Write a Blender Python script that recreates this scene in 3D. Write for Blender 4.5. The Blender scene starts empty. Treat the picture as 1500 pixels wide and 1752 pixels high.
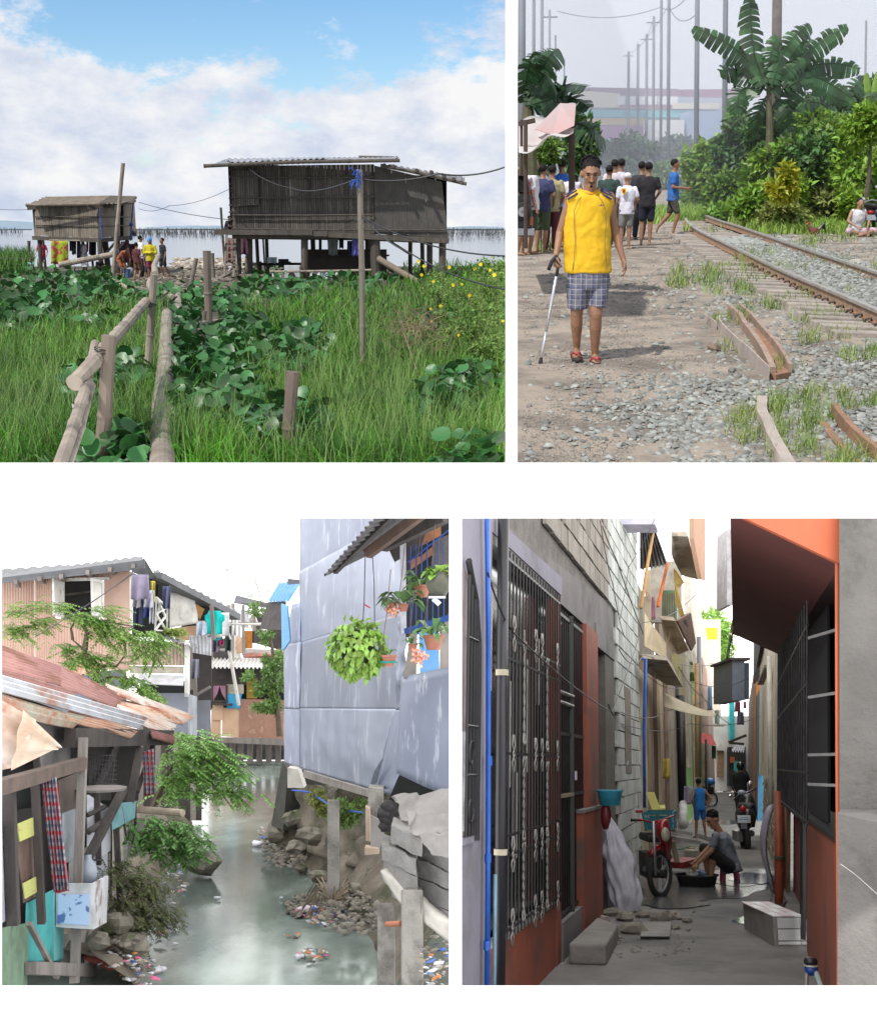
import bpy,math,random
import numpy as np
from mathutils import Vector,Matrix,Euler,noise
random.seed(7);rng=np.random.default_rng(7)
PI=math.pi
scene=bpy.context.scene
COL=scene.collection
F,CX,CY=2000.0,750.0,876.0
cam_d=bpy.data.cameras.new('camera');cam=bpy.data.objects.new('camera',cam_d);COL.objects.link(cam)
cam_d.sensor_fit='VERTICAL';cam_d.sensor_height=36.0;cam_d.lens=36.0*F/1752.0
cam_d.clip_start=0.05;cam_d.clip_end=20000
cam.rotation_euler=(PI/2,0,0);scene.camera=cam
class Pan:
 def __init__(s,hy,eye):
  s.t=math.atan((CY-hy)/F);s.eye=eye;s.c=math.cos(s.t);s.s=math.sin(s.t)
  s.M=Matrix.Rotation(s.t,4,'X')@Matrix.Translation((0,0,-eye))
 def ray(s,x,y):
  cx,cz=(x-CX)/F,(CY-y)/F
  return Vector((cx,s.c+cz*s.s,-s.s+cz*s.c))
 def L(s,x,y,d):
  r=s.ray(x,y);return Vector((0,0,s.eye))+r*(d/r.y)
 def G(s,x,y,z=0.0):
  r=s.ray(x,y);return Vector((0,0,s.eye))+r*((z-s.eye)/r.z)
 def W(s,x,y,p,n):
  r=s.ray(x,y);o=Vector((0,0,s.eye));return o+r*((p-o).dot(n)/r.dot(n))
PA,PB,PC,PD=Pan(392,2.0),Pan(285,1.57),Pan(1120,3.4),Pan(1310,1.55)
CUR=PA
SUN_EL,SUN_AZ=math.radians(43),math.radians(34)
sun_dir=Vector((-math.sin(SUN_AZ)*math.cos(SUN_EL),-math.cos(SUN_AZ)*math.cos(SUN_EL),math.sin(SUN_EL)))
sl=bpy.data.lights.new('sun','SUN');sl.energy=4.6;sl.angle=math.radians(1.5);sl.color=(1,.96,.9)
so=bpy.data.objects.new('sun',sl);COL.objects.link(so)
so.rotation_euler=sun_dir.to_track_quat('Z','Y').to_euler()
scene.view_settings.view_transform='Standard';scene.view_settings.look='None'
scene.view_settings.exposure=0.0;scene.view_settings.gamma=1.0;scene.view_settings.use_curve_mapping=False
def make_world():
 w=bpy.data.worlds.new('World');scene.world=w;w.use_nodes=True
 nt=w.node_tree;nt.nodes.clear();N=nt.nodes.new;K=nt.links.new
 out=N('ShaderNodeOutputWorld');tc=N('ShaderNodeTexCoord')
 mp=N('ShaderNodeMapping');mp.inputs['Rotation'].default_value=(-PA.t,0,0);K(tc.outputs['Generated'],mp.inputs['Vector'])
 sd=Matrix.Rotation(-PA.t,3,'X')@sun_dir
 sky=N('ShaderNodeTexSky');sky.sky_type='NISHITA';sky.sun_disc=False
 sky.sun_elevation=math.asin(sd.z);sky.sun_rotation=math.atan2(sd.x,sd.y)
 sky.air_density=1.0;sky.dust_density=0.6;sky.ozone_density=2.2
 K(mp.outputs['Vector'],sky.inputs['Vector'])
 sx=N('ShaderNodeSeparateXYZ');K(mp.outputs['Vector'],sx.inputs[0])
 def math_(op,a,b=None,c=None):
  n=N('ShaderNodeMath');n.operation=op
  for i,q in enumerate((a,b,c)):
   if q is None:continue
   if isinstance(q,(int,float)):n.inputs[i].default_value=q
   else:K(q,n.inputs[i])
  return n.outputs[0]
 cb=N('ShaderNodeCombineXYZ');K(math_('MULTIPLY',sx.outputs['X'],5.0),cb.inputs[0]);K(math_('MULTIPLY',sx.outputs['Y'],5.0),cb.inputs[1]);K(math_('MULTIPLY',sx.outputs['Z'],9.5),cb.inputs[2])
 n1=N('ShaderNodeTexNoise');n1.inputs['Scale'].default_value=1.0;n1.inputs['Detail'].default_value=12;n1.inputs['Roughness'].default_value=.58
 n1.inputs['Distortion'].default_value=.35
 K(cb.outputs[0],n1.inputs['Vector'])
 n2=N('ShaderNodeTexNoise');n2.inputs['Scale'].default_value=1.9;n2.inputs['Roughness'].default_value=.62;n2.inputs['Detail'].default_value=8
 K(cb.outputs[0],n2.inputs['Vector'])
 X,Z=sx.outputs['X'],sx.outputs['Z']
 g1=math_('DIVIDE',math_('SUBTRACT',X,-.15),.19);g2=math_('DIVIDE',math_('SUBTRACT',Z,.15),.058)
 gap=math_('SUBTRACT',1.0,math_('MINIMUM',math_('ADD',math_('MULTIPLY',g1,g1),math_('MULTIPLY',g2,g2)),1.0))
 h1=math_('DIVIDE',math_('SUBTRACT',X,-.03),.2);h2=math_('DIVIDE',math_('SUBTRACT',Z,.2),.055)
 gap2=math_('SUBTRACT',1.0,math_('MINIMUM',math_('ADD',math_('MULTIPLY',h1,h1),math_('MULTIPLY',h2,h2)),1.0))
 base=math_('ADD',n1.outputs['Fac'],math_('ADD',.07,math_('MULTIPLY',math_('MAXIMUM',math_('SUBTRACT',.14,Z),0.0),1.6)))
 n3=N('ShaderNodeTexNoise');n3.inputs['Scale'].default_value=3.4;n3.inputs['Detail'].default_value=10;n3.inputs['Roughness'].default_value=.68;K(cb.outputs[0],n3.inputs['Vector'])
 base=math_('ADD',base,math_('MULTIPLY',math_('SUBTRACT',n3.outputs['Fac'],.5),.75))
 cov=math_('SUBTRACT',base,math_('MULTIPLY',math_('MAXIMUM',gap,gap2),.27))
 cr=N('ShaderNodeMapRange');cr.inputs[1].default_value=.40;cr.inputs[2].default_value=.58;cr.interpolation_type='SMOOTHSTEP'
 K(cov,cr.inputs[0])
 shade=N('ShaderNodeMix');shade.data_type='RGBA';K(n2.outputs['Fac'],shade.inputs[0])
 shade.inputs[6].default_value=(.62,.70,.87,1);shade.inputs[7].default_value=(.99,.99,1.0,1)
 mr=N('ShaderNodeMapRange');mr.inputs[1].default_value=.36;mr.inputs[2].default_value=.60;K(n2.outputs['Fac'],mr.inputs[0]);K(mr.outputs[0],shade.inputs[0])
 b1=N('ShaderNodeBackground');b1.inputs[1].default_value=.155;hs=N('ShaderNodeHueSaturation');hs.inputs['Saturation'].default_value=1.25;K(sky.outputs[0],hs.inputs['Color']);K(hs.outputs[0],b1.inputs[0])
 b2=N('ShaderNodeBackground');b2.inputs[1].default_value=.95;K(shade.outputs[2],b2.inputs[0])
 mx=N('ShaderNodeMixShader');K(cr.outputs[0],mx.inputs[0]);K(b1.outputs[0],mx.inputs[1]);K(b2.outputs[0],mx.inputs[2])
 K(mx.outputs[0],out.inputs[0])
make_world()
MATS={}
def _mix(nt,fac,a,b,mode='MIX'):
 n=nt.nodes.new('ShaderNodeMix');n.data_type='RGBA';n.blend_type=mode
 for i,q in((0,fac),(6,a),(7,b)):
  if isinstance(q,(int,float)):n.inputs[i].default_value=q
  elif isinstance(q,tuple):n.inputs[i].default_value=(*q[:3],1)
  else:nt.links.new(q,n.inputs[i])
 return n.outputs[2]
def _noise(nt,vec,scale,detail=5,rough=.6):
 n=nt.nodes.new('ShaderNodeTexNoise');n.inputs['Scale'].default_value=scale
 n.inputs['Detail'].default_value=detail;n.inputs['Roughness'].default_value=rough
 nt.links.new(vec,n.inputs['Vector']);return n.outputs['Fac']
def _ramp(nt,fac,a,b):
 n=nt.nodes.new('ShaderNodeMapRange');n.inputs[1].default_value=a;n.inputs[2].default_value=b
 nt.links.new(fac,n.inputs[0]);return n.outputs[0]
def mat(name,c1,c2=None,scale=6.0,rough=.85,bump=.0,bscale=None,metal=0.0,stretch=(1,1,1),stain=None,sscale=1.2,srange=(.5,.66),rnd=0.0,spec=.5,trans=0.0,plaid=None,rotz=0,crange=(.35,.65),coat=0,alpha=1,wave=None,emit=None):
 if name in MATS:return MATS[name]
 m=bpy.data.materials.new(name);m.use_nodes=True;nt=m.node_tree
 b=nt.nodes['Principled BSDF'];out=nt.nodes['Material Output']
 b.inputs['Roughness'].default_value=rough;b.inputs['Metallic'].default_value=metal
 b.inputs['Specular IOR Level'].default_value=spec;b.inputs['Coat Weight'].default_value=coat
 tc=nt.nodes.new('ShaderNodeTexCoord');mp=nt.nodes.new('ShaderNodeMapping')
 mp.inputs['Scale'].default_value=stretch;mp.inputs['Rotation'].default_value=(0,0,rotz)
 oi=nt.nodes.new('ShaderNodeObjectInfo')
 va=nt.nodes.new('ShaderNodeVectorMath');va.operation='MULTIPLY_ADD';nt.links.new(oi.outputs['Random'],va.inputs[0])
 va.inputs[1].default_value=(37,53,19);nt.links.new(tc.outputs['Object'],va.inputs[2])
 nt.links.new(va.outputs[0],mp.inputs['Vector']);vec=mp.outputs['Vector']
 col=c1
 c2=c2 or tuple(x*.72 for x in c1)
 n1=_noise(nt,vec,scale)
 col=_mix(nt,_ramp(nt,n1,*crange),c1,c2)
 if wave:
  w=nt.nodes.new('ShaderNodeTexWave');w.bands_direction=wave[1];w.inputs['Scale'].default_value=wave[0]
  w.inputs['Distortion'].default_value=wave[3]if len(wave)>3 else 1.0;w.inputs['Detail'].default_value=3
  w.inputs['Detail Scale'].default_value=.6
  nt.links.new(tc.outputs['Object'],w.inputs['Vector'])
  wr=_ramp(nt,w.outputs['Fac'],.0,.35)
  col=_mix(nt,wr,_mix(nt,wave[2],col,(0.005,.005,.005)),col)
 if plaid:
  sp=nt.nodes.new('ShaderNodeSeparateXYZ');nt.links.new(tc.outputs['Object'],sp.inputs[0])
  for ax,per,wd,pc,st in plaid:
   a=nt.nodes.new('ShaderNodeMath');a.operation='MULTIPLY';a.inputs[1].default_value=1/per;nt.links.new(sp.outputs[ax],a.inputs[0])
   f=nt.nodes.new('ShaderNodeMath');f.operation='FRACT';nt.links.new(a.outputs[0],f.inputs[0])
   l=nt.nodes.new('ShaderNodeMath');l.operation='LESS_THAN';l.inputs[1].default_value=wd;nt.links.new(f.outputs[0],l.inputs[0])
   k=nt.nodes.new('ShaderNodeMath');k.operation='MULTIPLY';k.inputs[1].default_value=st;nt.links.new(l.outputs[0],k.inputs[0])
   col=_mix(nt,k.outputs[0],col,pc)
 if stain:
  col=_mix(nt,_ramp(nt,_noise(nt,vec,sscale,8,.65),*srange),col,stain)
 if rnd:
  at=nt.nodes.new('ShaderNodeAttribute');at.attribute_name='rnd'
  ad=nt.nodes.new('ShaderNodeMath');ad.operation='ADD';nt.links.new(at.outputs['Fac'],ad.inputs[0]);nt.links.new(oi.outputs['Random'],ad.inputs[1])
  fr=nt.nodes.new('ShaderNodeMath');fr.operation='FRACT';nt.links.new(ad.outputs[0],fr.inputs[0])
  hs=nt.nodes.new('ShaderNodeHueSaturation')
  r=nt.nodes.new('ShaderNodeMapRange');r.inputs[3].default_value=1-rnd;r.inputs[4].default_value=1+rnd;nt.links.new(fr.outputs[0],r.inputs[0])
  nt.links.new(r.outputs[0],hs.inputs['Value']);h=nt.nodes.new('ShaderNodeMapRange');h.inputs[3].default_value=.5-rnd*.035;h.inputs[4].default_value=.5+rnd*.035
  nt.links.new(fr.outputs[0],h.inputs[0]);nt.links.new(h.outputs[0],hs.inputs['Hue']);nt.links.new(col,hs.inputs['Color']);col=hs.outputs[0]
 nt.links.new(col,b.inputs['Base Color'])
 if bump:
  bp=nt.nodes.new('ShaderNodeBump');bp.inputs['Strength'].default_value=min(1,bump);bp.inputs['Distance'].default_value=.02*max(1,bump)
  nb=_noise(nt,vec,bscale or scale*3,8,.65);nt.links.new(nb,bp.inputs['Height']);nt.links.new(bp.outputs[0],b.inputs['Normal'])
 if alpha<1:b.inputs['Alpha'].default_value=alpha
 if emit:
  b.inputs['Emission Color'].default_value=(*emit[:3],1);b.inputs['Emission Strength'].default_value=emit[3]
 if trans:
  t=nt.nodes.new('ShaderNodeBsdfTranslucent');nt.links.new(col,t.inputs[0])
  mx=nt.nodes.new('ShaderNodeMixShader');mx.inputs[0].default_value=trans
  nt.links.new(b.outputs[0],mx.inputs[1]);nt.links.new(t.outputs[0],mx.inputs[2]);nt.links.new(mx.outputs[0],out.inputs[0])
 MATS[name]=m;return m
def emat(name,c,s):
 if name in MATS:return MATS[name]
 m=bpy.data.materials.new(name);m.use_nodes=True;nt=m.node_tree;nt.nodes.clear()
 o=nt.nodes.new('ShaderNodeOutputMaterial');e=nt.nodes.new('ShaderNodeEmission');e.inputs[0].default_value=(*c,1);e.inputs[1].default_value=s
 nt.links.new(e.outputs[0],o.inputs[0]);MATS[name]=m;return m
def V3(p):return Vector(p)
def basis(d,up=None):
 d=V3(d).normalized();u=V3(up or(0,0,1))
 if abs(d.dot(u))>.98:u=Vector((0,1,0))
 s=d.cross(u).normalized();return d,s,s.cross(d).normalized()
class MB:
 def __init__(s):s.v=[];s.f=[];s.r=[]
 def add(s,vs,fs):
  o=len(s.v);s.v+=[tuple(p)for p in vs];s.f+=[tuple(i+o for i in f)for f in fs]
  s.r+=[random.random()]*len(vs);return s
 def hexa(s,p):
  return s.add(p,[(3,2,1,0),(4,5,6,7),(0,1,5,4),(1,2,6,5),(2,3,7,6),(3,0,4,7)])
 def box(s,c,d,rz=0,rot=None):
  R=rot.to_matrix()if rot else Matrix.Rotation(rz,3,'Z');c=V3(c)
  return s.hexa([c+R@Vector((sx*d[0]/2,sy*d[1]/2,sz*d[2]/2))for sz in(-1,1)for sx,sy in((-1,-1),(1,-1),(1,1),(-1,1))])
 def beam(s,p,q,w,h,up=None):
  p,q=V3(p),V3(q);d,a,b=basis(q-p,up);a=a*w/2;b=b*h/2
  return s.hexa([p-a-b,q-a-b,q+a-b,p+a-b,p-a+b,q-a+b,q+a+b,p+a+b])
 def poly(s,pts,t):
  n=len(pts);t=V3(t);pts=[V3(p)for p in pts]
  return s.add(pts+[p+t for p in pts],[tuple(range(n))[::-1],tuple(range(n,2*n))]+[(i,(i+1)%n,(i+1)%n+n,i+n)for i in range(n)])
 def tube(s,pts,r,n=8,cap=True,flat=1.0,up=None):
  pts=[V3(p)for p in pts];m=len(pts);rs=r if isinstance(r,(list,tuple))else[r]*m
  vs=[]
  pa=None
  for i,p in enumerate(pts):
   d=(pts[min(i+1,m-1)]-pts[max(i-1,0)])
   if d.length<1e-9:d=Vector((0,0,1))
   d.normalize()
   if pa is None:_,a,b=basis(d,up)
   else:
    a=(pa-d*pa.dot(d));a=a.normalized()if a.length>1e-6 else basis(d)[1];b=a.cross(d).normalized()
   pa=a
   for k in range(n):
    t=2*PI*k/n;vs.append(p+a*(math.cos(t)*rs[i])+b*(math.sin(t)*rs[i]*flat))
  fs=[(i*n+k,i*n+(k+1)%n,(i+1)*n+(k+1)%n,(i+1)*n+k)for i in range(m-1)for k in range(n)]
  if cap:fs+=[tuple(range(n))[::-1],tuple(range((m-1)*n,m*n))]
  return s.add(vs,fs)
 def loft(s,rings,n=14,cap=True):
  vs=[]
  for c,rx,ry,R in rings:
   c=V3(c)
   for k in range(n):
    t=2*PI*k/n;q=Vector((math.cos(t)*rx,math.sin(t)*ry,0));vs.append(c+(R@q if R else q))
  m=len(rings)
  fs=[(i*n+k,i*n+(k+1)%n,(i+1)*n+(k+1)%n,(i+1)*n+k)for i in range(m-1)for k in range(n)]
  if cap:fs+=[tuple(range(n))[::-1],tuple(range((m-1)*n,m*n))]
  return s.add(vs,fs)
 def lathe(s,prof,c=(0,0,0),n=16,rot=None,cap=True):
  R=rot.to_matrix()if rot else None
  return s.loft([(V3(c)+(R@Vector((0,0,z))if R else Vector((0,0,z))),max(r,1e-4),max(r,1e-4),R)for r,z in prof],n,cap)
 def ell(s,c,r,n=10,rot=None,jit=0):
  R=rot.to_matrix()if rot else Matrix.Identity(3);c=V3(c);vs=[c+R@Vector((0,0,-r[2]))]
  m=max(4,n//2)
  for i in range(1,m):
   ph=-PI/2+PI*i/m
   for k in range(n):
    t=2*PI*k/n;j=1+random.uniform(-jit,jit)
    vs.append(c+R@Vector((r[0]*math.cos(ph)*math.cos(t)*j,r[1]*math.cos(ph)*math.sin(t)*j,r[2]*math.sin(ph)*j)))
  vs.append(c+R@Vector((0,0,r[2])));L=len(vs)-1
  fs=[(0,1+(k+1)%n,1+k)for k in range(n)]
  for i in range(m-2):
   for k in range(n):
    a=1+i*n+k;b=1+i*n+(k+1)%n;fs.append((a,b,b+n,a+n))
  fs+=[(L,L-n+k,L-n+(k+1)%n)for k in range(n)]
  return s.add(vs,fs)
 def grid(s,fn,nu,nv,t=None,closed=False):
  vs=[V3(fn(i/nu,j/nv))for j in range(nv+1)for i in range(nu+1)]
  q=lambda i,j:j*(nu+1)+i
  fs=[(q(i,j),q(i+1,j),q(i+1,j+1),q(i,j+1))for j in range(nv)for i in range(nu)]
  if t is not None:
   t=V3(t);N=len(vs);vs2=[p+t for p in vs];fs2=[tuple(k+N for k in f[::-1])for f in fs]
   rim=[q(i,0)for i in range(nu+1)]+[q(nu,j)for j in range(1,nv+1)]+[q(i,nv)for i in range(nu-1,-1,-1)]+[q(0,j)for j in range(nv-1,0,-1)]
   fs3=[(rim[k],rim[k-1],rim[k-1]+N,rim[k]+N)for k in range(len(rim))]
   return s.add(vs+vs2,fs+fs2+fs3)
  return s.add(vs,fs)
 def cap(s,p,q,r1,r2,n=10):
  p,q=V3(p),V3(q);d=(q-p).normalized()
  return s.tube([p-d*r1*.95,p-d*r1*.6,p,q,q+d*r2*.6,q+d*r2*.95],[r1*.3,r1*.8,r1,r2,r2*.8,r2*.3],n)
 def rock(s,c,r,flat=.7,seed=None):
  rot=Euler((random.uniform(-.4,.4),random.uniform(-.4,.4),random.uniform(0,6)))
  return s.ell(c,(r,r*random.uniform(.6,.95),r*flat),7,rot,.22)
 def banana(s,base,az,length,width,rise=.9,droop=1.4,torn=.35,seg=14):
  h=Vector((math.cos(az),math.sin(az),0));pts=[];a=rise;p=V3(base);st=length/seg
  for i in range(seg+1):
   pts.append(p.copy());p=p+(h*math.cos(a)+Vector((0,0,math.sin(a))))*st;a-=droop/seg*(1.5*i/seg+.3)
  side=Vector((-h.y,h.x,0))
  s.tube(pts,[.03*width*(1.4-i/seg)*2 for i in range(seg+1)],5)
  for sg in(-1,1):
   for i in range(2,seg):
    u0,u1=i/seg,(i+1)/seg
    w0=width*math.sin(PI*min(1,(u0-.1)/.92))**.6;w1=width*max(.02,math.sin(PI*min(1,(u1-.1)/.92)))**.6
    dr=random.uniform(.15,.5);k=random.uniform(0,torn)
    o0=side*sg*w0*.9+Vector((0,0,-w0*dr));o1=side*sg*w1*.9+Vector((0,0,-w1*(dr+random.uniform(-.1,.15))))
    d=(pts[i+1]-pts[i]);o0=o0+d*(k*.5+.4);o1=o1-d*(k*.5-.4)
    s.add([pts[i],pts[i+1],pts[i+1]+o1,pts[i]+o0],[(0,1,2,3)])
  return s
PM={}
def mesh_of(name,V,Fa,r=None):
 me=bpy.data.meshes.new(name)
 if isinstance(Fa,np.ndarray):
  n,k=Fa.shape;me.vertices.add(len(V));me.vertices.foreach_set('co',np.asarray(V,np.float32).ravel())
  me.loops.add(n*k);me.loops.foreach_set('vertex_index',Fa.astype(np.int32).ravel())
  me.polygons.add(n);me.polygons.foreach_set('loop_start',np.arange(0,n*k,k,dtype=np.int32))
  me.update(calc_edges=True)
 else:me.from_pydata([tuple(p)for p in V],[],Fa)
 if r is not None:
  a=me.attributes.new('rnd','FLOAT','POINT');a.data.foreach_set('value',np.asarray(r,np.float32))
 return me
def tag(o,label=None,cat=None,group=None,kind=None):
 if label:o['label']=label
 if cat:o['category']=cat
 if group:o['group']=group
 if kind:o['kind']=kind
 return o
def thing(name,label,cat,loc,rz=0,group=None):
 o=bpy.data.objects.new(name,None);COL.objects.link(o);o.empty_display_size=.1
 m=Matrix.Translation(loc)@Matrix.Rotation(rz,4,'Z');PM[o]=m;o.matrix_world=CUR.M@m
 return tag(o,label,cat,group)
def put(name,mb,m,parent=None,smooth=False,local=False,bevel=0,remesh=0,subsurf=0,base='low',sm=0):
 """link a mesh builder as one object; vertices are given in the place's coordinates unless local"""
 if isinstance(mb,MB):V=np.array(mb.v,float).reshape(-1,3);Fa=mb.f;r=mb.r
 else:V,Fa,r=mb
 if parent is not None:
  if not local:
   Mi=np.array(PM[parent].inverted());V=V@Mi[:3,:3].T+Mi[:3,3]
  pm=PM[parent]
 else:
  if base=='low':off=np.array([V[:,0].mean(),V[:,1].mean(),V[:,2].min()])
  else:off=np.zeros(3)
  if local:off=np.zeros(3)
  V=V-off;pm=Matrix.Translation(Vector(off))
 me=mesh_of(name,V,Fa,r);o=bpy.data.objects.new(name,me);COL.objects.link(o)
 if m:me.materials.append(m)
 if smooth:me.polygons.foreach_set('use_smooth',np.ones(len(me.polygons),bool))
 PM[o]=pm
 if parent is not None:o.parent=parent
 else:o.matrix_world=CUR.M@pm
 if remesh:
  k=o.modifiers.new('r','REMESH');k.mode='VOXEL';k.voxel_size=remesh;k.use_smooth_shade=True
  k2=o.modifiers.new('s','SMOOTH');k2.factor=.5;k2.iterations=sm or 4
 if subsurf:
  k=o.modifiers.new('s','SUBSURF');k.levels=subsurf;k.render_levels=subsurf
 if bevel:
  k=o.modifiers.new('b','BEVEL');k.width=bevel;k.segments=2;k.limit_method='ANGLE'
 return o
def struct(name,mb,m,parent=None,**k):return tag(put(name,mb,m,parent,**k),kind=None if parent else 'structure')
def one(name,label,cat,mb,m,group=None,**k):return tag(put(name,mb,m,**k),label,cat,group)
def stuff(name,label,cat,mb,m,parent=None,**k):
 o=put(name,mb,m,parent,**k)
 return tag(o,label if parent is None else None,cat if parent is None else None,kind='stuff')
def copy_tree(o,loc=None,rz=0,label=None,parent=None,pan=None,scale=1):
 c=o.copy();COL.objects.link(c)
 if parent is None:
  m=Matrix.Translation(loc)@Matrix.Rotation(rz,4,'Z')@Matrix.Scale(scale,4);PM[c]=m;c.matrix_world=CUR.M@m
  if label:c['label']=label
 else:c.parent=parent;PM[c]=PM[parent]
 for ch in list(o.children):copy_tree(ch,parent=c)
 return c
def leafset(P,D,N,L,W,fold=.15):
 """many four-cornered leaves at once: base, direction, normal, length, width"""
 D=D/np.linalg.norm(D,axis=1,keepdims=True);S=np.cross(D,N);S/=(np.linalg.norm(S,axis=1,keepdims=True)+1e-9)
 U=np.cross(S,D);L=np.asarray(L)[:,None];W=np.asarray(W)[:,None];n=len(P)
 a=P+D*L*.45+S*W*.5+U*W*fold;b=P+D*L-U*L*.12;c=P+D*L*.45-S*W*.5+U*W*fold
 V=np.stack([P,a,b,c],1).reshape(-1,3);k=np.arange(n)[:,None]*4
 T=np.concatenate([k+np.array([[0,1,2]]),k+np.array([[0,2,3]])],1).reshape(-1,3)
 return V,T,np.repeat(rng.random(n),4)
def rand_dirs(n):
 d=rng.normal(size=(n,3));return d/np.linalg.norm(d,axis=1,keepdims=True)
def cloud(c,r,n,L,W,clumps=14,up=.4,droop=0.0,cl=.42):
 """leaf cloud gathered in clumps inside an ellipsoid"""
 c=np.array(c);r=np.array(r)
 cc=rand_dirs(clumps)*(rng.random((clumps,1))**.4)*.8
 k=rng.integers(0,clumps,n);q=cc[k]+rand_dirs(n)*(rng.random((n,1))**.5)*cl*rng.uniform(.6,1.2,(clumps,1))[k]
 P=c+q*r;D=rand_dirs(n)+q*.7+np.array([0,0,-droop]);Nn=rand_dirs(n)*.7+np.array([0,0,up])+q*.4
 return leafset(P,D,Nn,L*rng.uniform(.6,1.3,n),W*rng.uniform(.7,1.3,n))
def join_sets(sets):
 V=[];T=[];R=[];o=0
 for v,t,r in sets:V.append(v);T.append(t+o);R.append(r);o+=len(v)
 return np.concatenate(V),np.concatenate(T),np.concatenate(R)
def blades(P,H,W,lean=.5,segs=3):
 """grass blades: tapered bent strips"""
 n=len(P);az=rng.random(n)*2*PI;h=np.stack([np.cos(az),np.sin(az),np.zeros(n)],1)
 a2=az+PI/2+rng.normal(0,.5,n);s=np.stack([np.cos(a2),np.sin(a2),np.zeros(n)],1)
 b=rng.random(n)*lean+.08;vs=[]
 for i in range(segs+1):
  u=i/segs;off=h*(H*b*u*u*1.5)[:,None]+np.array([0,0,1.0])*(H*(u-.45*b*u*u*u))[:,None]
  w=(W*(1-u**1.5)*.5+1e-4)[:,None]
  vs+=[P+off-s*w,P+off+s*w]
 V=np.stack(vs,1).reshape(-1,3);m=2*(segs+1);k=np.arange(n)[:,None]*m
 T=np.concatenate([k+np.array([[2*i,2*i+1,2*i+3,2*i+2]])for i in range(segs)],1).reshape(-1,4)
 return V,T,np.repeat(rng.random(n),m)
def rocks_np(P,R,flat=.6):
 """many small angular stones as one array mesh"""
 n=len(P);base=np.array([[1,0,0],[0,1,0],[-1,0,0],[0,-1,0],[.55,.5,.8],[-.5,.6,.75],[-.55,-.5,.8],[.5,-.6,.75]])*[1,1,1]
 V=base[None]*rng.uniform(.65,1.3,(n,8,3));a=rng.random(n)*6.28;ca,sa=np.cos(a),np.sin(a)
 X=V[...,0]*ca[:,None]-V[...,1]*sa[:,None];Y=V[...,0]*sa[:,None]+V[...,1]*ca[:,None]
 tl=rng.uniform(-.4,.4,(n,1));Z=V[...,2]*flat+X*tl
 V=np.stack([X,Y,Z],2)*R[:,None,None]+P[:,None]
 q=np.array([[0,1,4],[1,5,4],[1,2,5],[2,6,5],[2,3,6],[3,7,6],[3,0,7],[0,4,7],[4,5,6],[4,6,7]])
 T=(np.arange(n)[:,None,None]*8+q[None]).reshape(-1,3)
 return V.reshape(-1,3),T,np.repeat(rng.random(n),8)
def corr(mb,p00,p10,p01,p11,waves,amp,nv=6,t=.004,sag=0,jag=0,across='u',nper=6):
 """corrugated sheet between four corners; ridges run along v"""
 a,b,c,d=map(V3,(p00,p10,p01,p11));n=(b-a).cross(c-a).normalized()
 nu=int(waves*nper);js=[random.uniform(-jag,jag)for _ in range(nu+1)]
 def fn(u,v):
  i=int(round(u*nu));vv=v*(1+(js[i]if v>.99 else 0))if jag else v
  p=a*(1-u)*(1-vv)+b*u*(1-vv)+c*(1-u)*vv+d*u*vv
  return p+n*(amp*math.sin(u*waves*2*PI)+sag*4*vv*(1-vv)+sag*.6*math.sin(u*7+1))
 return mb.grid(fn,nu,nv,n*-t)
def wire(name,label,pts,r,m,sag=0.0,group=None,n=14,cat='wire'):
 P=[]
 for a,b in zip(pts[:-1],pts[1:]):
  for i in range(n+1):
   u=i/n;p=V3(a).lerp(V3(b),u);p.z-=sag*4*u*(1-u);P.append(p)
 return one(name,label,cat,MB().tube(P,r,5),m,group)
def skin(k=0):return mat('skin_%d'%k,((.30,.155,.09),(.20,.095,.055),(.36,.2,.125))[k],scale=9,rough=.5,spec=.4,bump=.15,bscale=60)
HAIR=lambda:mat('hair',(.012,.01,.009),scale=60,rough=.6,bump=.4,bscale=160,spec=.2)
def cloth(name,c,c2=None,**k):return mat('cloth_'+name,c,c2 or tuple(x*.75 for x in c),scale=k.pop('scale',5),rough=.9,bump=k.pop('bump',.5),bscale=k.pop('bscale',14),**k)
DEF=dict(pel=(0,0,.53),nb=(0,.005,.835),hd=(0,-.012,.925),shR=(-.103,.0,.793),shL=(.103,.0,.793),elR=(-.13,.015,.635),elL=(.13,.015,.635),wrR=(-.135,-.03,.48),wrL=(.135,-.03,.48),hiR=(-.05,0,.51),hiL=(.05,0,.51),knR=(-.052,-.012,.285),knL=(.052,-.012,.285),anR=(-.05,.018,.04),anL=(.05,.018,.04))
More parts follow.
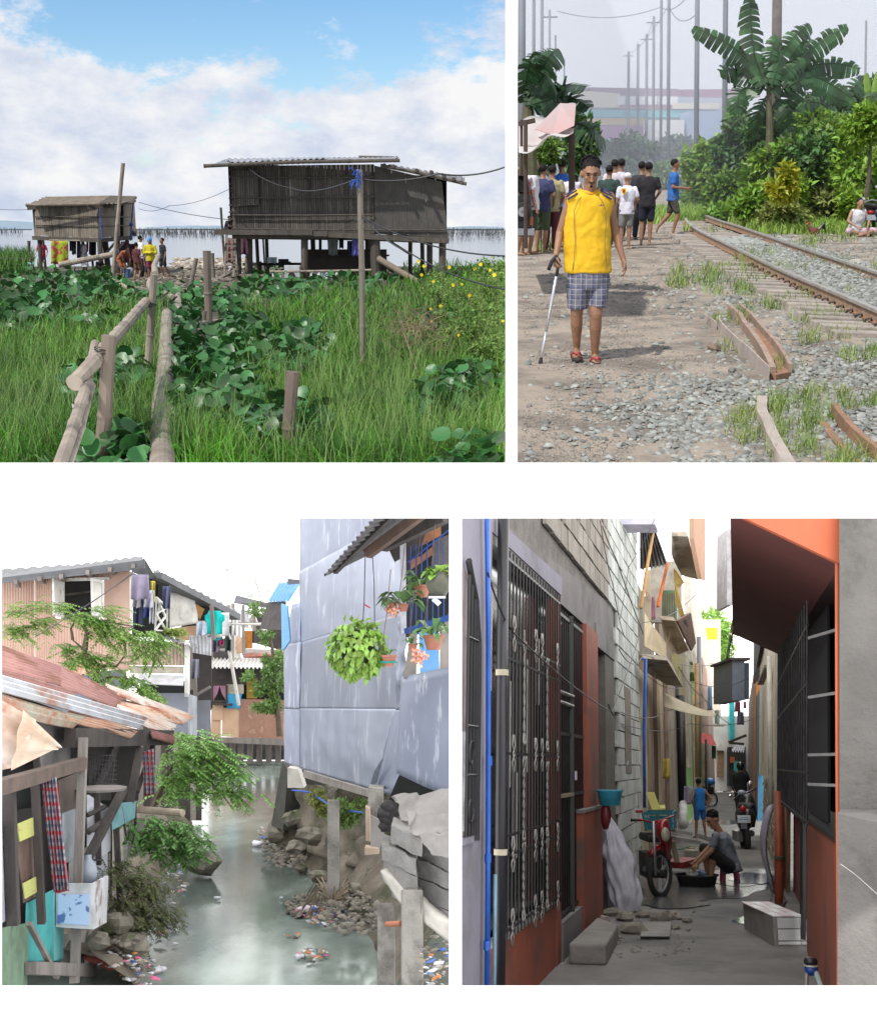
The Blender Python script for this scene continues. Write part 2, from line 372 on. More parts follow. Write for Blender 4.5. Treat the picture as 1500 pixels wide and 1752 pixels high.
def person(label,loc,H,rz=0,pose=None,shirt=None,style='tee',pants=None,plen='short',sk=0,hair=True,cap=None,group=None,detail=False,shoes=None,vox=.012,fat=1.0,gaze=(0,-1,0),thin=0):
 J=dict(DEF);J.update(pose or{});J={k:Vector(v)*H for k,v in J.items()}
 if not pose:J.update({k:J[k]+Vector((random.uniform(-.015,.015),random.uniform(-.03,.01),0))*H for k in('hd','elL','elR','wrL','wrR','knL','knR')})
 t=thing('person',label,'person',loc,rz,group)
 b=MB();n=12;ax=(J['shL']-J['shR']).normalized();sp=(J['nb']-J['pel']).normalized();fr=ax.cross(sp).normalized()*-1
 R=Matrix((ax,-fr,sp)).transposed()
 hx=(J['hiL']-J['hiR']).normalized();Rh=Matrix((hx,hx.cross(-sp).normalized()*1.0,sp)).transposed()if abs(hx.dot(sp))<.9 else R
 def spine(u):return J['pel'].lerp(J['nb'],u)
 tor=[(-.16,.075,.062),(0,.087,.066),(.3,.076,.058),(.62,.096,.068),(.82,.097,.06),(.93,.066,.045),(1.0,.035,.035)]
 if thin:tor=[(u,a*thin,c*thin*.8)for u,a,c in tor]
 b.loft([(spine(u),rx*H*fat,ry*H*fat,R)for u,rx,ry in tor],14)
 b.cap(J['nb']-sp*.02*H,J['hd']-sp*.02*H,.034*H,.031*H)
 g=Vector(gaze).normalized();up=(J['hd']-J['nb']).normalized();hxax=g.cross(up).normalized()*-1
 upv=hxax.cross(g).normalized()*(-1)
 if upv.dot(up)<0:upv=-upv
 RH=Matrix((hxax,-g,upv)).transposed();hd=J['hd']
 E=lambda x,y,z:hd+RH@(Vector((x,y,z))*H)
 rh=RH.to_euler()
 b.ell(E(0,.004,.012),(.0445*H,.056*H,.055*H),14,rh);b.ell(E(0,-.012,-.022),(.034*H,.038*H,.043*H),12,rh)
 if detail:
  b.ell(E(0,-.0535,-.012),(.0085*H,.014*H,.02*H),8,rh);b.ell(E(0,-.061,-.021),(.0115*H,.009*H,.007*H),8,rh)
  b.ell(E(0,-.036,-.052),(.019*H,.017*H,.012*H),8,rh)
  b.ell(E(0,-.047,.016),(.03*H,.01*H,.007*H),8,rh)
  for s in(-1,1):b.ell(E(s*.023,-.037,-.012),(.011*H,.01*H,.009*H),8,rh)
 else:b.ell(E(0,-.054,-.012),(.009*H,.012*H,.016*H),6,rh)
 for s in(-1,1):b.ell(E(s*.046,.004,-.004),(.006*H,.012*H,.017*H),8,rh)
 for S in 'RL':
  sh,el,wr=J['sh'+S],J['el'+S],J['wr'+S]
  b.cap(sh,el,.027*H*fat,.021*H,n);b.cap(el,wr,.0215*H,.0145*H,n);b.ell(sh,(.032*H,.03*H,.03*H),10)
  d=(J['ha'+S]-wr).normalized()if 'ha'+S in J else(wr-el).normalized()
  o=Vector((1,0,0))*(1 if S=='R' else-1);pn=(o-d*o.dot(d)).normalized();pw=d.cross(pn).normalized()
  if pw.dot(Vector((0,-1,0)))<0:pw=-pw
  if detail:
   b.loft([(wr+d*u*H,a*H,c*H,Matrix((pw,pn,d)).transposed())for u,a,c in((0,.015,.012),(.02,.021,.011),(.045,.024,.01),(.055,.022,.008))],10)
   curl=J.get('curl'+S,Vector((.5,0,0))*H).x/H
   for q,ln in zip((-1.15,-.38,.38,1.1),(.036,.044,.047,.042)):
    p0=wr+d*.05*H+pw*q*.0115*H;a1=curl*.6;a2=curl*1.5;a3=curl*2.2
    pts=[p0-d*.012*H,p0]
    for a_,l_ in((a1,.45),(a2,.32),(a3,.23)):pts.append(pts[-1]+(d*math.cos(a_)+pn*math.sin(a_))*ln*l_*H)
    b.tube(pts,[.0058*H,.0056*H,.0052*H,.0047*H,.0035*H],8)
   p0=wr+d*.014*H+pw*.013*H;b.tube([p0-pw*.006*H,p0+(d*.5+pw*.8)*.018*H,p0+(d*.95+pw*.75+pn*.25)*.034*H,p0+(d*1.25+pw*.6+pn*.5)*.044*H],[.009*H,.0078*H,.0064*H,.0042*H],8)
  else:
   b.cap(wr,wr+d*.045*H,.014*H,.016*H,8);b.cap(wr+d*.05*H,wr+d*.085*H+pn*.02*H,.013*H,.008*H,8)
   b.cap(wr+d*.015*H,wr+d*.05*H+pw*.022*H,.007*H,.006*H,6)
  hi,kn,an=J['hi'+S],J['kn'+S],J['an'+S]
  b.cap(hi,kn,.047*H*fat,.032*H,n);b.cap(kn,kn.lerp(an,.35),.03*H,.031*H,n);b.cap(kn.lerp(an,.3),an,.031*H,.018*H,n)
  to=J.get('to'+S,an+Vector((0,-.085,-.026))*H)
  b.cap(an+Vector((0,.012,-.02))*H,to,.019*H,.0145*H,8)
  if detail:
   fd=(to-an);fd.z=0;fd.normalize();fs=Vector((-fd.y,fd.x,0));sg=1 if S=='R' else-1
   if fs.x*sg<0:fs=-fs
   for i,(q,l)in enumerate(((1.25,.028),(.5,.026),(-.1,.023),(-.65,.02),(-1.15,.016))):
    p0=to-fs*q*.0095*H;b.cap(p0,p0+fd*l*H+Vector((0,0,-.004*H)),.0065*H*(1.25 if i==0 else.9),.0045*H,6)
   b.cap(to+fs*.012*H,to-fs*.012*H,.0125*H,.0125*H,8)
 put('body',b,skin(sk),t,local=True,remesh=vox*H/1.7*(.5 if detail else 1.0),smooth=True,sm=3)
 if hair:
  h=MB();h.ell(E(0,.016,.026)if not detail else E(0,.0115,.0295),(.0485*H,.0545*H,.0525*H)if not detail else(.0475*H,.0545*H,.0475*H),16,rh,.035)
  if hair=='long':h.ell(E(0,.045,-.03),(.04*H,.03*H,.07*H),12,rh,.06)
  if hair=='bun':h.ell(E(0,.07,.03),(.024*H,.024*H,.024*H),8,rh,.06)
  if detail:
   for i in range(120):
    a=random.uniform(-.35,PI+.35)if i%3 else random.uniform(0,2*PI);e=random.uniform(.15,1.4)if i%3 else random.uniform(.85,1.4)
    q=Vector((math.cos(a)*math.cos(e)*.049,math.sin(a)*math.cos(e)*.055+.016,math.sin(e)*.053+.026));dd=Vector((q.x*.5,q.y*.3-.012,q.z*.15))*.3
    h.tube([E(*(q*.97)),E(*(q+dd*.6+Vector((random.uniform(-.004,.004),-.004,.002)))),E(*(q+dd*1.1+Vector((0,-.008,-.003))))],[.004*H,.003*H,.0008*H],4)
  put('hair',h,HAIR(),t,local=True,smooth=True)
 if cap:
  h=MB();h.ell(E(0,.008,.035),(.05*H,.06*H,.042*H),14,rh);h.ell(E(0,-.06,.022),(.035*H,.035*H,.006*H),10,rh)
  put('cap',h,cap,t,local=True,smooth=True)
 if detail:
  for s in(-1,1):
   put('eye',MB().ell(E(s*.0175,-.0485,.0045),(.0085*H,.005*H,.0035*H),8,rh),mat('eye',(.02,.012,.01),rough=.2),t,local=True,smooth=True)
   put('eyebrow',MB().tube([E(s*.008,-.0555,.015),E(s*.019,-.0565,.018),E(s*.03,-.048,.014)],[.0022*H,.0028*H,.001*H],5),HAIR(),t,local=True)
  put('mouth',MB().ell(E(0,-.0505,-.038),(.0145*H,.004*H,.0028*H),8,rh),mat('lips',(.16,.06,.05),rough=.5),t,local=True,smooth=True)
 if shirt:
  s=MB();k=1.13*fat
  lo=-.22 if style!='crop' else 0
  if style=='dress':
   s.loft([(spine(-1.15),.13*H,.1*H,R),(spine(-.6),.115*H,.09*H,R),(spine(0),.1*H*k,.078*H,R)]+[(spine(u),rx*H*k,ry*H*k,R)for u,rx,ry in tor[2:6]]+[(spine(.985),.045*H,.04*H,R)],18)
  else:
   s.loft([(spine(lo),.093*H*k,.07*H*k,R),(spine(0),.09*H*k,.068*H*k,R),(spine(.3),.084*H*k,.062*H*k,R)]+[(spine(.62),.096*H*k,.068*H*k,R),(spine(.82),.098*H*k,.06*H*k,R),(spine(.92),.07*H*k,.05*H*k,R),(spine(1.0),.046*H,.041*H,R)],22)
  for S in 'RL':
   sh,el,wr=J['sh'+S],J['el'+S],J['wr'+S]
   if style=='tank':s.ell(sh-ax*(.012 if S=='L' else-.012)*H,(.034*H,.037*H,.036*H),12)
   else:
    s.ell(sh,(.037*H,.037*H,.036*H),12)
    s.cap(sh,sh.lerp(el,.62),.037*H,.036*H)
    if style=='long':s.cap(el,wr,.031*H,.024*H);s.cap(sh.lerp(el,.5),el,.036*H,.031*H)
  o=put('shirt',s,shirt,t,local=True,remesh=vox*H/1.7*(.5 if detail else.9),smooth=True,sm=2)
  wrinkle(o,.007*H,.06)
 if pants:
  p=MB();p.loft([(spine(-.25),.09*H,.073*H,R),(spine(-.05),.094*H,.074*H,R),(spine(.12),.088*H,.07*H,R)],18)
  if plen=='skirt':p.loft([(J['knR'].lerp(J['knL'],.5)+Vector((0,.01,.02))*H,.12*H,.09*H,None),(J['pel']-Vector((0,0,.05))*H,.1*H,.08*H,None),(J['pel'],.093*H,.075*H,None)],18)
  else:
   for S in 'RL':
    hi,kn,an=J['hi'+S],J['kn'+S],J['an'+S];e={'short':1.0,'mid':.82,'mini':.6,'long':1.0}[plen]
    p.cap(hi,hi.lerp(kn,e),.056*H,.047*H,14)
    if plen=='long':p.cap(kn,kn.lerp(an,.93),.046*H,.036*H,14)
  o=put('trousers' if plen=='long' else 'skirt' if plen=='skirt' else 'shorts',p,pants,t,local=True,remesh=vox*H/1.7*(.5 if detail else.9),smooth=True,sm=2)
  wrinkle(o,.006*H,.07)
 return t,J,E
WT=None
def wrinkle(o,s,size):
 k=o.modifiers.new('w','DISPLACE');key='wrinkle%.2f'%size
 tx=bpy.data.textures.get(key)or bpy.data.textures.new(key,'CLOUDS');tx.noise_scale=size*1.6;tx.noise_depth=2
 k.texture=tx;k.strength=s*2.2;k.mid_level=.5
CUR=Pan(CY,0.0)
def white_wall():
 m=mat('white_paint',(.93,.93,.93),(.9,.9,.9),rough=.9,scale=2);b=MB();Y0,Y1=4.0,4.14
 def bar(x0,x1,y0,y1):
  P=lambda x,y,d:Vector(((x-CX)/F*d,d,(CY-y)/F*d))
  b.hexa([P(x0,y1,Y0),P(x1,y1,Y0),P(x1,y1,Y1),P(x0,y1,Y1),P(x0,y0,Y0),P(x1,y0,Y0),P(x1,y0,Y1),P(x0,y0,Y1)])
 bar(-700,2300,791.5,887);bar(864.5,885,-220,791.5);bar(768,790,887,1686);bar(-700,4,887,1686);bar(-700,2300,1686,2300)
 bar(-700,2300,-300,-220);bar(-700,-620,-220,791.5);bar(2200,2300,-220,1686)
 struct('white_wall',b,m)
white_wall()
def R3(x,y,d):return Vector(((x-CX)/F*d,d,(CY-y)/F*d))
def sky_shells():
 S=emat('white_sky',(1,.995,.985),2.7);S2=emat('alley_sky',(1,.99,.97),3.1)
 zc=lambda Y:.008 if Y<8.9 else.008+.2*(Y-8.9)
 for m,xa,xb,name in((S,-.47,.0139,0),(S2,.0150,.47,1)):
  b=MB();Ys=[4.3,8.9,60,98]
  for y0,y1 in zip(Ys[:-1],Ys[1:]):
   b.add([(xa*y0,y0,zc(y0)),(xb*y0,y0,zc(y0)),(xb*y1,y1,zc(y1)),(xa*y1,y1,zc(y1))],[(0,1,2,3)])
   for x in(xa,xb):b.add([(x*y0,y0,zc(y0)),(x*y1,y1,zc(y1)),(x*y1,y1,-.62*y1 if x in(-.47,.47)else-.3*y1-2),(x*y0,y0,-.62*y0 if x in(-.47,.47)else-.3*y0-2)],[(0,1,2,3)])
  y=98;b.add([(xa*y,y,zc(y)),(xb*y,y,zc(y)),(xb*y,y,-60),(xa*y,y,-60)],[(0,1,2,3)])
  struct('sky',b,m,base='none')
sky_shells()
# ======= place A: huts on stilts by the lake
CUR=PA
_c,_s=PA.c,PA.s
def xr(Y,k):return k*(Y*_c+2*_s)
def build_A_ground():
 soil=mat('lake_soil',(.035,.045,.02),(.06,.05,.035),scale=1.2,rough=1,bump=.8,bscale=6,stain=(.10,.09,.075),sscale=.5,srange=(.5,.6))
 b=MB();Ys=[9.45,11,13,16,20,25,30,36,44,52,60,66,72,76]
 nx=30;vs=[]
 for Y in Ys:
  for i in range(nx+1):
   u=i/nx;X=xr(Y,-.62)*(1-u)+xr(Y,.0605)*u
   z=.05*noise.noise(Vector((X*.5,Y*.5,0)))-(0 if Y<68 else(Y-68)*.06);vs.append((X,Y,z))
 m=nx+1
 b.add(vs,[(j*m+i,j*m+i+1,(j+1)*m+i+1,(j+1)*m+i)for j in range(len(Ys)-1)for i in range(nx)])
 struct('ground',b,soil,base='none')
 w=mat('lake_water',(.10,.13,.16),(.12,.15,.18),scale=.1,rough=.12,bump=.35,bscale=1.2,stretch=(.35,1,1),spec=.6)
 b=MB();Ys=[62,200,1000,9000]
 b.add([p for Y in Ys for p in((xr(Y,-.62),Y,-.22),(xr(Y,.0605),Y,-.22))],[(2*i,2*i+1,2*i+3,2*i+2)for i in range(3)])
 struct('lake',b,w,base='none')
 hm=mat('far_hill',(.40,.50,.58),(.36,.46,.54),scale=.004,rough=1)  # pale blue-grey base colour stands in for distance haze
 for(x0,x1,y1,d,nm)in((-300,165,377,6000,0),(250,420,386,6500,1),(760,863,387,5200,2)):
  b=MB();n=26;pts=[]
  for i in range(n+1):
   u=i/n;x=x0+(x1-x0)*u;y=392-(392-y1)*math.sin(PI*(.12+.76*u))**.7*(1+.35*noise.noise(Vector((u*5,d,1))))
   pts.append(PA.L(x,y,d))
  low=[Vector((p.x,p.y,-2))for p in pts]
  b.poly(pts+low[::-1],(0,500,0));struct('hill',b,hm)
build_A_ground()
def sampG(pan,n,x0,x1,y0,y1,pred=None,z=0.0):
 x=rng.uniform(x0,x1,n);y=rng.uniform(y0,y1,n)
 if pred is not None:k=pred(x,y);x,y=x[k],y[k]
 cx,cz=(x-CX)/F,(CY-y)/F;ry=pan.c+cz*pan.s;rz=-pan.s+cz*pan.c;t=(z-pan.eye)/rz
 return np.stack([cx*t,ry*t,np.full(len(x),z)],1)
def wob(x,y,s,k=0):
 return np.sin(x*s+k)*.5+np.sin(y*s*1.3+x*s*.4+2*k)*.5
def round_leaves(P,R,tilt=(.3,1.1),stalk=True):
 n=len(P);az=rng.random(n)*2*PI;tl=rng.uniform(*tilt,n)
 N=np.stack([np.cos(az)*np.sin(tl),np.sin(az)*np.sin(tl),np.cos(tl)],1)
 A=np.cross(N,[0,0,1.0]);A/=np.linalg.norm(A,axis=1,keepdims=True)+1e-9;B=np.cross(N,A)
 m=9;vs=[P-N*(R*.22)[:,None]]
 for k in range(m):
  t=2*PI*k/m;rr=R*(1+.06*np.cos(3*t))*(1.12 if k==4 else 1)
  vs.append(P+A*(math.cos(t)*rr*.92)[:,None]+B*(math.sin(t)*rr)[:,None]+N*(R*rng.uniform(-.12,.12,n))[:,None])
 V=np.stack(vs,1).reshape(-1,3);k=np.arange(n)[:,None]*(m+1)
 T=np.concatenate([k+np.array([[0,1+i,1+(i+1)%m]])for i in range(m)],1).reshape(-1,3)
 return V,T,np.repeat(rng.random(n),m+1)
def build_A_plants():
 gm=mat('grass',(.07,.225,.018),(.17,.36,.035),scale=.9,rough=.5,rnd=.6,trans=.35,spec=.3,stain=(.03,.085,.015),sscale=1.1,srange=(.42,.6))
 hm=mat('hyacinth_leaf',(.022,.095,.022),(.045,.15,.035),scale=1.5,rough=.42,rnd=.5,trans=.18,spec=.5)
 def hy(x,y):
  a=(y<590-.22*x+26*wob(x,y,.03))&(x<300)
  b=(x>290)&(x<440+30*wob(x,y,.04,1))&(y>490)&(y<760)
  d_=(wob(x,y*1.6,.021,4)>.42)&(y>560)
  c=(y<535-.12*np.maximum(0,x-400)+14*wob(x,y,.05,2))&(x>400)&(x<690)
  return a|b|c|d_
 mud=lambda x,y:(y<500)&(x>185+(y-470)*2)&(x<425-(y-470)*.6)
 clear=lambda x,y:((np.abs(x-np.interp(y,[530,610,700,830],[286,284,278,278]))<np.interp(y,[530,830],[10,20]))&(y>528))|((x>338)&(x<376)&(y>535)&(y<580))
 S=[]
 P=sampG(PA,80000,-420,868,455,850,lambda x,y:~clear(x,y)&~(hy(x,y)&(rng.random(len(x))>.13))&~mud(x,y)&(y<842-0*x))
 P=P[P[:,1]>9.3];d=P[:,1]
 H=rng.uniform(.16,.66,len(P))*(1+.5*wob(P[:,0]*1.7,P[:,1]*1.7,1))*np.clip(.75+d*.004,.7,1)
 H=np.minimum(H,.8);S.append(blades(P,H,np.clip(.0011*d,.011,.05)*rng.uniform(.5,1.8,len(P)),1.0))
 V,T,R=S[0];P2=P[rng.random(len(P))<.06]
 stuff('grass','tall bright green grass filling the marsh in front of the huts','grass',(V,T,R),gm)
 P=sampG(PA,9000,-200,868,500,840,lambda x,y:~hy(x,y));P=P[P[:,1]>9.3]
 stuff('grass','pale seed heads standing among the marsh grass','grass',blades(P,rng.uniform(.5,.85,len(P)),P[:,1]*.0006,.35),mat('seed_head',(.17,.30,.08),(.25,.34,.12),rnd=.3,rough=.9,trans=.3))
 P=sampG(PA,19000,-420,868,468,838,lambda x,y:hy(x,y)&~mud(x,y)&~clear(x,y));d=P[:,1]
 P[:,2]=rng.uniform(.05,.42,len(P))*np.where(rng.random(len(P))<.5,1,.6)
 k=rng.random(len(P))<.9;V=round_leaves(P,rng.uniform(.05,.135,len(P))*np.clip(.4+d*.032,.6,1.4))
 stuff('water_hyacinth','dark round-leaved water plants massed across the marsh','water plants',V,hm)
build_A_plants()
bam=lambda:mat('bamboo',(.36,.30,.235),(.24,.20,.16),scale=5,rough=.7,bump=.5,bscale=30,stretch=(1,1,.25),stain=(.13,.11,.095),sscale=3,srange=(.52,.66))
dpost=lambda:mat('dark_post',(.10,.085,.07),(.06,.05,.042),scale=5,rough=.9,bump=.7,bscale=24,stretch=(1,1,.2))
plank=lambda:mat('grey_plank',(.22,.19,.155),(.14,.12,.10),scale=4,rough=.9,bump=.6,bscale=20)
def bamboo(pts,r,seg=.42,n=10):
 """a cane with rings: returns a builder"""
 b=MB();P=[V3(p)for p in pts];out=[];rs=[];tot=0
 for a,c in zip(P[:-1],P[1:]):
  L=(c-a).length;k=max(1,int(L/seg))
  for i in range(k):
   u=i/k
   for du,rr in((0,1.09),(.05,.97),(.5,.93),(.95,.97)):out.append(a.lerp(c,u+du/k));rs.append(r*rr)
 out.append(P[-1]);rs.append(r);b.tube(out,rs,n);return b
def pole(name,label,cat,base,top,r,m,group=None,seg=.42,rel=1.0,z=0.0):
 g=PA.G(*base,z)-Vector((0,0,.15));t=PA.L(top[0],top[1],g.y*rel)
 return one(name,label,cat,bamboo([g,(g+t)/2+Vector((random.uniform(-.02,.02),0,0)),t],r,seg),m,group)
def build_A_poles():
 th=thing('utility_pole','rough wooden pole with blue rope tied at its top, in front of the large hut','pole',PA.G(621,632))
 g=PA.G(621,632)-Vector((0,0,.2));d=g.y;t=PA.L(615,290,d)
 put('pole',bamboo([g,PA.L(619,460,d),t],.043,.8),mat('weathered_pole',(.27,.235,.19),(.17,.15,.125),scale=3,rough=.9,bump=.7,bscale=18,stretch=(1,1,.15)),th)
 rb=MB();c=PA.L(612,304,d)
 for i in range(26):
  a=random.uniform(0,6.28);p=c+Vector((random.uniform(-.06,.06),-.05,random.uniform(-.08,.08)));q=p+Vector((random.uniform(-.12,.08),random.uniform(-.05,.03),random.uniform(-.11,.09)))
  rb.tube([p,(p+q)/2+Vector((0,-.03,.03)),q],.006,4)
 put('rope',rb,mat('blue_rope',(.03,.12,.55),rough=.6),th)
 wm=mat('black_wire',(.03,.03,.035),rough=.5)
 top=PA.L(612,306,d);low=PA.L(620,371,d)
 R=lambda x,y,dd:PA.L(x,y,dd)
 wire('wire','power line running from the blue-roped pole to the right edge',[top,R(750,297,d*1.0),R(863,286,d)],.012,wm,.06)
 wire('wire','cable drooping across the front wall of the large hut to the pole',[R(425,288,47.4),R(500,322,36),top],.012,wm,.12)
 wire('wire','upper cable leaving the pole waist towards the right edge',[low,R(863,438,d*.8)],.010,wm,.12)
 wire('wire','lower cable sagging steeply from the pole waist into the yellow flowers',[low,R(700,432,d*.9),R(863,495,d*.75)],.010,wm,.06)
 wire('wire','thin line strung under the large hut floor from left to the pole',[R(398,395,46),R(560,401,30),low],.006,wm,.02)
 wire('wire','thin line strung between the small hut and the large hut',[R(238,346,54),R(395,376,47)],.014,wm,.1)
 wire('wire','faint line rising from the small hut roof to the large hut wall',[R(238,357,54),R(290,352,50),R(395,322,47)],.010,wm,.15)
 wire('wire','faint line crossing the left edge to the small hut',[R(-60,350,50),R(55,358,54)],.010,wm,.1)
 b_=bam()
 pole('pole','tall slim leaning pole standing beside the small hut','pole',(192,478),(211,279),.085,b_,seg=1.2)
 pole('post','short sawn bamboo post in the foreground grass','post',(492,800),(501,636),.058,mat('brown_bamboo',(.17,.125,.10),(.11,.08,.065),scale=4,rough=.7,bump=.5,stretch=(1,1,.2)),seg=.6)
 pole('post','split bamboo railing post nearest to the viewer','post',(163,815),(187,574),.062,mat('brown_bamboo2',(.21,.165,.13),(.13,.10,.08),scale=4,rough=.6,bump=.5,stretch=(1,1,.2)),seg=.35)
 pole('post','bamboo railing post with black lashing in the middle of the walkway','post',(249,655),(264,470),.052,b_,seg=.35)
 pole('post','grey stake with a forked double tip right of the pipe walkway','post',(358,562),(354,429),.085,mat('brown_bamboo2',(1,1,1)),seg=.9)
 pole('post','thin twin of the forked stake right of the pipe walkway','post',(356,545),(350,431),.03,plank(),seg=.9)
 pole('post','short leaning stake on the mud before the large hut','post',(322,505),(336,442),.07,plank(),seg=.9)
 pole('post','stake standing behind the forked stake','post',(366,480),(363,433),.09,plank(),seg=.9)
 pole('post','dark pole rising beside the left corner of the large hut','post',(386,465),(378,355),.06,dpost(),seg=2)
 pole('post','stake nearest the ladder under the large hut','post',(422,478),(423,437),.08,plank(),seg=2)
 pole('post','short peg at the crossing canes right of the walkway','post',(350,570),(350,532),.045,plank(),seg=2)
 pole('post','dark stake on the left shore near the small hut','post',(50,458),(50,412),.09,dpost(),seg=2)
 A=lambda x,y,d:PA.L(x,y,d)
 d1,d2=PA.G(163,815).y,PA.G(249,655).y
 one('bamboo_cane','thick pale bamboo handrail with a broken near end','cane',bamboo([A(128,655,d1*.93),A(160,620,d1*.97),A(212,560,(d1+d2)/2),A(250,516,d2)],.062,.5),b_,'railing canes')
 one('bamboo_cane','cane rising from behind the near railing post','cane',bamboo([A(140,690,d1*.94),A(152,640,d1*1.02),A(163,588,d1*1.1)],.04,.5),b_,'railing canes')
 one('bamboo_cane','lower split cane running down to the bottom edge','cane',bamboo([A(150,655,d1*.95),A(128,725,d1*.82),A(97,812,d1*.70)],.045,.6),b_,'railing canes')
 one('bamboo_cane','second lower cane lashed beside the split cane','cane',bamboo([A(158,660,d1*.96),A(140,730,d1*.83),A(112,812,d1*.715)],.028,.6),b_,'railing canes')
 one('bamboo_cane','thin curved cane beyond the middle railing post','cane',bamboo([A(262,497,d2*1.02),A(256,488,d2*1.2),A(258,478,d2*1.5)],.05,.6),b_,'railing canes')
 one('bamboo_cane','pale curved cane leading up past the yellow shirt','cane',bamboo([A(266,470,d2*1.02),A(264,455,d2*1.3),A(272,436,d2*1.7)],.045,.6),b_,'railing canes')
 lash=mat('black_cord',(.02,.02,.02),rough=.7)
 for nm,pts in(('black lashing round the near railing post',[(160,606,d1),(193,596,d1)]),('black lashing below the handrail on the near post',[(168,624,d1),(190,626,d1)]),('black lashing round the middle railing post',[(252,520,d2),(270,522,d2)]),('pale cord round the split cane',[(122,699,d1*.88),(149,698,d1*.88)])):
  b=MB();(xa,ya,da),(xb,yb,db)=pts;c=(A(xa,ya,da)+A(xb,yb,db))/2;w=(A(xb,yb,db)-A(xa,ya,da)).length/2*.8
  for k in range(4):b.tube([c+Vector((math.cos(t)*w,math.sin(t)*w,.012*k+.05*math.cos(t+k)*w*6-.02))for t in np.linspace(0,6.28,13)],.0045,4)
  one('cord',nm,'cord',b,mat('pale_cord',(.4,.37,.33))if 'pale' in nm else lash)
 pm=mat('pipe_log',(.32,.275,.23),(.2,.17,.14),scale=3,rough=.75,bump=.8,bscale=16,stain=(.16,.12,.09),sscale=2,srange=(.5,.7))
 one('log','long thick grey log laid as a walkway towards the huts','log',MB().tube([PA.G(278,830,.22),PA.G(277,700,.24),PA.G(284,610,.27),PA.G(286,537,.3)],[.098,.1,.105,.11],18),pm)
 one('log','short hollow pipe beyond the long walkway log','log',MB().tube([PA.G(308,553,.2),PA.G(305,502,.25)],[.10,.09],14),pm)
 one('log','short pipe lying end-on left of the hollow pipe','log',MB().tube([PA.G(301,512,.2),PA.G(282,503,.2)],.10,12),pm)
 one('log','cane laid across behind the forked stake','log',bamboo([PA.G(303,560,.2),PA.G(350,553,.2),PA.G(392,548,.2)],.055),b_)
 one('log','second cane laid across at the foot of the peg','log',bamboo([PA.G(322,566,.1),PA.G(382,562,.1)],.04),b_)
 one('log','long pale cane lying on the mud left of the walkway','log',bamboo([PA.G(190,478,.15),PA.G(232,500,.1)],.07),b_)
 one('log','pale cane sloping up beside the small hut to its floor','log',bamboo([PA.L(102,453,52),PA.L(195,435,52)],.13),b_)
 one('log','dark log lying on the left shore','log',MB().tube([PA.L(-30,443,58),PA.L(55,445,58)],.11,8),dpost())
 for i,(x0,y0,x1,y1,nm)in enumerate(((330,476,400,478,'plank lying on the mud below the leaning stake'),(340,470,372,483,'board tilted on the debris heap'),(365,482,404,462,'pale board sloping up to the hut ladder'),(375,485,425,484,'board at the foot of the front stilts'),(396,470,455,472,'long board under the hut front'),(380,463,440,464,'grey board on the shore behind the stakes'),(312,466,362,469,'driftwood plank on the shore'),(232,492,262,498,'dark wet board beside the pale cane'))):
  one('plank',nm,'plank',MB().beam(PA.G(x0,y0,.2),PA.G(x1,y1,.25),.16,.08),plank())
 P=sampG(PA,900,190,440,452,500);P[:,2]=.02
 stuff('debris','litter of wood scraps, shells and plastic on the muddy shore','debris',rocks_np(P,rng.uniform(.04,.16,len(P)),.35),mat('shore_debris',(.25,.21,.17),(.12,.10,.08),scale=3,rnd=.6))
 P=sampG(PA,260,300,420,446,462);P[:,2]=.1
 stuff('debris','pale heap of shore rubbish behind the stakes','debris',rocks_np(P,rng.uniform(.1,.3,len(P)),.5),mat('shore_debris2',(.42,.36,.3),(.2,.17,.14),scale=3,rnd=.6))
 P=np.concatenate([np.stack([xx,dd,np.full(len(xx),-.3)],1)for xx,dd in[((rng.uniform(a,b_2,n)-CX)/F*dd0,dd0)for a,b_2,n,dlo,dhi in((225,395,500,280,700),(755,862,380,220,700),(-150,60,250,350,800))for dd0 in[rng.uniform(dlo,dhi,n)]]])
 b=MB()
 for p in P:h=random.uniform(.9,2.6)*(p[1]/450)**.5;w=p[1]*.00022;b.beam(p,(p[0]+random.uniform(-.3,.3),p[1],h),w,w)
 for x0,x1,d in((228,392,420),(757,862,330),(-60,55,500),(255,345,600)):b.beam(PA.L(x0,393,d),PA.L(x1,393,d),.35,.4)
 stuff('fish_pen','distant lines of fish pen stakes standing in the lake','fish pens',b,mat('wet_stakes',(.07,.07,.07)))
build_A_poles()
def slat_wall(par,b0,b1,t0,t1,n,m,th=.03,gap=.004,name='slat',nz=None,jit=.012):
 b0,b1,t0,t1=map(V3,(b0,b1,t0,t1));nr=nz or(b1-b0).cross(t0-b0).normalized()
 xs=[0]+sorted(min(.995,max(.005,(i+random.uniform(-.2,.2))/n))for i in range(1,n))+[1]
 for u0,u1 in zip(xs[:-1],xs[1:]):
  o=nr*random.uniform(0,jit);g=gap/(b1-b0).length
  e0=random.uniform(-.03,.02);a,b,c,d=b0.lerp(b1,u0+g),b0.lerp(b1,u1-g),t0.lerp(t1,u1-g),t0.lerp(t1,u0+g)
  a=a+(a-d).normalized()*e0;b=b+(b-c).normalized()*e0
  put(name,MB().hexa([q+o for q in(a,b,b+nr*-th,a+nr*-th,d,c,c+nr*-th,d+nr*-th)]),m,par)
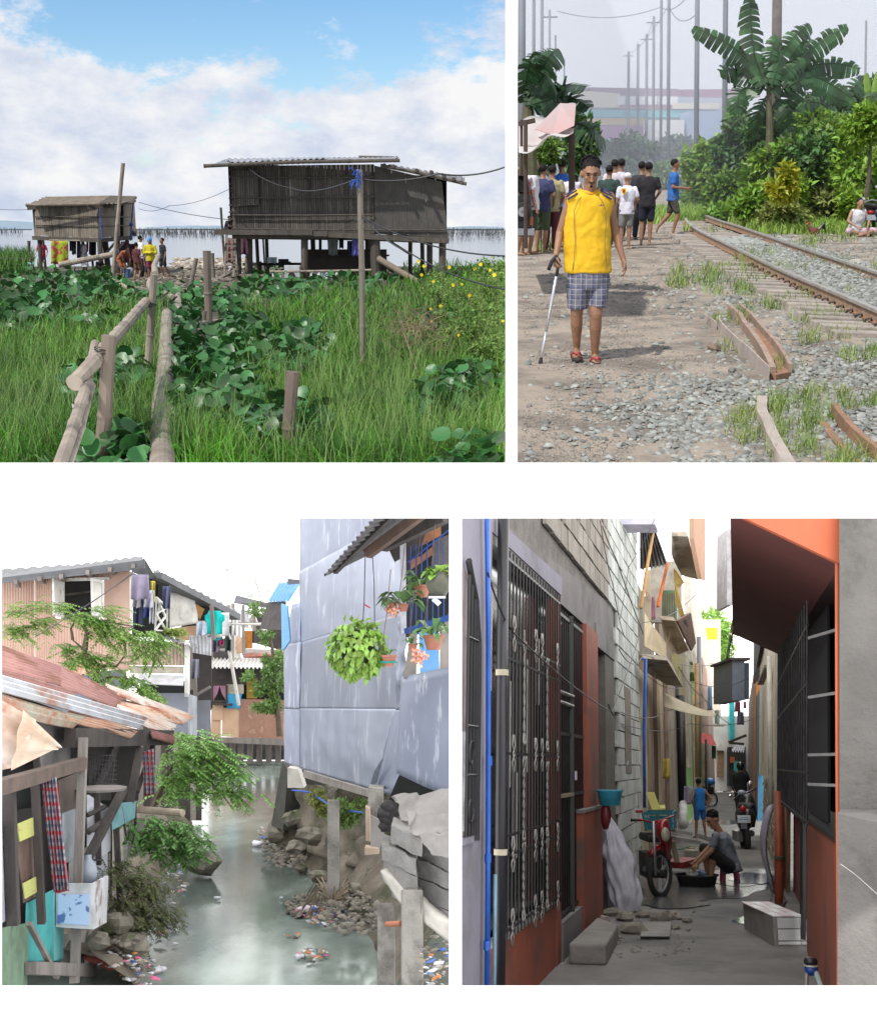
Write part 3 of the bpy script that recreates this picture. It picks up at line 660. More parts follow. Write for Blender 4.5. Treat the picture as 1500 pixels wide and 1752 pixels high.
def build_A_huts():
 wallm=mat('bamboo_wall_dark',(.135,.115,.098),(.075,.064,.055),scale=2.2,rough=.9,bump=.5,bscale=14,stretch=(3,3,.5),wave=(3.4,'X',.65,1.2),stain=(.03,.027,.025),sscale=.8,srange=(.5,.7),rnd=.22)
 mat2=mat('bamboo_mat_dark',(.085,.078,.072),(.06,.055,.05),scale=3,rough=.9,bump=.4,wave=(5,'X',.4,2),rnd=.1)
 tin=mat('roof_tin',(.42,.44,.47),(.25,.25,.26),scale=2,rough=.45,metal=.5,stain=(.12,.09,.08),sscale=1,srange=(.5,.65))
 D=48.0;L=PA.L
 t=thing('stilt_house','large dark bamboo hut on wooden stilts by the lake','house',(PA.G(580,475)))
 slat_wall(t,L(398,401,D),L(641,401,D),L(394,284,D),L(640,281,D),34,wallm)
 slat_wall(t,L(641,399,D-.06),L(767,409,D-.06),L(640,283,D-.06),L(756,311,D-.06),4,mat2,name='wall_mat')
 slat_wall(t,L(400,354,D-.12),L(443,350,D-.12),L(396,291,D-.12),L(441,292,D-.12),6,wallm,name='patch_board')
 for y0,y1,x1 in((303,303,640),(338,336,770-130),(368,367,640),(391,393,765)):
  put('batten',bamboo([L(397,y0,D-.14),L(520,(y0+y1)/2+1,D-.14),L(x1,y1,D-.14)],.035,1.5,6),dpost(),t)
 for x,d0,yt in((396,D+.05,285),(764,D+.05,312)):
  p=L(x,400,D+.05);q=p+Vector((0,5,0));h=L(x,yt,D).z
  slat_wall(t,p,q,Vector((p.x,p.y,h)),Vector((q.x,q.y,h+.3)),10,wallm)
 p,q=L(396,401,D)+Vector((0,5,0)),L(764,401,D)+Vector((0,5,0))
 slat_wall(t,p,q,p+Vector((0,0,3)),q+Vector((0,0,2.4)),20,wallm)
 for i in range(9):y=291+i*12;put('slat_end',MB().beam(L(392,y,D),L(398,y,D),.12,.05),dpost(),t)
 b=MB();corr(b,L(356,285,D-.9),L(668,274,D-.9),L(386,273,D+5.4),L(684,268,D+5.6),34,.035);put('roof',b,tin,t)
 b=MB();corr(b,L(395,278,D+1),L(560,271,D+1),L(390,271.5,D+4.6),L(560,269,D+4.8),16,.03);put('roof_sheet',b,tin,t)
 b=MB();corr(b,L(655,283,D-.5),L(795,314,D-.5),L(655,280,D+5),L(795,303,D+5),14,.03);put('lean_roof',b,mat('roof_tin_dark',(.2,.2,.21),(.1,.09,.085),scale=2,rough=.6),t)
 put('eave_pole',bamboo([L(349,284,D-1),L(510,277,D-1),L(684,274.5,D-1)],.075,1.5),dpost(),t)
 put('eave_pole',bamboo([L(651,283,D-.7),L(720,297,D-.7),L(798,315,D-.7)],.07,1.5),dpost(),t)
 for x,y in((632,268),(655,268.5),(645,271)):put('roof_stick',MB().beam(L(x-18,y,D+4.5),L(x+25,y+1,D+5),.09,.09),plank(),t)
 for x,y in((672,284),(712,291),(737,294),(758,301),(775,306),(788,312)):put('rafter_end',MB().beam(L(x,y,D-1.1),L(x+3,y+2,D+4),.1,.12),dpost(),t)
 for(x0,y0,x1,y1,d)in((367,397,535,398,D-.4),(398,404,560,404,D-.2),(555,401,768,412,D-.3),(640,408,765,413,D),(400,405,765,409,D+4.8),(500,400,560,400,D-.35)):
  put('floor_beam',MB().beam(L(x0,y0,d),L(x1,y1,d),.2,.2),dpost(),t)
 put('floor',MB().hexa([L(398,401,D),L(766,407,D),L(766,407,D)+Vector((0,5,0)),L(398,401,D)+Vector((0,5,0)),L(398,399,D),L(766,404,D),L(766,404,D)+Vector((0,5,0)),L(398,399,D)+Vector((0,5,0))]),dpost(),t)
 for x,w,d in((408,8,D),(427,8,D+.5),(439,6,D+2),(456,6,D+4.5),(450,3,D+4),(521,12,D-.1),(535,8,D+4.5),(548,5,D+2),(641,17,D-.1),(629,9,D+4.6),(702,7,D+3),(722,7,D+4.8),(735,10,D+.5),(757,12,D),(563,6,D+4.6)):
  g=L(x,403,d);put('stilt',MB().tube([Vector((g.x+random.uniform(-.06,.06),d,-.4)),Vector((g.x,d,g.z))],w/2/F*d,8),dpost(),t)
 put('brace',bamboo([L(648,443,D-.3),L(722,487,D-2)],.13,1.4),mat('brace_log',(.2,.16,.12),rough=.8),t)
 put('brace',MB().beam(L(664,411,D),L(702,435,D),.1,.1),dpost(),t)
 t2=thing('ladder','wooden ladder leaning at the left end of the large hut','ladder',PA.G(395,472))
 for x in(384,400):put('rail',MB().beam(L(x,474,D-.6),L(x+4,400,D+.2),.08,.08),plank(),t2)
 for i in range(6):y=465-i*11;put('rung',MB().beam(L(385+i*.5,y,D-.5),L(402+i*.5,y,D-.5),.06,.06),plank(),t2)
 dk=mat('dark_board',(.05,.035,.03),(.03,.024,.02),scale=2,rough=.8)
 one('table','dark wooden bench block in the shade under the hut','bench',MB().box((L(593,450,D+1.5)),(3.3,.7,1.1)).box(L(593,437,D+1.5),(3.5,.8,.06)),dk)
 one('shelf','low dark shelf between the left stilts','shelf',MB().box(L(470,452,D+2.5),(2.6,.5,.12)).box(L(445,462,D+2.5),(.1,.5,.7)).box(L(495,462,D+2.5),(.1,.5,.7)),dk)
 w=thing('washing_machine','pale grey box-shaped appliance under the large hut','washing machine',PA.G(501,476))
 put('body',MB().box(L(501,465,D-.5),(.62,.5,.5)),mat('grey_enamel',(.5,.53,.55),(.4,.43,.45),rough=.4),w,bevel=.02)
 put('door',MB().lathe([(.13,0),(.13,.03),(.09,.035)],L(499,471,D-.76),14,Euler((PI/2,0,0))),mat('black_rubber',(.03,.03,.03)),w)
 fm={'w':mat('towel_white',(.6,.58,.55),(.5,.5,.5)),'c':mat('towel_mint',(.42,.52,.50),(.3,.42,.45)),'g':mat('shirt_grey',(.2,.21,.2)),'k':mat('cloth_black',(.02,.02,.025)),'b':mat('cloth_blue',(.03,.14,.62),(.4,.2,.5),scale=9),'r':mat('cloth_red',(.4,.06,.08)),'y':mat('cloth_green_yellow',(.28,.34,.02),(.30,.05,.03),scale=4.5,crange=(.52,.56)),'p':mat('cloth_purple',(.12,.05,.08),(.08,.03,.05)),'u':mat('cloth_dark',(.03,.035,.05)),'f':mat('cloth_flower',(.35,.22,.2),(.12,.04,.05),scale=9)}
 def hang(label,x0,x1,y0,y1,d,k,cat='laundry',taper=0.0,g=None):
  b=MB();ph=random.uniform(0,6)
  def fn(u,v):
   xx=x0+(x1-x0)*(u+(.5-u)*taper*(v if taper>0 else 1-v)*abs(1));
   p=L(xx,y0+(y1-y0)*v+1.2*math.sin(u*9+ph)*v,d);p.y+=.05*math.sin(u*11+ph)*(.3+v);return p
  b.grid(fn,14,8,(0,.012,0));one('cloth' if cat=='cloth' else 'garment',label,cat,b,fm[k],g,smooth=True)
 for x0,x1,k,nm in((529,549,'w','left white towel on the low rail'),(550,569,'c','mint towel between two white towels on the low rail'),(573,590,'w','right white towel on the low rail'),(466,486,'w','pale cloth on the rail left of the appliance')):
  hang(nm,x0,x1,463,478,D-1,k,'towel')
 one('rail','low bamboo rail carrying the towels','rail',bamboo([L(462,465,D-1),L(600,463,D-1),L(635,462,D-1)],.05,2),bam())
 hang('grey shirt hanging under the large hut',563,577,406,437,D+.5,'g','shirt',-.3)
 hang('small black garment beside the grey shirt',580,588,404,425,D+.5,'k','garment')
 hang('bright blue printed cloth hanging near the pole',602,613,400,438,D+.3,'b','cloth')
 hang('dark trousers hanging left of the blue cloth',594,602,412,440,D+.4,'u','trousers')
 hang('flowered cloth hanging by the ladder',386,401,407,450,D+1,'f','cloth');hang('dark red cloth hanging behind the left stilts',412,432,405,436,D+3,'p','cloth')
 hang('teal cloth on the shelf rail',457,474,440,450,D+1.5,'c','cloth');hang('black cloth on the shelf rail',476,494,443,458,D+1.5,'k','cloth')
 wl=mat('bamboo_wall_pale',(.24,.205,.165),(.15,.125,.10),scale=2,rough=.9,bump=.5,stretch=(3,3,.5),wave=(3.0,'X',.5,1.2),stain=(.07,.06,.05),sscale=.7,srange=(.5,.68),rnd=.25)
 wl2=mat('bamboo_wall_side',(.36,.32,.26),(.26,.22,.18),scale=2,rough=.9,bump=.5,stretch=(3,3,.5),wave=(3.0,'Y',.4,1.2),rnd=.2)
 t=thing('stilt_house','small bamboo hut on stilts with laundry hanging beneath','house',PA.G(140,466))
 A,B,C=56.0,54.0,58.0
 slat_wall(t,L(60,403,A),L(169,408,B),L(60,350,A),L(169,347,B),13,wl)
 slat_wall(t,L(169,408,B),L(206,405,B+2.6),L(169,347,B),L(206,350,B+2.6),5,wl2)
 slat_wall(t,L(210,405,B+3),L(223,404,C),L(210,350,B+3),L(223,351,C),2,wl2)
 put('doorway',MB().beam(L(207,405,B+3),L(207,350,B+3),.25,.1),mat('dark_gap',(.02,.018,.016)),t)
 p,q=L(60,403,A),L(223,404,C);slat_wall(t,p+Vector((0,3.6,0)),q+Vector((0,1.2,0)),p+Vector((0,3.6,1.6)),q+Vector((0,1.2,1.6)),8,wl)
 slat_wall(t,p,p+Vector((0,3.6,0)),p+Vector((0,0,1.5)),p+Vector((0,3.6,1.6)),5,wl)
 for y in(371,386):put('batten',bamboo([L(60,y,A-.1),L(169,y,B-.1)],.03,2,6),dpost(),t);put('batten',bamboo([L(170,y,B-.1),L(222,y,C-.1)],.03,2,6),plank(),t)
 rm=mat('roof_sticks',(.2,.16,.125),(.12,.1,.08),scale=3,rough=.9,bump=.6)
 for i in range(9):
  v=i/8;put('roof_pole',bamboo([L(50+30*v+random.uniform(-6,4),351-12*v,A-.9+4*v),L(170+20*v,349-12*v,B-.6+4*v),L(225+8*v+random.uniform(-4,4),347-9*v,C-2+3*v)],.075,1.5,7),rm,t)
 b=MB();corr(b,L(52,350,A-.7),L(208,348,B-.7),L(95,339,A+3.4),L(232,341,B+4),22,.02);put('roof',b,rm,t)
 for x0,y0,x1,y1,d0,d1 in((58,407,172,411,A,B),(172,411,224,407,B,C),(150,355,190,352,B-.3,B),(48,356,68,354,A,A)):put('floor_beam',MB().beam(L(x0,y0,d0),L(x1,y1,d1),.18,.18),dpost(),t)
 for x,w,d in((66,7,A),(75,4,A+1),(90,4,A+3),(170,9,B),(183,10,B+2.5),(220,7,C),(140,5,A+2.5),(205,6,C+.5),(157,4,A+3)):
  g=L(x,408,d);put('stilt',MB().tube([Vector((g.x,d,-.4)),Vector((g.x+random.uniform(-.1,.1),d,g.z))],w/2/F*d,8),dpost(),t)
 for a in((172,445,200,412),(186,440,212,415)):put('brace',MB().beam(L(a[0],a[1],B+1),L(a[2],a[3],B+1.4),.1,.1),plank(),t)
 one('rope','blue rope hanging from the right eave of the small hut','rope',MB().tube([L(228,350,C-1),L(225,385,C-1),L(224,412,C-1)],.035,5).ell(L(225,384,C-1),(.1,.1,.1),6),mat('blue_rope',(0,0,1)))
 one('rope','thin blue line hanging at the near corner of the small hut','rope',MB().tube([L(171,352,B-.2),L(173,380,B-.25),L(175,410,B-.2)],.02,5),MATS['blue_rope'])
 hang('white and red cloth pinned to the small hut side',191,198,346,360,B+1,'w','cloth')
 D=54.0
 hang('large green and yellow patterned cloth drying under the small hut',88,117,412,452,53.5,'y','cloth')
 for i,(x0,x1,k,nm)in enumerate(((119,124,'u','first dark garment right of the green cloth'),(124,131,'k','black trousers on the line under the small hut'),(132,138,'u','narrow dark garment at the middle of the line'),(148,152,'r','small red garment on the line'),(153,159,'u','dark blue garment near the line end'),(159,165,'k','last black garment before the corner stilt'))):
  hang(nm,x0,x1,412,430+(i%3)*6,55,k,'laundry',g='laundry under the small hut')
 hang('maroon patterned cloth hanging behind the crowd',207,221,413,450,57,'p','cloth');hang('dark cloth hanging on the right of the maroon cloth',222,236,417,448,58,'p','cloth')
 one('rail','clothes line pole under the small hut','rail',MB().tube([L(85,411,54.5),L(168,412,54.5)],.03,5),bam())
 one('bucket','small blue bucket on the mud','bucket',MB().lathe([(.12,0),(.17,.35),(.18,.36),(.15,.34)],PA.G(218,475),12),mat('blue_plastic',(.1,.25,.5),rough=.4))
 one('bag','grey bundle beside the blue bucket','bag',MB().ell(PA.G(224,474)+Vector((0,0,.2)),(.18,.18,.22),8,None,.15),mat('grey_bag',(.25,.26,.28)),smooth=True)
build_A_huts()
def build_A_people():
 G=lambda x,y:PA.G(x,y);n={}
 W=lambda nm,c,c2=None:cloth(nm,c,c2,scale=12)
 walk=dict(knR=(-.05,-.05,.285),anR=(-.05,.03,.05),knL=(.05,.02,.285),anL=(.05,.1,.06))
 hip=dict(elL=(.19,.03,.64),wrL=(.09,-.06,.56))
 cross=dict(elR=(-.14,-.03,.64),wrR=(.02,-.11,.66),elL=(.14,-.03,.64),wrL=(-.02,-.12,.64))
 person('woman in a bright pink top standing by the left hut',G(75,466),1.55,.5,dict(elR=(-.15,0,.65),wrR=(-.06,-.12,.6),elL=(.16,-.02,.65),wrL=(.12,-.1,.52)),W('pink',(.65,.05,.16)),'tee',W('rose',(.3,.18,.2)),'mid',hair='bun',vox=.02)
 person('woman in a long white dress before the small hut',G(147,468),1.6,-.6,dict(wrL=(.1,-.1,.52)),W('white_dress',(.72,.72,.78)),'dress',None,hair='bun',vox=.02)
 crouch=dict(pel=(0,.06,.17),nb=(0,-.06,.44),hd=(0,-.1,.52),shR=(-.1,-.06,.42),shL=(.1,-.06,.42),elR=(-.12,-.17,.3),elL=(.12,-.17,.3),wrR=(-.05,-.22,.22),wrL=(.05,-.22,.22),hiR=(-.05,.06,.15),hiL=(.05,.06,.15),knR=(-.08,-.14,.27),knL=(.08,-.14,.27),anR=(-.07,-.02,.045),anL=(.07,-.02,.045))
 person('child in a teal top squatting behind the leaves at the left',G(56,468),1.15,0,crouch,W('teal',(.2,.45,.42)),'tee',W('navy',(.03,.04,.08)),'short',vox=.03)
 person('child in black squatting beside the white dress',G(170,472),1.4,.9,crouch,W('black',(.02,.02,.022)),'tee',W('black',(.02,.02,.02)),'short',vox=.03)
 bend=dict(pel=(0,.1,.5),nb=(0,-.14,.69),hd=(0,-.23,.74),shR=(-.1,-.12,.67),shL=(.1,-.12,.67),elR=(-.12,-.17,.5),elL=(.12,-.17,.5),wrR=(-.05,-.2,.36),wrL=(.05,-.2,.36),hiR=(-.05,.1,.49),hiL=(.05,.1,.49))
 person('woman in an orange-brown wrap bending forward by the corner stilt',G(212,477),1.6,.9,bend,W('rust',(.40,.14,.06),(.2,.05,.03)),'tee',W('rust',(.4,.1,.05)),'mid',hair='bun',vox=.02)
 person('bare-legged boy in a maroon shirt on the mud',G(237,481),1.5,2.6,walk,W('maroon',(.10,.025,.03)),'tee',W('brown',(.16,.08,.05)),'mid',vox=.02)
 person('young man in a white t-shirt behind the maroon shirt',G(244,476),1.75,2.2,hip,W('white',(.75,.75,.74)),'tee',W('black',(.02,.02,.02)),'long',vox=.02)
 wrap=cloth('headwrap',(.05,.2,.55),(.15,.35,.7),scale=20)
 t,J,E=person('person in a yellow top with a blue head wrap behind the railing cane',G(260,482),1.7,.2,cross,W('yellow',(.55,.46,.02)),'long',W('wine',(.22,.03,.05)),'mid',hair=False,vox=.02)
 put('head_wrap',MB().ell(E(0,.01,.015),(.06*1.7,.068*1.7,.072*1.7),10).tube([E(0,.04,0),E(.02,.07,-.1)],[.09,.05],8),wrap,t,local=True,smooth=True)
 person('girl in a grey dress standing behind the orange-brown wrap',G(203,468),1.4,2.0,{},W('greydress',(.3,.3,.33)),'dress',None,hair='long',vox=.03)
 person('small child in a violet shirt beside the yellow top',G(252,477),1.1,1.2,{},W('violet',(.2,.1,.25)),'tee',W('navy',(.03,.04,.08)),'short',vox=.03)
 person('boy in black shirt and shorts walking on the mud at the right',G(281,476),1.65,-.9,dict(walk,anL=(.05,.12,.09)),W('black',(.02,.02,.02)),'tee',W('black',(.02,.02,.02)),'mid',vox=.02)
 person('dark figure leaning out at the left end of the large hut floor',PA.L(390,403,48.3),1.3,1.0,crouch,W('black',(.02,.02,.02)),'tee',W('black',(.02,.02,.02)),'short',vox=.03)
 person('small child in a pale shirt playing at the ladder foot',PA.G(397,472),1.1,.8,crouch,W('white',(.7,.7,.7)),'tee',W('navy',(.03,.04,.08)),'short',vox=.03)
 person('person in dark blue seated in the shade between the big stilts',PA.G(541,469),1.5,-.7,dict(crouch,pel=(0,.06,.22),hiR=(-.05,.06,.2),hiL=(.05,.06,.2)),W('ink',(.015,.02,.05)),'tee',W('black',(.02,.02,.02)),'short',vox=.03,fat=1.15)
build_A_people()
def build_A_shrub():
 t=thing('flowering_shrub','loose weed thicket with small yellow flowers at the right edge','plant',PA.G(780,560))
 S=[]
 gm=mat('weed_leaf',(.12,.24,.05),(.2,.3,.07),scale=2,rough=.6,rnd=.4,trans=.3)
 for x,y,d,n,s in((800,500,24,900,1.0),(835,480,22,1500,.9),(755,505,26,500,.8),(740,475,27,260,.7),(850,540,20,1000,.9),(800,570,18,1300,.9),(845,620,15,900,.7),(740,560,19,700,.7)):
  c=PA.L(x,y,d);S.append(cloud((c.x,c.y,max(c.z,.25)),(.55*s,.6*s,.5*s),n,.085,.035,10,.5))
 put('foliage',join_sets(S),gm,t)
 b=MB()
 for k in range(46):
  x=random.uniform(705,862);p=PA.G(x,random.uniform(560,640));h=random.uniform(.5,1.3)*(1.1 if x>740 else.6)
  q=p+Vector((random.uniform(-.4,.4),random.uniform(-.3,.3),h));b.tube([p,(p+q)/2+Vector((.05,0,.05)),q],[.009,.007,.003],4)
 put('stem',b,mat('green_stem',(.14,.18,.06)),t)
 for x,y,d in((803,505,23),(754,523,24),(737,528,22),(738,549,20),(762,565,19),(784,573,18),(860,549,16),(775,487,24),(845,470,21),(721,470,26),(716,447,26),(768,457,25),(822,452,22),(838,462,22),(790,486,24),(725,455,26),(812,460,23),(741,481,26)):
  p=PA.L(x,y,d-1);b=MB().ell(p,(.014,.014,.014),5);r=random.uniform(.022,.036)*d/22
  for k in range(7):a=k*.9;b.add([p,p+Vector((math.cos(a)*r,-.01,math.sin(a)*r)),p+Vector((math.cos(a+.5)*r*1.15,-.012,math.sin(a+.5)*r*1.15)),p+Vector((math.cos(a+.8)*r*.9,-.01,math.sin(a+.8)*r*.9))],[(0,1,2,3)])
  put('flower',b,mat('yellow_petal',(.85,.68,.01),rough=.6),t)
 t=thing('dry_bush','tangle of dry brown twigs in the grass right of the pole','plant',PA.G(720,660))
 b=MB()
 for k in range(230):
  p=PA.G(random.gauss(720,30),random.uniform(585,640))+Vector((0,0,random.uniform(.2,.65)));v=Vector((random.gauss(0,.25),random.gauss(0,.2),random.gauss(.08,.16)))
  b.tube([p,p+v*.5+Vector((0,0,.03)),p+v],[.005,.004,.0015],3)
 b.tube([PA.G(735,700),PA.L(715,640,15),PA.L(690,568,16)],[.012,.01,.006],5)
 tag(put('twigs',b,mat('dry_twig',(.25,.17,.11),(.18,.13,.09)),t),kind='stuff')
 P=sampG(PA,5200,-200,58,448,470);stuff('reeds','dark green reeds on the left shore behind the small hut','reeds',blades(P,rng.uniform(.5,1.15,len(P))*np.clip(1.1-(P[:,0]+20)*.06,.4,1.2),np.full(len(P),.06),.3),mat('reed',(.06,.15,.03),(.1,.2,.04),rnd=.4,trans=.25))
 P=sampG(PA,2200,225,262,455,462);stuff('reeds','tuft of reeds between the huts behind the crowd','reeds',blades(P,rng.uniform(.4,.9,len(P)),np.full(len(P),.05),.3),MATS['reed'])
build_A_shrub()
# ======= place B: railway track and dirt path
CUR=PB
def leafpath(b,pts,width,torn=.4,seg=16,droop=.4,nrm=(0,-1,.3)):
 """a banana leaf along a bent midrib"""
 P=[V3(p)for p in pts];Q=[]
 for i in range(seg+1):
  u=i/seg*(len(P)-1);k=min(int(u),len(P)-2);f=u-k
  p0,p1,p2,p3=P[max(k-1,0)],P[k],P[k+1],P[min(k+2,len(P)-1)]
  Q.append(.5*((2*p1)+(p2-p0)*f+(2*p0-5*p1+4*p2-p3)*f*f+(3*p1-p0-3*p2+p3)*f**3))
 b.tube(Q,[max(.004,.07*width*(1.1-i/seg))for i in range(seg+1)],5)
 n0=V3(nrm).normalized()
 for sg in(-1,1):
  for i in range(1,seg):
   d=Q[i+1]-Q[i];s=d.cross(n0).normalized()*sg;u0,u1=i/seg,(i+1)/seg
   w0,w1=[width*max(.02,math.sin(PI*min(1,(u*.93+.04))))**.55 for u in(u0,u1)]
   k=random.uniform(0,torn);dr=droop*random.uniform(.6,1.4);dn=Vector((0,0,-1))*dr
   sl=random.uniform(.7,1.0)if torn>.2 else 1
   o0=(s+dn+n0*-.2)*w0*sl+d*(.35+k*.5);o1=(s+dn+n0*-.2)*w1*sl+d*(.35-k*.4)
   m0=o0*.55+n0*w0*.12;m1=o1*.55+n0*w1*.12
   b.add([Q[i],Q[i+1],Q[i+1]+m1,Q[i]+m0,Q[i+1]+o1,Q[i]+o0],[(0,1,2,3),(3,2,4,5)])
 return b
def build_B_ground():
 dirt=mat('dirt_path',(.32,.265,.21),(.23,.195,.16),scale=1.6,rough=1,bump=1.0,bscale=22,stain=(.15,.125,.10),sscale=1.6,srange=(.48,.64))
 b=MB();Ys=[6.05,6.5,7,7.6,8.3,9,10,11,12.5,14,16,18,21,24,28,34,45,70,120,220];nx=46;vs=[]
 for Y in Ys:
  for i in range(nx+1):
   u=i/nx;w=Y*PB.c+1.57*PB.s;X=.0668*w*(1-u)+.62*w*u
   z=.035*noise.noise(Vector((X*1.3,Y*1.3,0)))+.012*noise.noise(Vector((X*5,Y*5,3)));vs.append((X,Y,z*(1 if Y<30 else 0)))
 m=nx+1;b.add(vs,[(j*m+i,j*m+i+1,(j+1)*m+i+1,(j+1)*m+i)for j in range(len(Ys)-1)for i in range(nx)])
 struct('ground',b,dirt,base='none',smooth=True)
 sk=emat('pale_sky',(.84,.86,.90),1.25);b=MB();L=PB.L
 b.add([L(872,330,225),L(2100,330,225),L(2100,-500,225),L(872,-500,225)],[(0,1,2,3)])
 b.add([L(874,330,100),L(872,330,225),L(872,-500,225),L(874,-500,100)],[(0,1,2,3)])
 struct('sky',b,sk,base='none')
 hz=bpy.data.materials.new('haze');hz.use_nodes=True;nt=hz.node_tree;nt.nodes.clear()
 o=nt.nodes.new('ShaderNodeOutputMaterial');v=nt.nodes.new('ShaderNodeVolumePrincipled');v.inputs['Density'].default_value=.0058;v.inputs['Color'].default_value=(.86,.9,1,1)
 nt.links.new(v.outputs[0],o.inputs['Volume'])
 b=MB();z0,z1=-1.0,42.0;k=.0672;e=1.57*PB.s
 def q(Y,a,z):return Vector((a*((Y*PB.c)+(1.57-z)*PB.s),Y,z))
 b.hexa([q(31,k,z0),q(31,.6,z0),q(218,.6,z0),q(218,k,z0),q(31,k+.0,20),q(31,.6,20),q(218,.6,60),q(218,k,60)])
 tag(put('haze',b,hz,base='none'),'thin bluish smoke haze hanging over the far end of the tracks','haze',kind='stuff')
build_B_ground()
def lin(pts,y):
 for(x0,y0),(x1,y1)in zip(pts[:-1],pts[1:]):
  if(y-y0)*(y-y1)<=0:return x0+(x1-x0)*(y-y0)/(y1-y0)
 return None
def cat(P,k=4):
 Q=[]
 for i in range(len(P)-1):
  p0,p1,p2,p3=P[max(i-1,0)],P[i],P[i+1],P[min(i+2,len(P)-1)]
  for j in range(k):
   f=j/k;Q.append(tuple(.5*(2*b+(c-a)*f+(2*a-5*b+4*c-d)*f*f+(3*b-a-3*c+d)*f**3)for a,b,c,d in zip(p0,p1,p2,p3)))
 return Q+[P[-1]]
RA=cat([(1700,616),(1600,570),(1500,528),(1393,483),(1313,449),(1260,423),(1207,399),(1180,383),(1172,372)])
RB=cat([(1750,545),(1620,502),(1520,470),(1420,438),(1327,407),(1270,388),(1230,376),(1205,367)])
def build_B_track():
 steel=mat('rail_steel',(.52,.5,.48),(.36,.31,.27),scale=6,rough=.32,metal=.5);rust=mat('rail_rust',(.30,.17,.10),(.20,.11,.065),scale=8,rough=.85,bump=.5)
 for pts,nm in((RA,'nearer left rail of the railway with a joint gap, running into the distance'),(RB,'right-hand rail of the railway, partly hidden in weeds')):
  C=[PB.G(x,y,.2)for x,y in pts];Q=[]
  for a,b_ in zip(C[:-1],C[1:]):
   for u in(0,.5):p=a.lerp(b_,u);p.x+=.006*math.sin(p.y*1.1);Q.append(p)
  t=thing('rail',nm,'rail',PB.G(pts[3][0],pts[3][1]),group='rails of the track')
  dz=Vector((0,0,1))
  def sweep(w,z0,z1):
   m=MB()
   vs=[]
   for i,p in enumerate(Q):
    d=(Q[min(i+1,len(Q)-1)]-Q[max(i-1,0)]).normalized();s=d.cross(dz).normalized()*w/2
    vs+=[p-s+dz*z0,p+s+dz*z0,p+s+dz*z1,p-s+dz*z1]
   fs=[(4*i+k,4*i+(k+1)%4,4*i+4+(k+1)%4,4*i+4+k)for i in range(len(Q)-1)for k in range(4)]+[(0,1,2,3)]
   return m.add(vs,fs)
  put('head',sweep(.065,-.04,0),steel,t,bevel=.006);put('web',sweep(.025,-.12,-.04),mat('rail_web',(.36,.25,.17),(.24,.15,.1),scale=8,rough=.8),t);put('foot',sweep(.13,-.14,-.12),rust,t)
 conc=mat('sleeper_concrete',(.34,.30,.26),(.24,.21,.185),scale=7,rough=.95,bump=.6,bscale=30,rnd=.12)
 first=None;d=9.35;RAw=[PB.G(x,y,.2)for x,y in RA];RBw=[PB.G(x,y,.2)for x,y in RB]
 def at(R,Y):
  for a,b in zip(R[:-1],R[1:]):
   if a.y<=Y<=b.y:return a.lerp(b,(Y-a.y)/(b.y-a.y)).x
 k=0
 while d<34:
  xa,xb=at(RAw,d),at(RBw,d)
  if xa is None or xb is None:d+=.36;continue
  if first is None:
   me=put('sleeper',MB().hexa([Vector(p)for p in((-.98,-.11,-.1),(.9,-.11,-.1),(.9,.11,-.1),(-.98,.11,-.1),(-.95,-.085,.1),(.9,-.085,.1),(.9,.085,.1),(-.95,.085,.1))]),conc,local=True,bevel=.012)
   first=me;o=me
  else:o=first.copy();COL.objects.link(o)
  m=Matrix.Translation((xa+.36+random.uniform(-.05,.05),d,-.05+random.uniform(-.012,.012)))@Matrix.Rotation(.035,4,'Y')@Matrix.Rotation(random.uniform(-.03,.03),4,'Z');PM[o]=m;o.matrix_world=PB.M@m
  tag(o,'row of weathered concrete sleepers lying under the two rails','sleeper','concrete sleepers');k+=1
  if 9<d<19:
   c=put('rail_clip',MB().tube([(xa-.12,d,.06),(xa-.11,d-.03,.1),(xa-.07,d-.05,.11),(xa-.05,d-.02,.08),(xa-.06,d+.03,.06)],.012,6),mat('clip_iron',(.05,.042,.04),rough=.7),o)
  d+=(.36 if d<16 else.5)*random.uniform(.92,1.08)
 t=thing('rail_channel','bent rusty steel channel lying in the gravel left of the track','steel channel',PB.G(1320,645));ru2=mat('pale_rust',(.34,.25,.19),(.24,.165,.125),scale=6,rough=.8,bump=.4,bscale=26)
 def strip(pts,h,w,z0=0.0):
  pts=cat([tuple(map(float,p))for p in pts],3)
  m=MB();vs=[]
  P=[PB.G(x,y,z0)for x,y in pts]
  for i,p in enumerate(P):
   dd=(P[min(i+1,len(P)-1)]-P[max(i-1,0)]).normalized();s=dd.cross(Vector((0,0,1))).normalized()*w/2
   vs+=[p-s,p+s,p+s+Vector((0,0,h)),p-s+Vector((0,0,h))]
  return m.add(vs,[(4*i+k,4*i+(k+1)%4,4*i+4+(k+1)%4,4*i+4+k)for i in range(len(P)-1)for k in range(4)]+[(0,1,2,3),tuple(4*len(P)-4+k for k in(3,2,1,0))])
 put('channel_wall',strip([(1320,650),(1306,618),(1289,590),(1272,567),(1265,553),(1247,537)],.10,.045),ru2,t)
 put('channel_wall',strip([(1350,642),(1337,618),(1325,600),(1303,574),(1285,552),(1265,533)],.09,.03),ru2,t)
 put('channel_base',strip([(1335,648),(1321,618),(1307,594),(1287,568)],.03,.13),rust,t)
 put('bracket',MB().beam(PB.G(1322,646,.03),PB.G(1348,641,.03),.05,.05),rust,t)
 t=thing('steel_plate','pale steel strip standing on edge between the dirt path and the gravel','steel strip',PB.G(1300,655))
 gp=mat('galvanised_strip',(.40,.34,.30),(.30,.25,.22),scale=5,rough=.7,bump=.3)
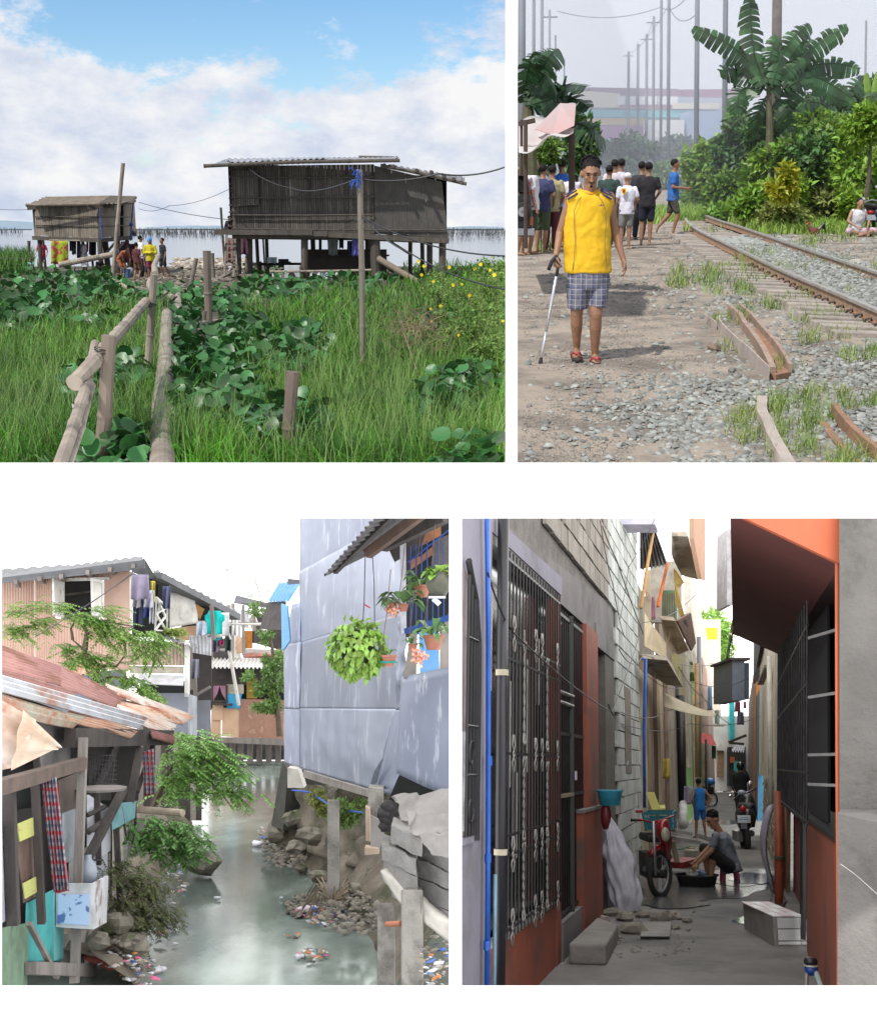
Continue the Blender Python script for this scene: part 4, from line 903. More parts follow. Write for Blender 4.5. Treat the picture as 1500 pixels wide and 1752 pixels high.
 put('strip',strip([(1313,655),(1298,640),(1278,618),(1262,605)],.125,.012),gp,t);put('strip',strip([(1261,604),(1243,586),(1230,570),(1229,560)],.125,.012),gp,t);put('strip',strip([(1224,566),(1205,552)],.09,.012),gp,t)
 one('steel_plate','curved pale rail stub rising out of the grass at the bottom edge','steel strip',strip([(1350,822),(1335,795),(1318,762),(1309,738),(1301,722),(1302,698)],.085,.065),gp)
 one('steel_plate','rusty rail piece at the bottom right corner in the gravel','steel strip',strip([(1545,835),(1500,793),(1465,763),(1440,735),(1424,712)],.09,.035),rust)
 one('steel_plate','rust-brown flat bar buried left of the corner rail','steel strip',strip([(1470,800),(1430,758),(1405,725)],.02,.05),rust)
build_B_track()
def build_B_stones():
 gm=mat('gravel',(.29,.295,.27),(.17,.18,.17),scale=14,rough=.95,rnd=.38,bump=.4,bscale=40)
 def dens(x,y):
  edge=np.where(y>640,1000+(y-700)*.5+np.abs(y-700)*1.5,1120-(y-400)*.15)
  edge=np.where((y>545)&(y<=640),1225+(y-545)*.4,edge);edge=np.where(y<=545,1145+(y-400)*.2,edge)
  p=1/(1+np.exp(-(x-edge)/28.));q=.05+.17*((wob(x,y*2.2,.045)>.35)&(y>560))+.05*(y<520)
  return rng.random(len(x))<np.maximum(p*(.55+.45*(wob(x,y,.02,2)>-.6)),q)
 P=sampG(PB,26000,880,1800,392,835,dens);P=P[P[:,1]>6.1]
 d=P[:,1];R=(.012+.026*rng.random(len(P))**2.2)*np.clip(.6+d*.045,.9,2.2);P[:,2]+=R*.15
 k=(P[:,0]>.0675*(P[:,1]+.45)+R*1.3);P,R=P[k],R[k]
 bed=MB();ra,rb=[PB.G(x,y,.2)for x,y in RA],[PB.G(x,y,.2)for x,y in RB];Ys=np.arange(9.2,27,.6);xa=np.interp(Ys,[q.y for q in ra],[q.x for q in ra])+.06;xb=np.interp(Ys,[q.y for q in rb],[q.x for q in rb])+.5
 bed.add([q for i,Y in enumerate(Ys)for q in((xa[i],Y,.035),(xa[i]+.25,Y,.085),(xb[i],Y,.07),(xb[i]+.5,Y,-.02))],[(4*i+k,4*i+k+1,4*i+k+5,4*i+k+4)for i in range(len(Ys)-1)for k in range(3)]);struct('ballast_bed',bed,gm,base='none')
 on=(P[:,0]>np.interp(P[:,1],Ys,xa))&(P[:,0]<np.interp(P[:,1],Ys,xb)+.2)&(P[:,1]<27);P[on,2]+=.07
 E=np.stack([rng.uniform(3,9,9000),rng.uniform(9.2,24,9000),np.zeros(9000)],1);on=(E[:,0]>np.interp(E[:,1],Ys,xa)+.05)&(E[:,0]<np.interp(E[:,1],Ys,xb));E=E[on];E[:,2]=.09;P=np.concatenate([P,E]);R=np.concatenate([R,rng.uniform(.02,.05,len(E))])
 stuff('gravel','grey broken stone ballast spread round the rails and over the path','gravel',rocks_np(P,R,.62),gm)
 P=sampG(PB,30000,880,1800,400,838);P=P[P[:,1]>6.1];R=rng.uniform(.004,.010,len(P))*np.clip(P[:,1]/9,.8,2);k=(P[:,0]>.0675*(P[:,1]+.45)+R*1.3);P,R=P[k],R[k];P[:,2]+=R*.3
 stuff('gravel','fine grit and pebbles strewn over the dirt path','gravel',rocks_np(P,R,.6),mat('grit',(.27,.24,.21),(.16,.15,.14),scale=10,rnd=.4))
 rm=mat('field_stone',(.22,.215,.20),(.12,.12,.115),scale=9,rough=.95,bump=.7,bscale=25)
 for i,(x,y,w,nm)in enumerate(((1222,592,30,'brown lumpy rock leaning on the standing steel strip'),(1160,511,18,'pointed pale slab standing up at the grass edge'),(1465,449,30,'pale boulder beyond the right rail'),(1252,632,24,'angular grey stone below the steel strip'),(1082,742,30,'dark flat stone at the bottom centre of the path'),(1113,690,26,'dark grey stone on the path below the pile'),(1285,498,12,'small round stone beside the sleepers'),(1254,507,20,'long grey stone on the grass edge'),(936,662,12,'small dark stone on the left of the path'),(1244,661,18,'squarish stone in the gravel'),(1155,762,22,'grey stone near the bottom edge'),(1288,760,18,'dark stone beside the pale rail stub'),(1440,741,20,'dark slab inside the corner rails'),(905,692,12,'upright chip of stone at the left edge'),(912,781,16,'dark stone at the bottom left corner'))):
  p=PB.G(x,y+w*.3);r=w/2/F*p.y;b=MB()
  if i==1:b.hexa([p+Vector(q)*r for q in((-1.2,-.5,-.2),(1,-.5,-.2),(1.1,.5,-.2),(-1,.5,-.2),(.2,-.3,2.6),(.9,-.3,2.2),(.9,.2,2.2),(.3,.2,2.6))])
  else:b.rock(p+Vector((0,0,r*.35)),r,.6)
  one('rock',nm,'rock',b,mat('brown_stone',(.23,.165,.12),(.13,.1,.08),scale=9,bump=.8)if i==0 else mat('pale_stone',(.42,.38,.34),bump=.5)if i in(1,2)else rm)
 gr=mat('track_grass',(.16,.27,.05),(.26,.30,.09),scale=.9,rough=.6,rnd=.35,trans=.3)
 def patches(x,y):
  r=np.zeros(len(x),bool)
  for cx,cy,rx,ry in((1195,480,62,22),(1270,472,45,24),(1245,500,50,10),(1385,690,95,22),(1370,720,60,30),(1278,735,42,32),(1350,770,45,26),(1445,790,60,20),(1222,553,14,9),(1260,550,22,14),(1248,600,18,16),(1330,525,60,8),(1395,545,50,12),(1430,575,60,10),(1370,583,40,8),(1300,440,30,10),(1345,470,35,11),(1400,510,60,8),(1370,427,40,7),(1480,470,50,12),(1345,630,30,12),(1470,690,60,12),(1300,527,20,6),(1400,410,100,8),(1260,395,60,8),(930,425,25,10),(1420,455,30,6),(1480,610,50,14),(1560,650,60,20)):
   r|=(((x-cx)/rx)**2+((y-cy)/ry)**2<1)&(rng.random(len(x))<.75)
  return r&(rng.random(len(x))<np.clip(.5+.8*wob(x,y,.11),.12,1))
 P=sampG(PB,60000,900,1640,392,820,patches);d=P[:,1]
 stuff('grass','tufts of sunlit grass and weeds growing through the ballast','grass',blades(P,rng.uniform(.07,.2,len(P))*np.clip(d/12,.8,1.6),.0009*d,.7,2),gr)
 P=sampG(PB,30000,1050,1800,361,402,lambda x,y:~((x>lin_np(x,y))&(y>378)&(x<lin_np2(x,y)))&~((y>384)&(x<1170)))
 stuff('grass','green verge between the far track and the bushes','grass',blades(P,rng.uniform(.18,.45,len(P)),.0011*P[:,1],.6,2),mat('verge_grass',(.22,.38,.05),(.30,.42,.09),scale=.3,rough=.6,rnd=.3,trans=.3))
def lin_np(x,y):return np.interp(y,[365,385,401,422,451],[1172,1183,1207,1260,1313])-30
def lin_np2(x,y):return np.interp(y,[365,379,398,421],[1205,1233,1287,1367])+8
build_B_stones()
def shrub(name,label,pan,x,y,d,rx,ry,n,L,W,m,ground=0,group=None,clumps=16,ryd=.8,sets=None,stem=True):
 """a bush whose crown is centred at pixel (x, y), d metres away, rx and ry pixels in half size"""
 c=pan.L(x,y,d);a=rx/F*d;b=ry/F*d
 t=thing(name,label,'bush' if 'tree' not in name else 'tree',Vector((c.x,c.y,min(ground,c.z))),group=group)
 S=[cloud((c.x,c.y,c.z),(a,a*ryd,b),n,L,W,clumps,.6)]+(sets or[])
 put('crown',join_sets(S),m,t)
 if stem:put('trunk',MB().tube([Vector((c.x,c.y,ground-.1)),Vector((c.x+a*.1,c.y,(ground+c.z)/2)),Vector((c.x,c.y,c.z+b*.3))],[a*.09+.02,a*.07+.015,.015],7),mat('bark',(.12,.09,.065),(.07,.055,.04),scale=8,bump=.7),t)
 return t
def build_B_plants():
 lm=mat('bush_leaf',(.08,.18,.025),(.17,.28,.045),scale=.5,rough=.55,rnd=.5,trans=.3);lb=mat('bush_leaf_bright',(.28,.42,.05),(.16,.30,.035),scale=.6,rough=.5,rnd=.4,trans=.35)  # bright copy: yellow-green leaves, lightened to look sunlit
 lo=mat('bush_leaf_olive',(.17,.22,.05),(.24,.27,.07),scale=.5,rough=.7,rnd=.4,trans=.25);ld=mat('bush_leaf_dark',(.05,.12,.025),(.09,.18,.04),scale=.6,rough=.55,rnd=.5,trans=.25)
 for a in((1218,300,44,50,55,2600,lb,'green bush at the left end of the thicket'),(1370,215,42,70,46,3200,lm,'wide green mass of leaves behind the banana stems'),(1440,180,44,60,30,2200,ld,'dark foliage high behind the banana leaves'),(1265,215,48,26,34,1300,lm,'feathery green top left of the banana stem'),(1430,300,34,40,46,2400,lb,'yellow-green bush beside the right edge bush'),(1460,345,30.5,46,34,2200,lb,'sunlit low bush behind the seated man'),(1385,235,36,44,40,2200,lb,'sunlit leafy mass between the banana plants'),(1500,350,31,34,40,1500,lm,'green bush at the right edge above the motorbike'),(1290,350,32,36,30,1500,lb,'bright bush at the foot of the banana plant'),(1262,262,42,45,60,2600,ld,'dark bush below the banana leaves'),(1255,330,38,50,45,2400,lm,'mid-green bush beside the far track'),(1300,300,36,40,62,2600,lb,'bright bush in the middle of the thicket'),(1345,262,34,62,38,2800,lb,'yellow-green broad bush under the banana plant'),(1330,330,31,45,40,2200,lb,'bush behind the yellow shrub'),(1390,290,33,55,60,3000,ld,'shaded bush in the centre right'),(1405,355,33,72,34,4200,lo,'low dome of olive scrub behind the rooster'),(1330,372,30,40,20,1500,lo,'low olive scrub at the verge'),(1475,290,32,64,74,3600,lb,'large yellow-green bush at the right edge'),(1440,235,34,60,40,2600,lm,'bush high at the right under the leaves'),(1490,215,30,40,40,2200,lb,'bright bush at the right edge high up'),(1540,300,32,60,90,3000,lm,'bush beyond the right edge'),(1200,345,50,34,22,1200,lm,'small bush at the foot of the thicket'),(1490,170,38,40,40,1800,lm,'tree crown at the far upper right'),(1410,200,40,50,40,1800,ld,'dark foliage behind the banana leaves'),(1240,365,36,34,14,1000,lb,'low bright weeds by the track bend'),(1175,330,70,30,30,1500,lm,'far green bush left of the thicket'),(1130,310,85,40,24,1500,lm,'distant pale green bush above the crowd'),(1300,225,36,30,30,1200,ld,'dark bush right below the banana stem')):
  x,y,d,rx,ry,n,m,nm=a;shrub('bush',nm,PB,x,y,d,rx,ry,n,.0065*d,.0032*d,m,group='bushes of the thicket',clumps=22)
 shrub('bush','small shrub with yellow leaves in front of the thicket',PB,1338,318,29,25,30,900,.2,.09,mat('yellow_leaf',(.45,.42,.03),(.3,.36,.03),rnd=.3,trans=.35,rough=.5),clumps=9,stem=False)
 far=mat('far_leaf',(.05,.10,.04),(.08,.14,.05),scale=.2,rnd=.4)
 shrub('tree','dark round clump of trees in the smoky distance',PB,1075,262,95,48,30,3200,.6,.35,far,clumps=26);shrub('tree','hazy grey-green tree behind the far poles',PB,1150,268,120,50,28,2000,.7,.4,far);shrub('tree','leafy tree behind the tarpaulin on the left',PB,985,250,30,36,46,2600,.22,.1,ld);shrub('tree','green foliage under the tarpaulin',PB,925,265,24,34,30,1500,.16,.07,lm)
 bm=mat('banana_leaf',(.02,.055,.018),(.045,.10,.03),scale=1,rough=.45,rnd=.6,trans=.2,spec=.5)
 bd=mat('banana_leaf_dark',(.02,.05,.02),(.035,.08,.03),scale=1,rough=.45,rnd=.4,trans=.2)
 def banana_plant(label,d,leaves,stem,m,wd=.38,torn=.45):
  t=thing('banana_plant',label,'banana plant',PB.L(stem[0][0],stem[0][1],d))
  put('stem',MB().tube([PB.L(x,y,d)for x,y in stem],[.12,.10,.06][:len(stem)],9),mat('banana_stem',(.11,.12,.05),(.08,.06,.04),scale=4,rough=.7),t)
  for lf in leaves:
   w=lf[3]if len(lf)>3 and not isinstance(lf[3],tuple)else wd
   pts=[PB.L(p[0],p[1],d+(i-1)*random.uniform(-.3,.3))for i,p in enumerate([q for q in lf if isinstance(q,tuple)])]
   put('leaf',leafpath(MB(),pts,w,torn),m,t)
 banana_plant('tall banana plant with torn leaves fanning over the thicket',34,[((1312,150),(1280,105),(1240,72),(1186,46),.22),((1305,140),(1290,95),(1284,40),(1281,-12),.16),((1318,150),(1335,100),(1360,60),(1385,42),.26),((1330,150),(1365,105),(1405,70),(1448,44),.32),((1310,155),(1285,128),(1258,118),(1230,122),.3),((1335,155),(1375,118),(1425,108),(1470,118),.3),((1315,150),(1316,110),(1320,85),(1328,60),.3),((1345,150),(1385,130),(1430,150),(1462,175),.3),((1300,160),(1275,150),(1262,165),(1262,195),.34),((1340,190),(1355,160),(1370,110),(1378,68),.26),((1325,165),(1345,190),(1350,215),(1352,235),.3),((1310,165),(1298,190),(1296,215),(1298,232),.3),((1318,160),(1330,140),(1350,120),(1375,100),.34)],[(1318,390),(1316,220),(1314,145)],bm)
 banana_plant('drooping banana plant on the right of the thicket',36,[((1440,200),(1420,195),(1400,215),(1396,240),.3),((1440,200),(1470,170),(1500,165),(1540,175),.28),((1440,200),(1450,175),(1460,150),(1480,130),.2),((1435,205),(1465,190),(1490,205),(1500,230),.24),((1430,200),(1410,180),(1385,175),(1365,190),.25)],[(1440,415),(1440,260),(1438,200)],bm)
 banana_plant('young upright yellow-green banana leaves at the right edge',36,[((1485,215),(1484,175),(1482,125),.14),((1490,215),(1495,170),(1502,122),.14)],[(1487,410),(1487,215)],mat('banana_leaf_young',(.25,.42,.05),rough=.4,trans=.4),torn=.1)
 banana_plant('dark banana plant above the tarpaulin at the left edge',15,[((902,165),(920,130),(940,95),(955,83),.2),((902,160),(915,110),(930,92),(948,95),.22),((905,175),(940,160),(965,145),(1003,148),.16),((905,180),(945,168),(975,165),(1008,184),.2),((905,185),(920,150),(940,125),(945,135),.25),((900,180),(900,140),(905,110),(912,90),.18),((912,185),(930,180),(950,190),(965,200),.22),((985,210),(1000,215),(1015,225),(1034,240),.1)],[(903,300),(903,240),(903,175)],bd,.2,.3)
build_B_plants()
def build_B_far():
 pm=mat('steel_pole',(.20,.215,.24),(.16,.17,.19),scale=.6,rough=.7);xm=mat('pole_arm',(.12,.12,.14),rough=.7)
 spec=((1075,88,150,5,'farthest and shortest pole of the right row'),(1091,75,138,5,'second pole from the left of the right row'),(1106,58,124,5,'third pole of the right row'),(1118,28,108,5,'fourth pole of the right row'),(1131,0,96,5,'fifth pole of the right row'),(1144,-20,86,6,'dark slim pole closing the clustered row'),(1193,-90,62,8.5,'pale blue-grey pole left of the banana plant'),(1242,-140,50,9,'steel pole directly behind the left banana leaf'),(1331,-160,36,17,'thick brown pole rising behind the banana plant'),(893,-90,38,13,'thick dark pole at the left edge'),(913,-30,60,6,'second dark pole from the left edge'),(927,-20,75,6,'third dark pole from the left edge'),(940,17,95,4,'fourth thin pole on the left'),(950,60,115,3,'fifth thin pole on the left'),(965,100,140,3,'farthest thin pole on the left'),(1481,35,70,4,'antenna-like pole at the upper right'))
 for x,yt,d,w,nm in spec:
  p=PB.L(x,285,d);tp=PB.L(x,yt,d);t=thing('utility_pole',nm,'pole',Vector((p.x,p.y,0)),group='poles along the railway')
  r=w/2/F*d
  put('pole',MB().tube([Vector((PB.L(x,300,d).x,d,-.2)),tp.lerp(Vector((p.x,d,0)),.5)*1.0,tp],[r,r*.95,r*.85],12),mat('brown_pole',(.17,.14,.125),rough=.8)if w==17 else pm,t,smooth=True)
  for k in range(1 if x in(1075,1106,940,1118)else 0):
   z=tp-Vector((0,0,.5+k*1.6));put('crossarm',MB().beam(z-Vector((.6,0,0)),z+Vector((.6,0,0)),.07,.09),xm,t)
 wm=MATS['black_wire']
 for i,(x0,y0,d0,x1,y1,d1)in enumerate(((953,19,95,1131,12,96),(1131,12,96,1193,-30,62),(1075,92,150,1144,8,86),(1144,12,86,1193,22,62),(1091,78,138,1118,32,108))):
  wire('wire',('faint line crossing the sky between the left and right poles','line from the clustered row up to the pale pole','upper line linking the tops of the clustered row','lower line to the pale blue-grey pole','short slack line between two far poles')[i],[PB.L(x0,y0,d0),PB.L(x1,y1,d1)],.022,wm,.6)
 t=thing('factory_building','long far factory with mauve roofs and cream, teal and ochre bands','building',PB.L(1100,292,175));L=PB.L;d=175
 C={k:mat('factory_'+k,v,tuple(q*.9 for q in v),scale=.05,rough=.8)for k,v in dict(mauve=(.34,.14,.20),cream=(.75,.66,.5),teal=(.10,.48,.52),ochre=(.62,.42,.14),plum=(.42,.12,.30),white=(.85,.84,.8),grey=(.45,.5,.6),blue=(.3,.42,.6)).items()}
 def slab(nm,pts,dd,th,m):put(nm,MB().poly([L(x,y,dd)for x,y in pts],(0,th,0)),C[m],t)
 slab('roof',[(985,163),(1150,168),(1172,168),(1160,152),(985,149)],d+3,20,'mauve');slab('wall',[(940,300),(1250,300),(1250,168),(1175,166),(940,160)],d,16,'grey')
 slab('roof',[(885,160),(1012,152),(985,149),(885,146)],d+1,18,'mauve');slab('wall_band',[(885,184),(1060,184),(1060,160),(1010,156),(885,160)],d-1,1.2,'cream')
 slab('wall_band',[(960,201),(1185,201),(1185,188),(960,188)],d-1.1,1.2,'teal');slab('wall_band',[(980,214),(1105,214),(1105,202),(980,202)],d-1,1.2,'ochre');slab('wall_band',[(960,236),(1105,236),(1105,215),(960,215)],d-1.1,1.2,'plum')
 slab('wall_band',[(1060,187),(1200,187),(1200,179),(1060,179)],d-1.2,1,'mauve');slab('roof',[(1170,168),(1300,166),(1300,152),(1165,153)],d+4,20,'mauve')
 for i in range(6):slab('window',[(1055+i*18,179),(1069+i*18,179),(1069+i*18,165),(1055+i*18,165)],d-1.3,.8,'white')
 slab('wall_band',[(1150,186),(1230,186),(1230,176),(1150,176)],d-1.4,1,'cream');slab('wall_block',[(1180,240),(1240,240),(1240,190),(1180,190)],d-8,7,'blue');slab('wall_block',[(1110,240),(1170,240),(1170,205),(1110,205)],d-6,5,'white')
build_B_far()
def build_B_left():
 L=PB.L
 tm=mat('tarpaulin',(.66,.58,.56),(.72,.70,.68),scale=.8,rough=.6,trans=.35,bump=.3,bscale=3);tp=mat('tarpaulin_pink',(.66,.40,.38),(.6,.5,.5),scale=.8,rough=.6,trans=.35)
 t=thing('tarpaulin','white and pinkish tarpaulin stretched over posts at the left edge','awning',L(940,240,13))
 def fn(u,v):
  a=L(887,212,14.5).lerp(L(984,180,14.5),u);b=L(887,262,12).lerp(L(980,222,12),u);p=a.lerp(b,v);p.z-=.12*math.sin(PI*v)*(1-u*.3)-.04*math.sin(9*u+3*v);return p
 put('sheet',MB().grid(fn,20,12,(0,0,.008)),tm,t,smooth=True)
 put('flap',MB().poly([L(915,222,13.6),L(958,178,13.6),L(985,179,13.6),L(982,215,12.5),L(946,232,12.4)],(0,.01,.01)),tp,t)
 for x,y0,y1,w,d in((899,205,425,7,12.4),(978,208,420,11,13.2),(892,205,300,5,13)):put('post',MB().tube([L(x,y1,d),L(x,y0,d)],w/2/F*d,7),mat('tarp_post',(.07,.045,.035),scale=5,rough=.9),t)
 put('beam',MB().beam(L(887,212,13),L(915,206,13),.05,.05),MATS['tarp_post'],t)
 t=thing('jeep','dark parked jeep with a spare wheel, half out of sight at the left edge','car',L(900,425,15));blk=mat('black_paint',(.012,.013,.016),rough=.3,spec=.6);d=15
 put('body',MB().hexa([L(884,405,d),L(912,405,d),L(909,405,d+2.6),L(885.5,405,d+2.6),L(884,330,d),L(908,330,d),L(905,330,d+2.6),L(885.5,330,d+2.6)]),blk,t,bevel=.03)
 put('cabin',MB().hexa([L(884,330,d),L(907,330,d),L(904,330,d+2),L(885.5,330,d+2),L(884,284,d+.1),L(900,284,d+.1),L(898,284,d+1.9),L(885.5,284,d+1.9)]),blk,t,bevel=.03)
 put('window',MB().hexa([L(885,326,d-.01),L(904,326,d-.01),L(904,326,d),L(885,326,d),L(885,292,d+.05),L(899,292,d+.05),L(899,292,d+.07),L(885,292,d+.07)]),mat('dark_glass',(.01,.012,.015),rough=.08,spec=.8),t)
 w=put('wheel',MB().lathe([(.06,-.09),(.10,-.08),(.115,-.03),(.115,.03),(.10,.07),(.06,.08)],L(893,362,d-.1),20,Euler((PI/2,0,0))),mat('tyre',(.02,.02,.02),rough=.8),t)
 put('rim',MB().lathe([(.06,-.1),(.055,-.085),(.02,-.1)],L(893,362,d-.1),12,Euler((-PI/2,0,0))),mat('alloy',(.4,.4,.42),rough=.3,metal=.8),w,local=False)
 put('bumper',MB().beam(L(884,397,d-.1),L(914,397,d-.1),.06,.09),mat('chrome_grey',(.35,.36,.4),rough=.3,metal=.5),t,bevel=.01)
 put('tail_light',MB().box(L(909,378,d-.03),(.04,.03,.1)),mat('orange_lens',(.6,.15,.02),rough=.3),t);put('stripe',MB().box(L(895,289,d-.02),(.14,.01,.015)),mat('ochre_stripe',(.45,.28,.03)),t)
build_B_left()
def build_B_man():
 H=1.655;loc=PB.G(1003,615);d=loc.y
 Q=lambda x,y,dy=0:tuple((PB.L(x,y,d+dy)-loc)/H)
 pose=dict(pel=Q(1007,478),nb=Q(1009,328,-.02),hd=Q(1010,296,-.05),shR=Q(976,338),shL=Q(1041,338),elR=Q(958,398,.04),elL=Q(1052,400,.05),wrR=Q(951,436,-.08),wrL=Q(1066,444,-.02),haR=Q(949,458,-.14),haL=Q(1070,470,-.06),hiR=Q(993,478),hiL=Q(1021,478),knR=Q(986,535,-.05),knL=Q(1019,540,-.09),anR=Q(986,594,.02),anL=Q(1017,604,-.04),toR=Q(986,609,-.12),toL=Q(1019,618,-.18),curlR=(1.1,0,0),curlL=(.55,0,0))
 yel=mat('jersey_yellow',(.66,.40,.004),(.60,.34,.003),scale=3,rough=.75,bump=.35,bscale=9);navy=mat('navy_print',(.03,.03,.12),rough=.8)
 pl=mat('plaid_shorts',(.13,.135,.17),(.11,.115,.15),scale=3,rough=.95,bump=.4,bscale=30,plaid=[(0,.085,.28,(.06,.07,.13),.85),(2,.085,.28,(.06,.07,.13),.7),(0,.0425,.12,(.42,.38,.36),.6),(2,.0425,.13,(.42,.38,.36),.55)])
 t,J,E=person('elderly man in a yellow sleeveless jersey and plaid shorts walking with a metal cane',loc,H,0,pose,None,'tank',None,sk=0,hair=True,detail=True,vox=.012,gaze=(0,-.93,-.28),thin=.86,fat=.93)
 s=MB();I=Matrix.Rotation(0.0,3,'X');cz=lambda y:(PB.L(1009,y,d)-loc);W=lambda px:px/2/F*d
 rings=[(466,80,.125),(462,80.5,.128),(430,79,.125),(400,77,.122),(372,75,.122),(352,76,.12),(338,77,.108),(330,66,.084),(325,48,.066)]
 s.loft([(cz(y)+Vector(((1005.5-1009)/F*d if y>360 else 0,.0,0)),W(w),ry,None)for y,w,ry in rings],36)
 o=put('jersey',s,yel,t,local=True,remesh=.009,smooth=True,sm=2);wrinkle(o,.018,.11);wrinkle(o,.004,.05)
 P=lambda x,y,dy:PB.L(x,y,d+dy)-loc
 def flat(nm,pts,dy,m,th=.004,bow=0.0):put(nm,MB().poly([P(x,y,dy+bow*((x-1009)/40)**2)for x,y in pts],(0,th,0)),m,t,local=True)
 for sg,xs in((-1,[(969,333,984,323),(968,337,986,326),(971,341,988,331)]),(1,[(1029,322,1046,332),(1027,326,1047,336),(1025,331,1046,341)])):
  for x0,y0,x1,y1 in xs:put('shoulder_stripe',MB().tube([P(x0,y0,-.055),P((x0+x1)/2,(y0+y1)/2-.5,-.088),P(x1,y1,-.075)],.0065,6),navy,t,local=True)
 for x,y,w_ in((1027.5,349.5,9),):
  for k,(x0,x1,yb,yt)in enumerate(((1024,1026.5,352.5,350.3),(1026.8,1029.3,352.5,348.6),(1029.6,1032,352.5,350.3))):
   flat('chest_mark',[(x0,yb),(x1,yb),(x1-.6,yt+1),(x0+.6+(.5 if k<2 else-.3),yt)],-.1325,navy,.004)
 for sg in(-1,1):
  xs=[(1009+sg*13,333),(1009+sg*21,345),(1009+sg*27,360),(1009+sg*27.5,385),(1009+sg*25.5,410),(1009+sg*27,438),(1009+sg*30,463)]
  put('piping',MB().tube([P(x,y,-.088 if i<1 else-.117+.012*(abs(x-1009)-20)/10)for i,(x,y)in enumerate(xs)],.0024,5),mat('grey_piping',(.12,.12,.12)),t,local=True)
 put('collar',MB().tube([P(1009+16*math.cos(a),323+8*math.sin(a),-.088*math.sin(a)-.006)for a in np.linspace(0,PI,13)],.0075,6),mat('collar_orange',(.75,.30,.01),rough=.8),t,local=True)
 p=MB();p.loft([(P(1006,494,-.01),W(66),.118,None),(P(1006,480,-.01),W(74),.122,None),(P(1006,462,0),W(70),.11,None)],24)
 p.loft([(P(987,528,-.03),W(34),.095,None),(P(987,500,-.02),W(37),.105,None),(P(988,478,0),W(38),.095,None)],20);p.loft([(P(1022,524,-.04),W(32),.095,None),(P(1023,500,-.025),W(35),.105,None),(P(1023,478,0),W(37),.095,None)],20)
 o=put('shorts',p,pl,t,local=True,remesh=.008,smooth=True,sm=2);wrinkle(o,.008,.07)
 put('moustache',MB().ell(E(0,-.056,-.0275),(.017*H,.006*H,.004*H),8),HAIR(),t,local=True,smooth=True)
 put('goatee',MB().ell(E(0,-.052,-.05),(.008*H,.006*H,.006*H),8),HAIR(),t,local=True,smooth=True)
 rd=mat('flipflop_red',(.45,.02,.04),rough=.5);sole=mat('flipflop_sole',(.05,.035,.035),rough=.8)
 for S in 'RL':
  to=J['to'+S];an=J['an'+S];c=(to+an)/2;g=put('sandal',MB().loft([(Vector((c.x,c.y-.015,to.z-.03+k)),.048*q,.135*q,None)for k,q in((0,1),(.012,1.02),(.018,.98))],18),sole,t,local=True)
  f=to+Vector((0,-.02,.02));put('strap',MB().tube([f+Vector((-.045,.05,-.02)),f+Vector((-.025,.015,.012)),f+Vector((0,-.025,.0)),f+Vector((.025,.015,.012)),f+Vector((.045,.05,-.02))],.007,6),rd,g,local=False)if False else put('strap',MB().tube([f+Vector((-.045,.05,-.02)),f+Vector((-.025,.015,.012)),f+Vector((0,-.025,.0)),f+Vector((.025,.015,.012)),f+Vector((.045,.05,-.02))],.007,6),rd,t,local=True)
 gx=PB.G(924,622);c=thing('cane','silver walking cane with a black handle and rubber tip held by the man in yellow','walking cane',gx)
 top=PB.L(954,458,d-.13);tip=gx+Vector((0,0,.01));mid=tip.lerp(top,.33)
 sil=mat('aluminium',(.62,.64,.70),(.5,.52,.58),rough=.3,metal=.6);rub=mat('black_grip',(.02,.02,.022),rough=.6)
 put('shaft',MB().tube([mid,top],.0115,12),sil,c,smooth=True);put('lower_shaft',MB().tube([tip,mid],.0095,12),sil,c,smooth=True);put('tip',MB().tube([tip-Vector((0,0,.01)),tip+(mid-tip).normalized()*.04],[.02,.013],12),rub,c)
 gp=PB.L(956,445,d-.14);put('handle',MB().tube([top+(tip-top).normalized()*.07,top,gp,PB.L(951,438,d-.15),PB.L(944,446,d-.15),PB.L(938,462,d-.14)],[.013,.014,.015,.016,.016,.015],10),rub,c,smooth=True)
build_B_man()
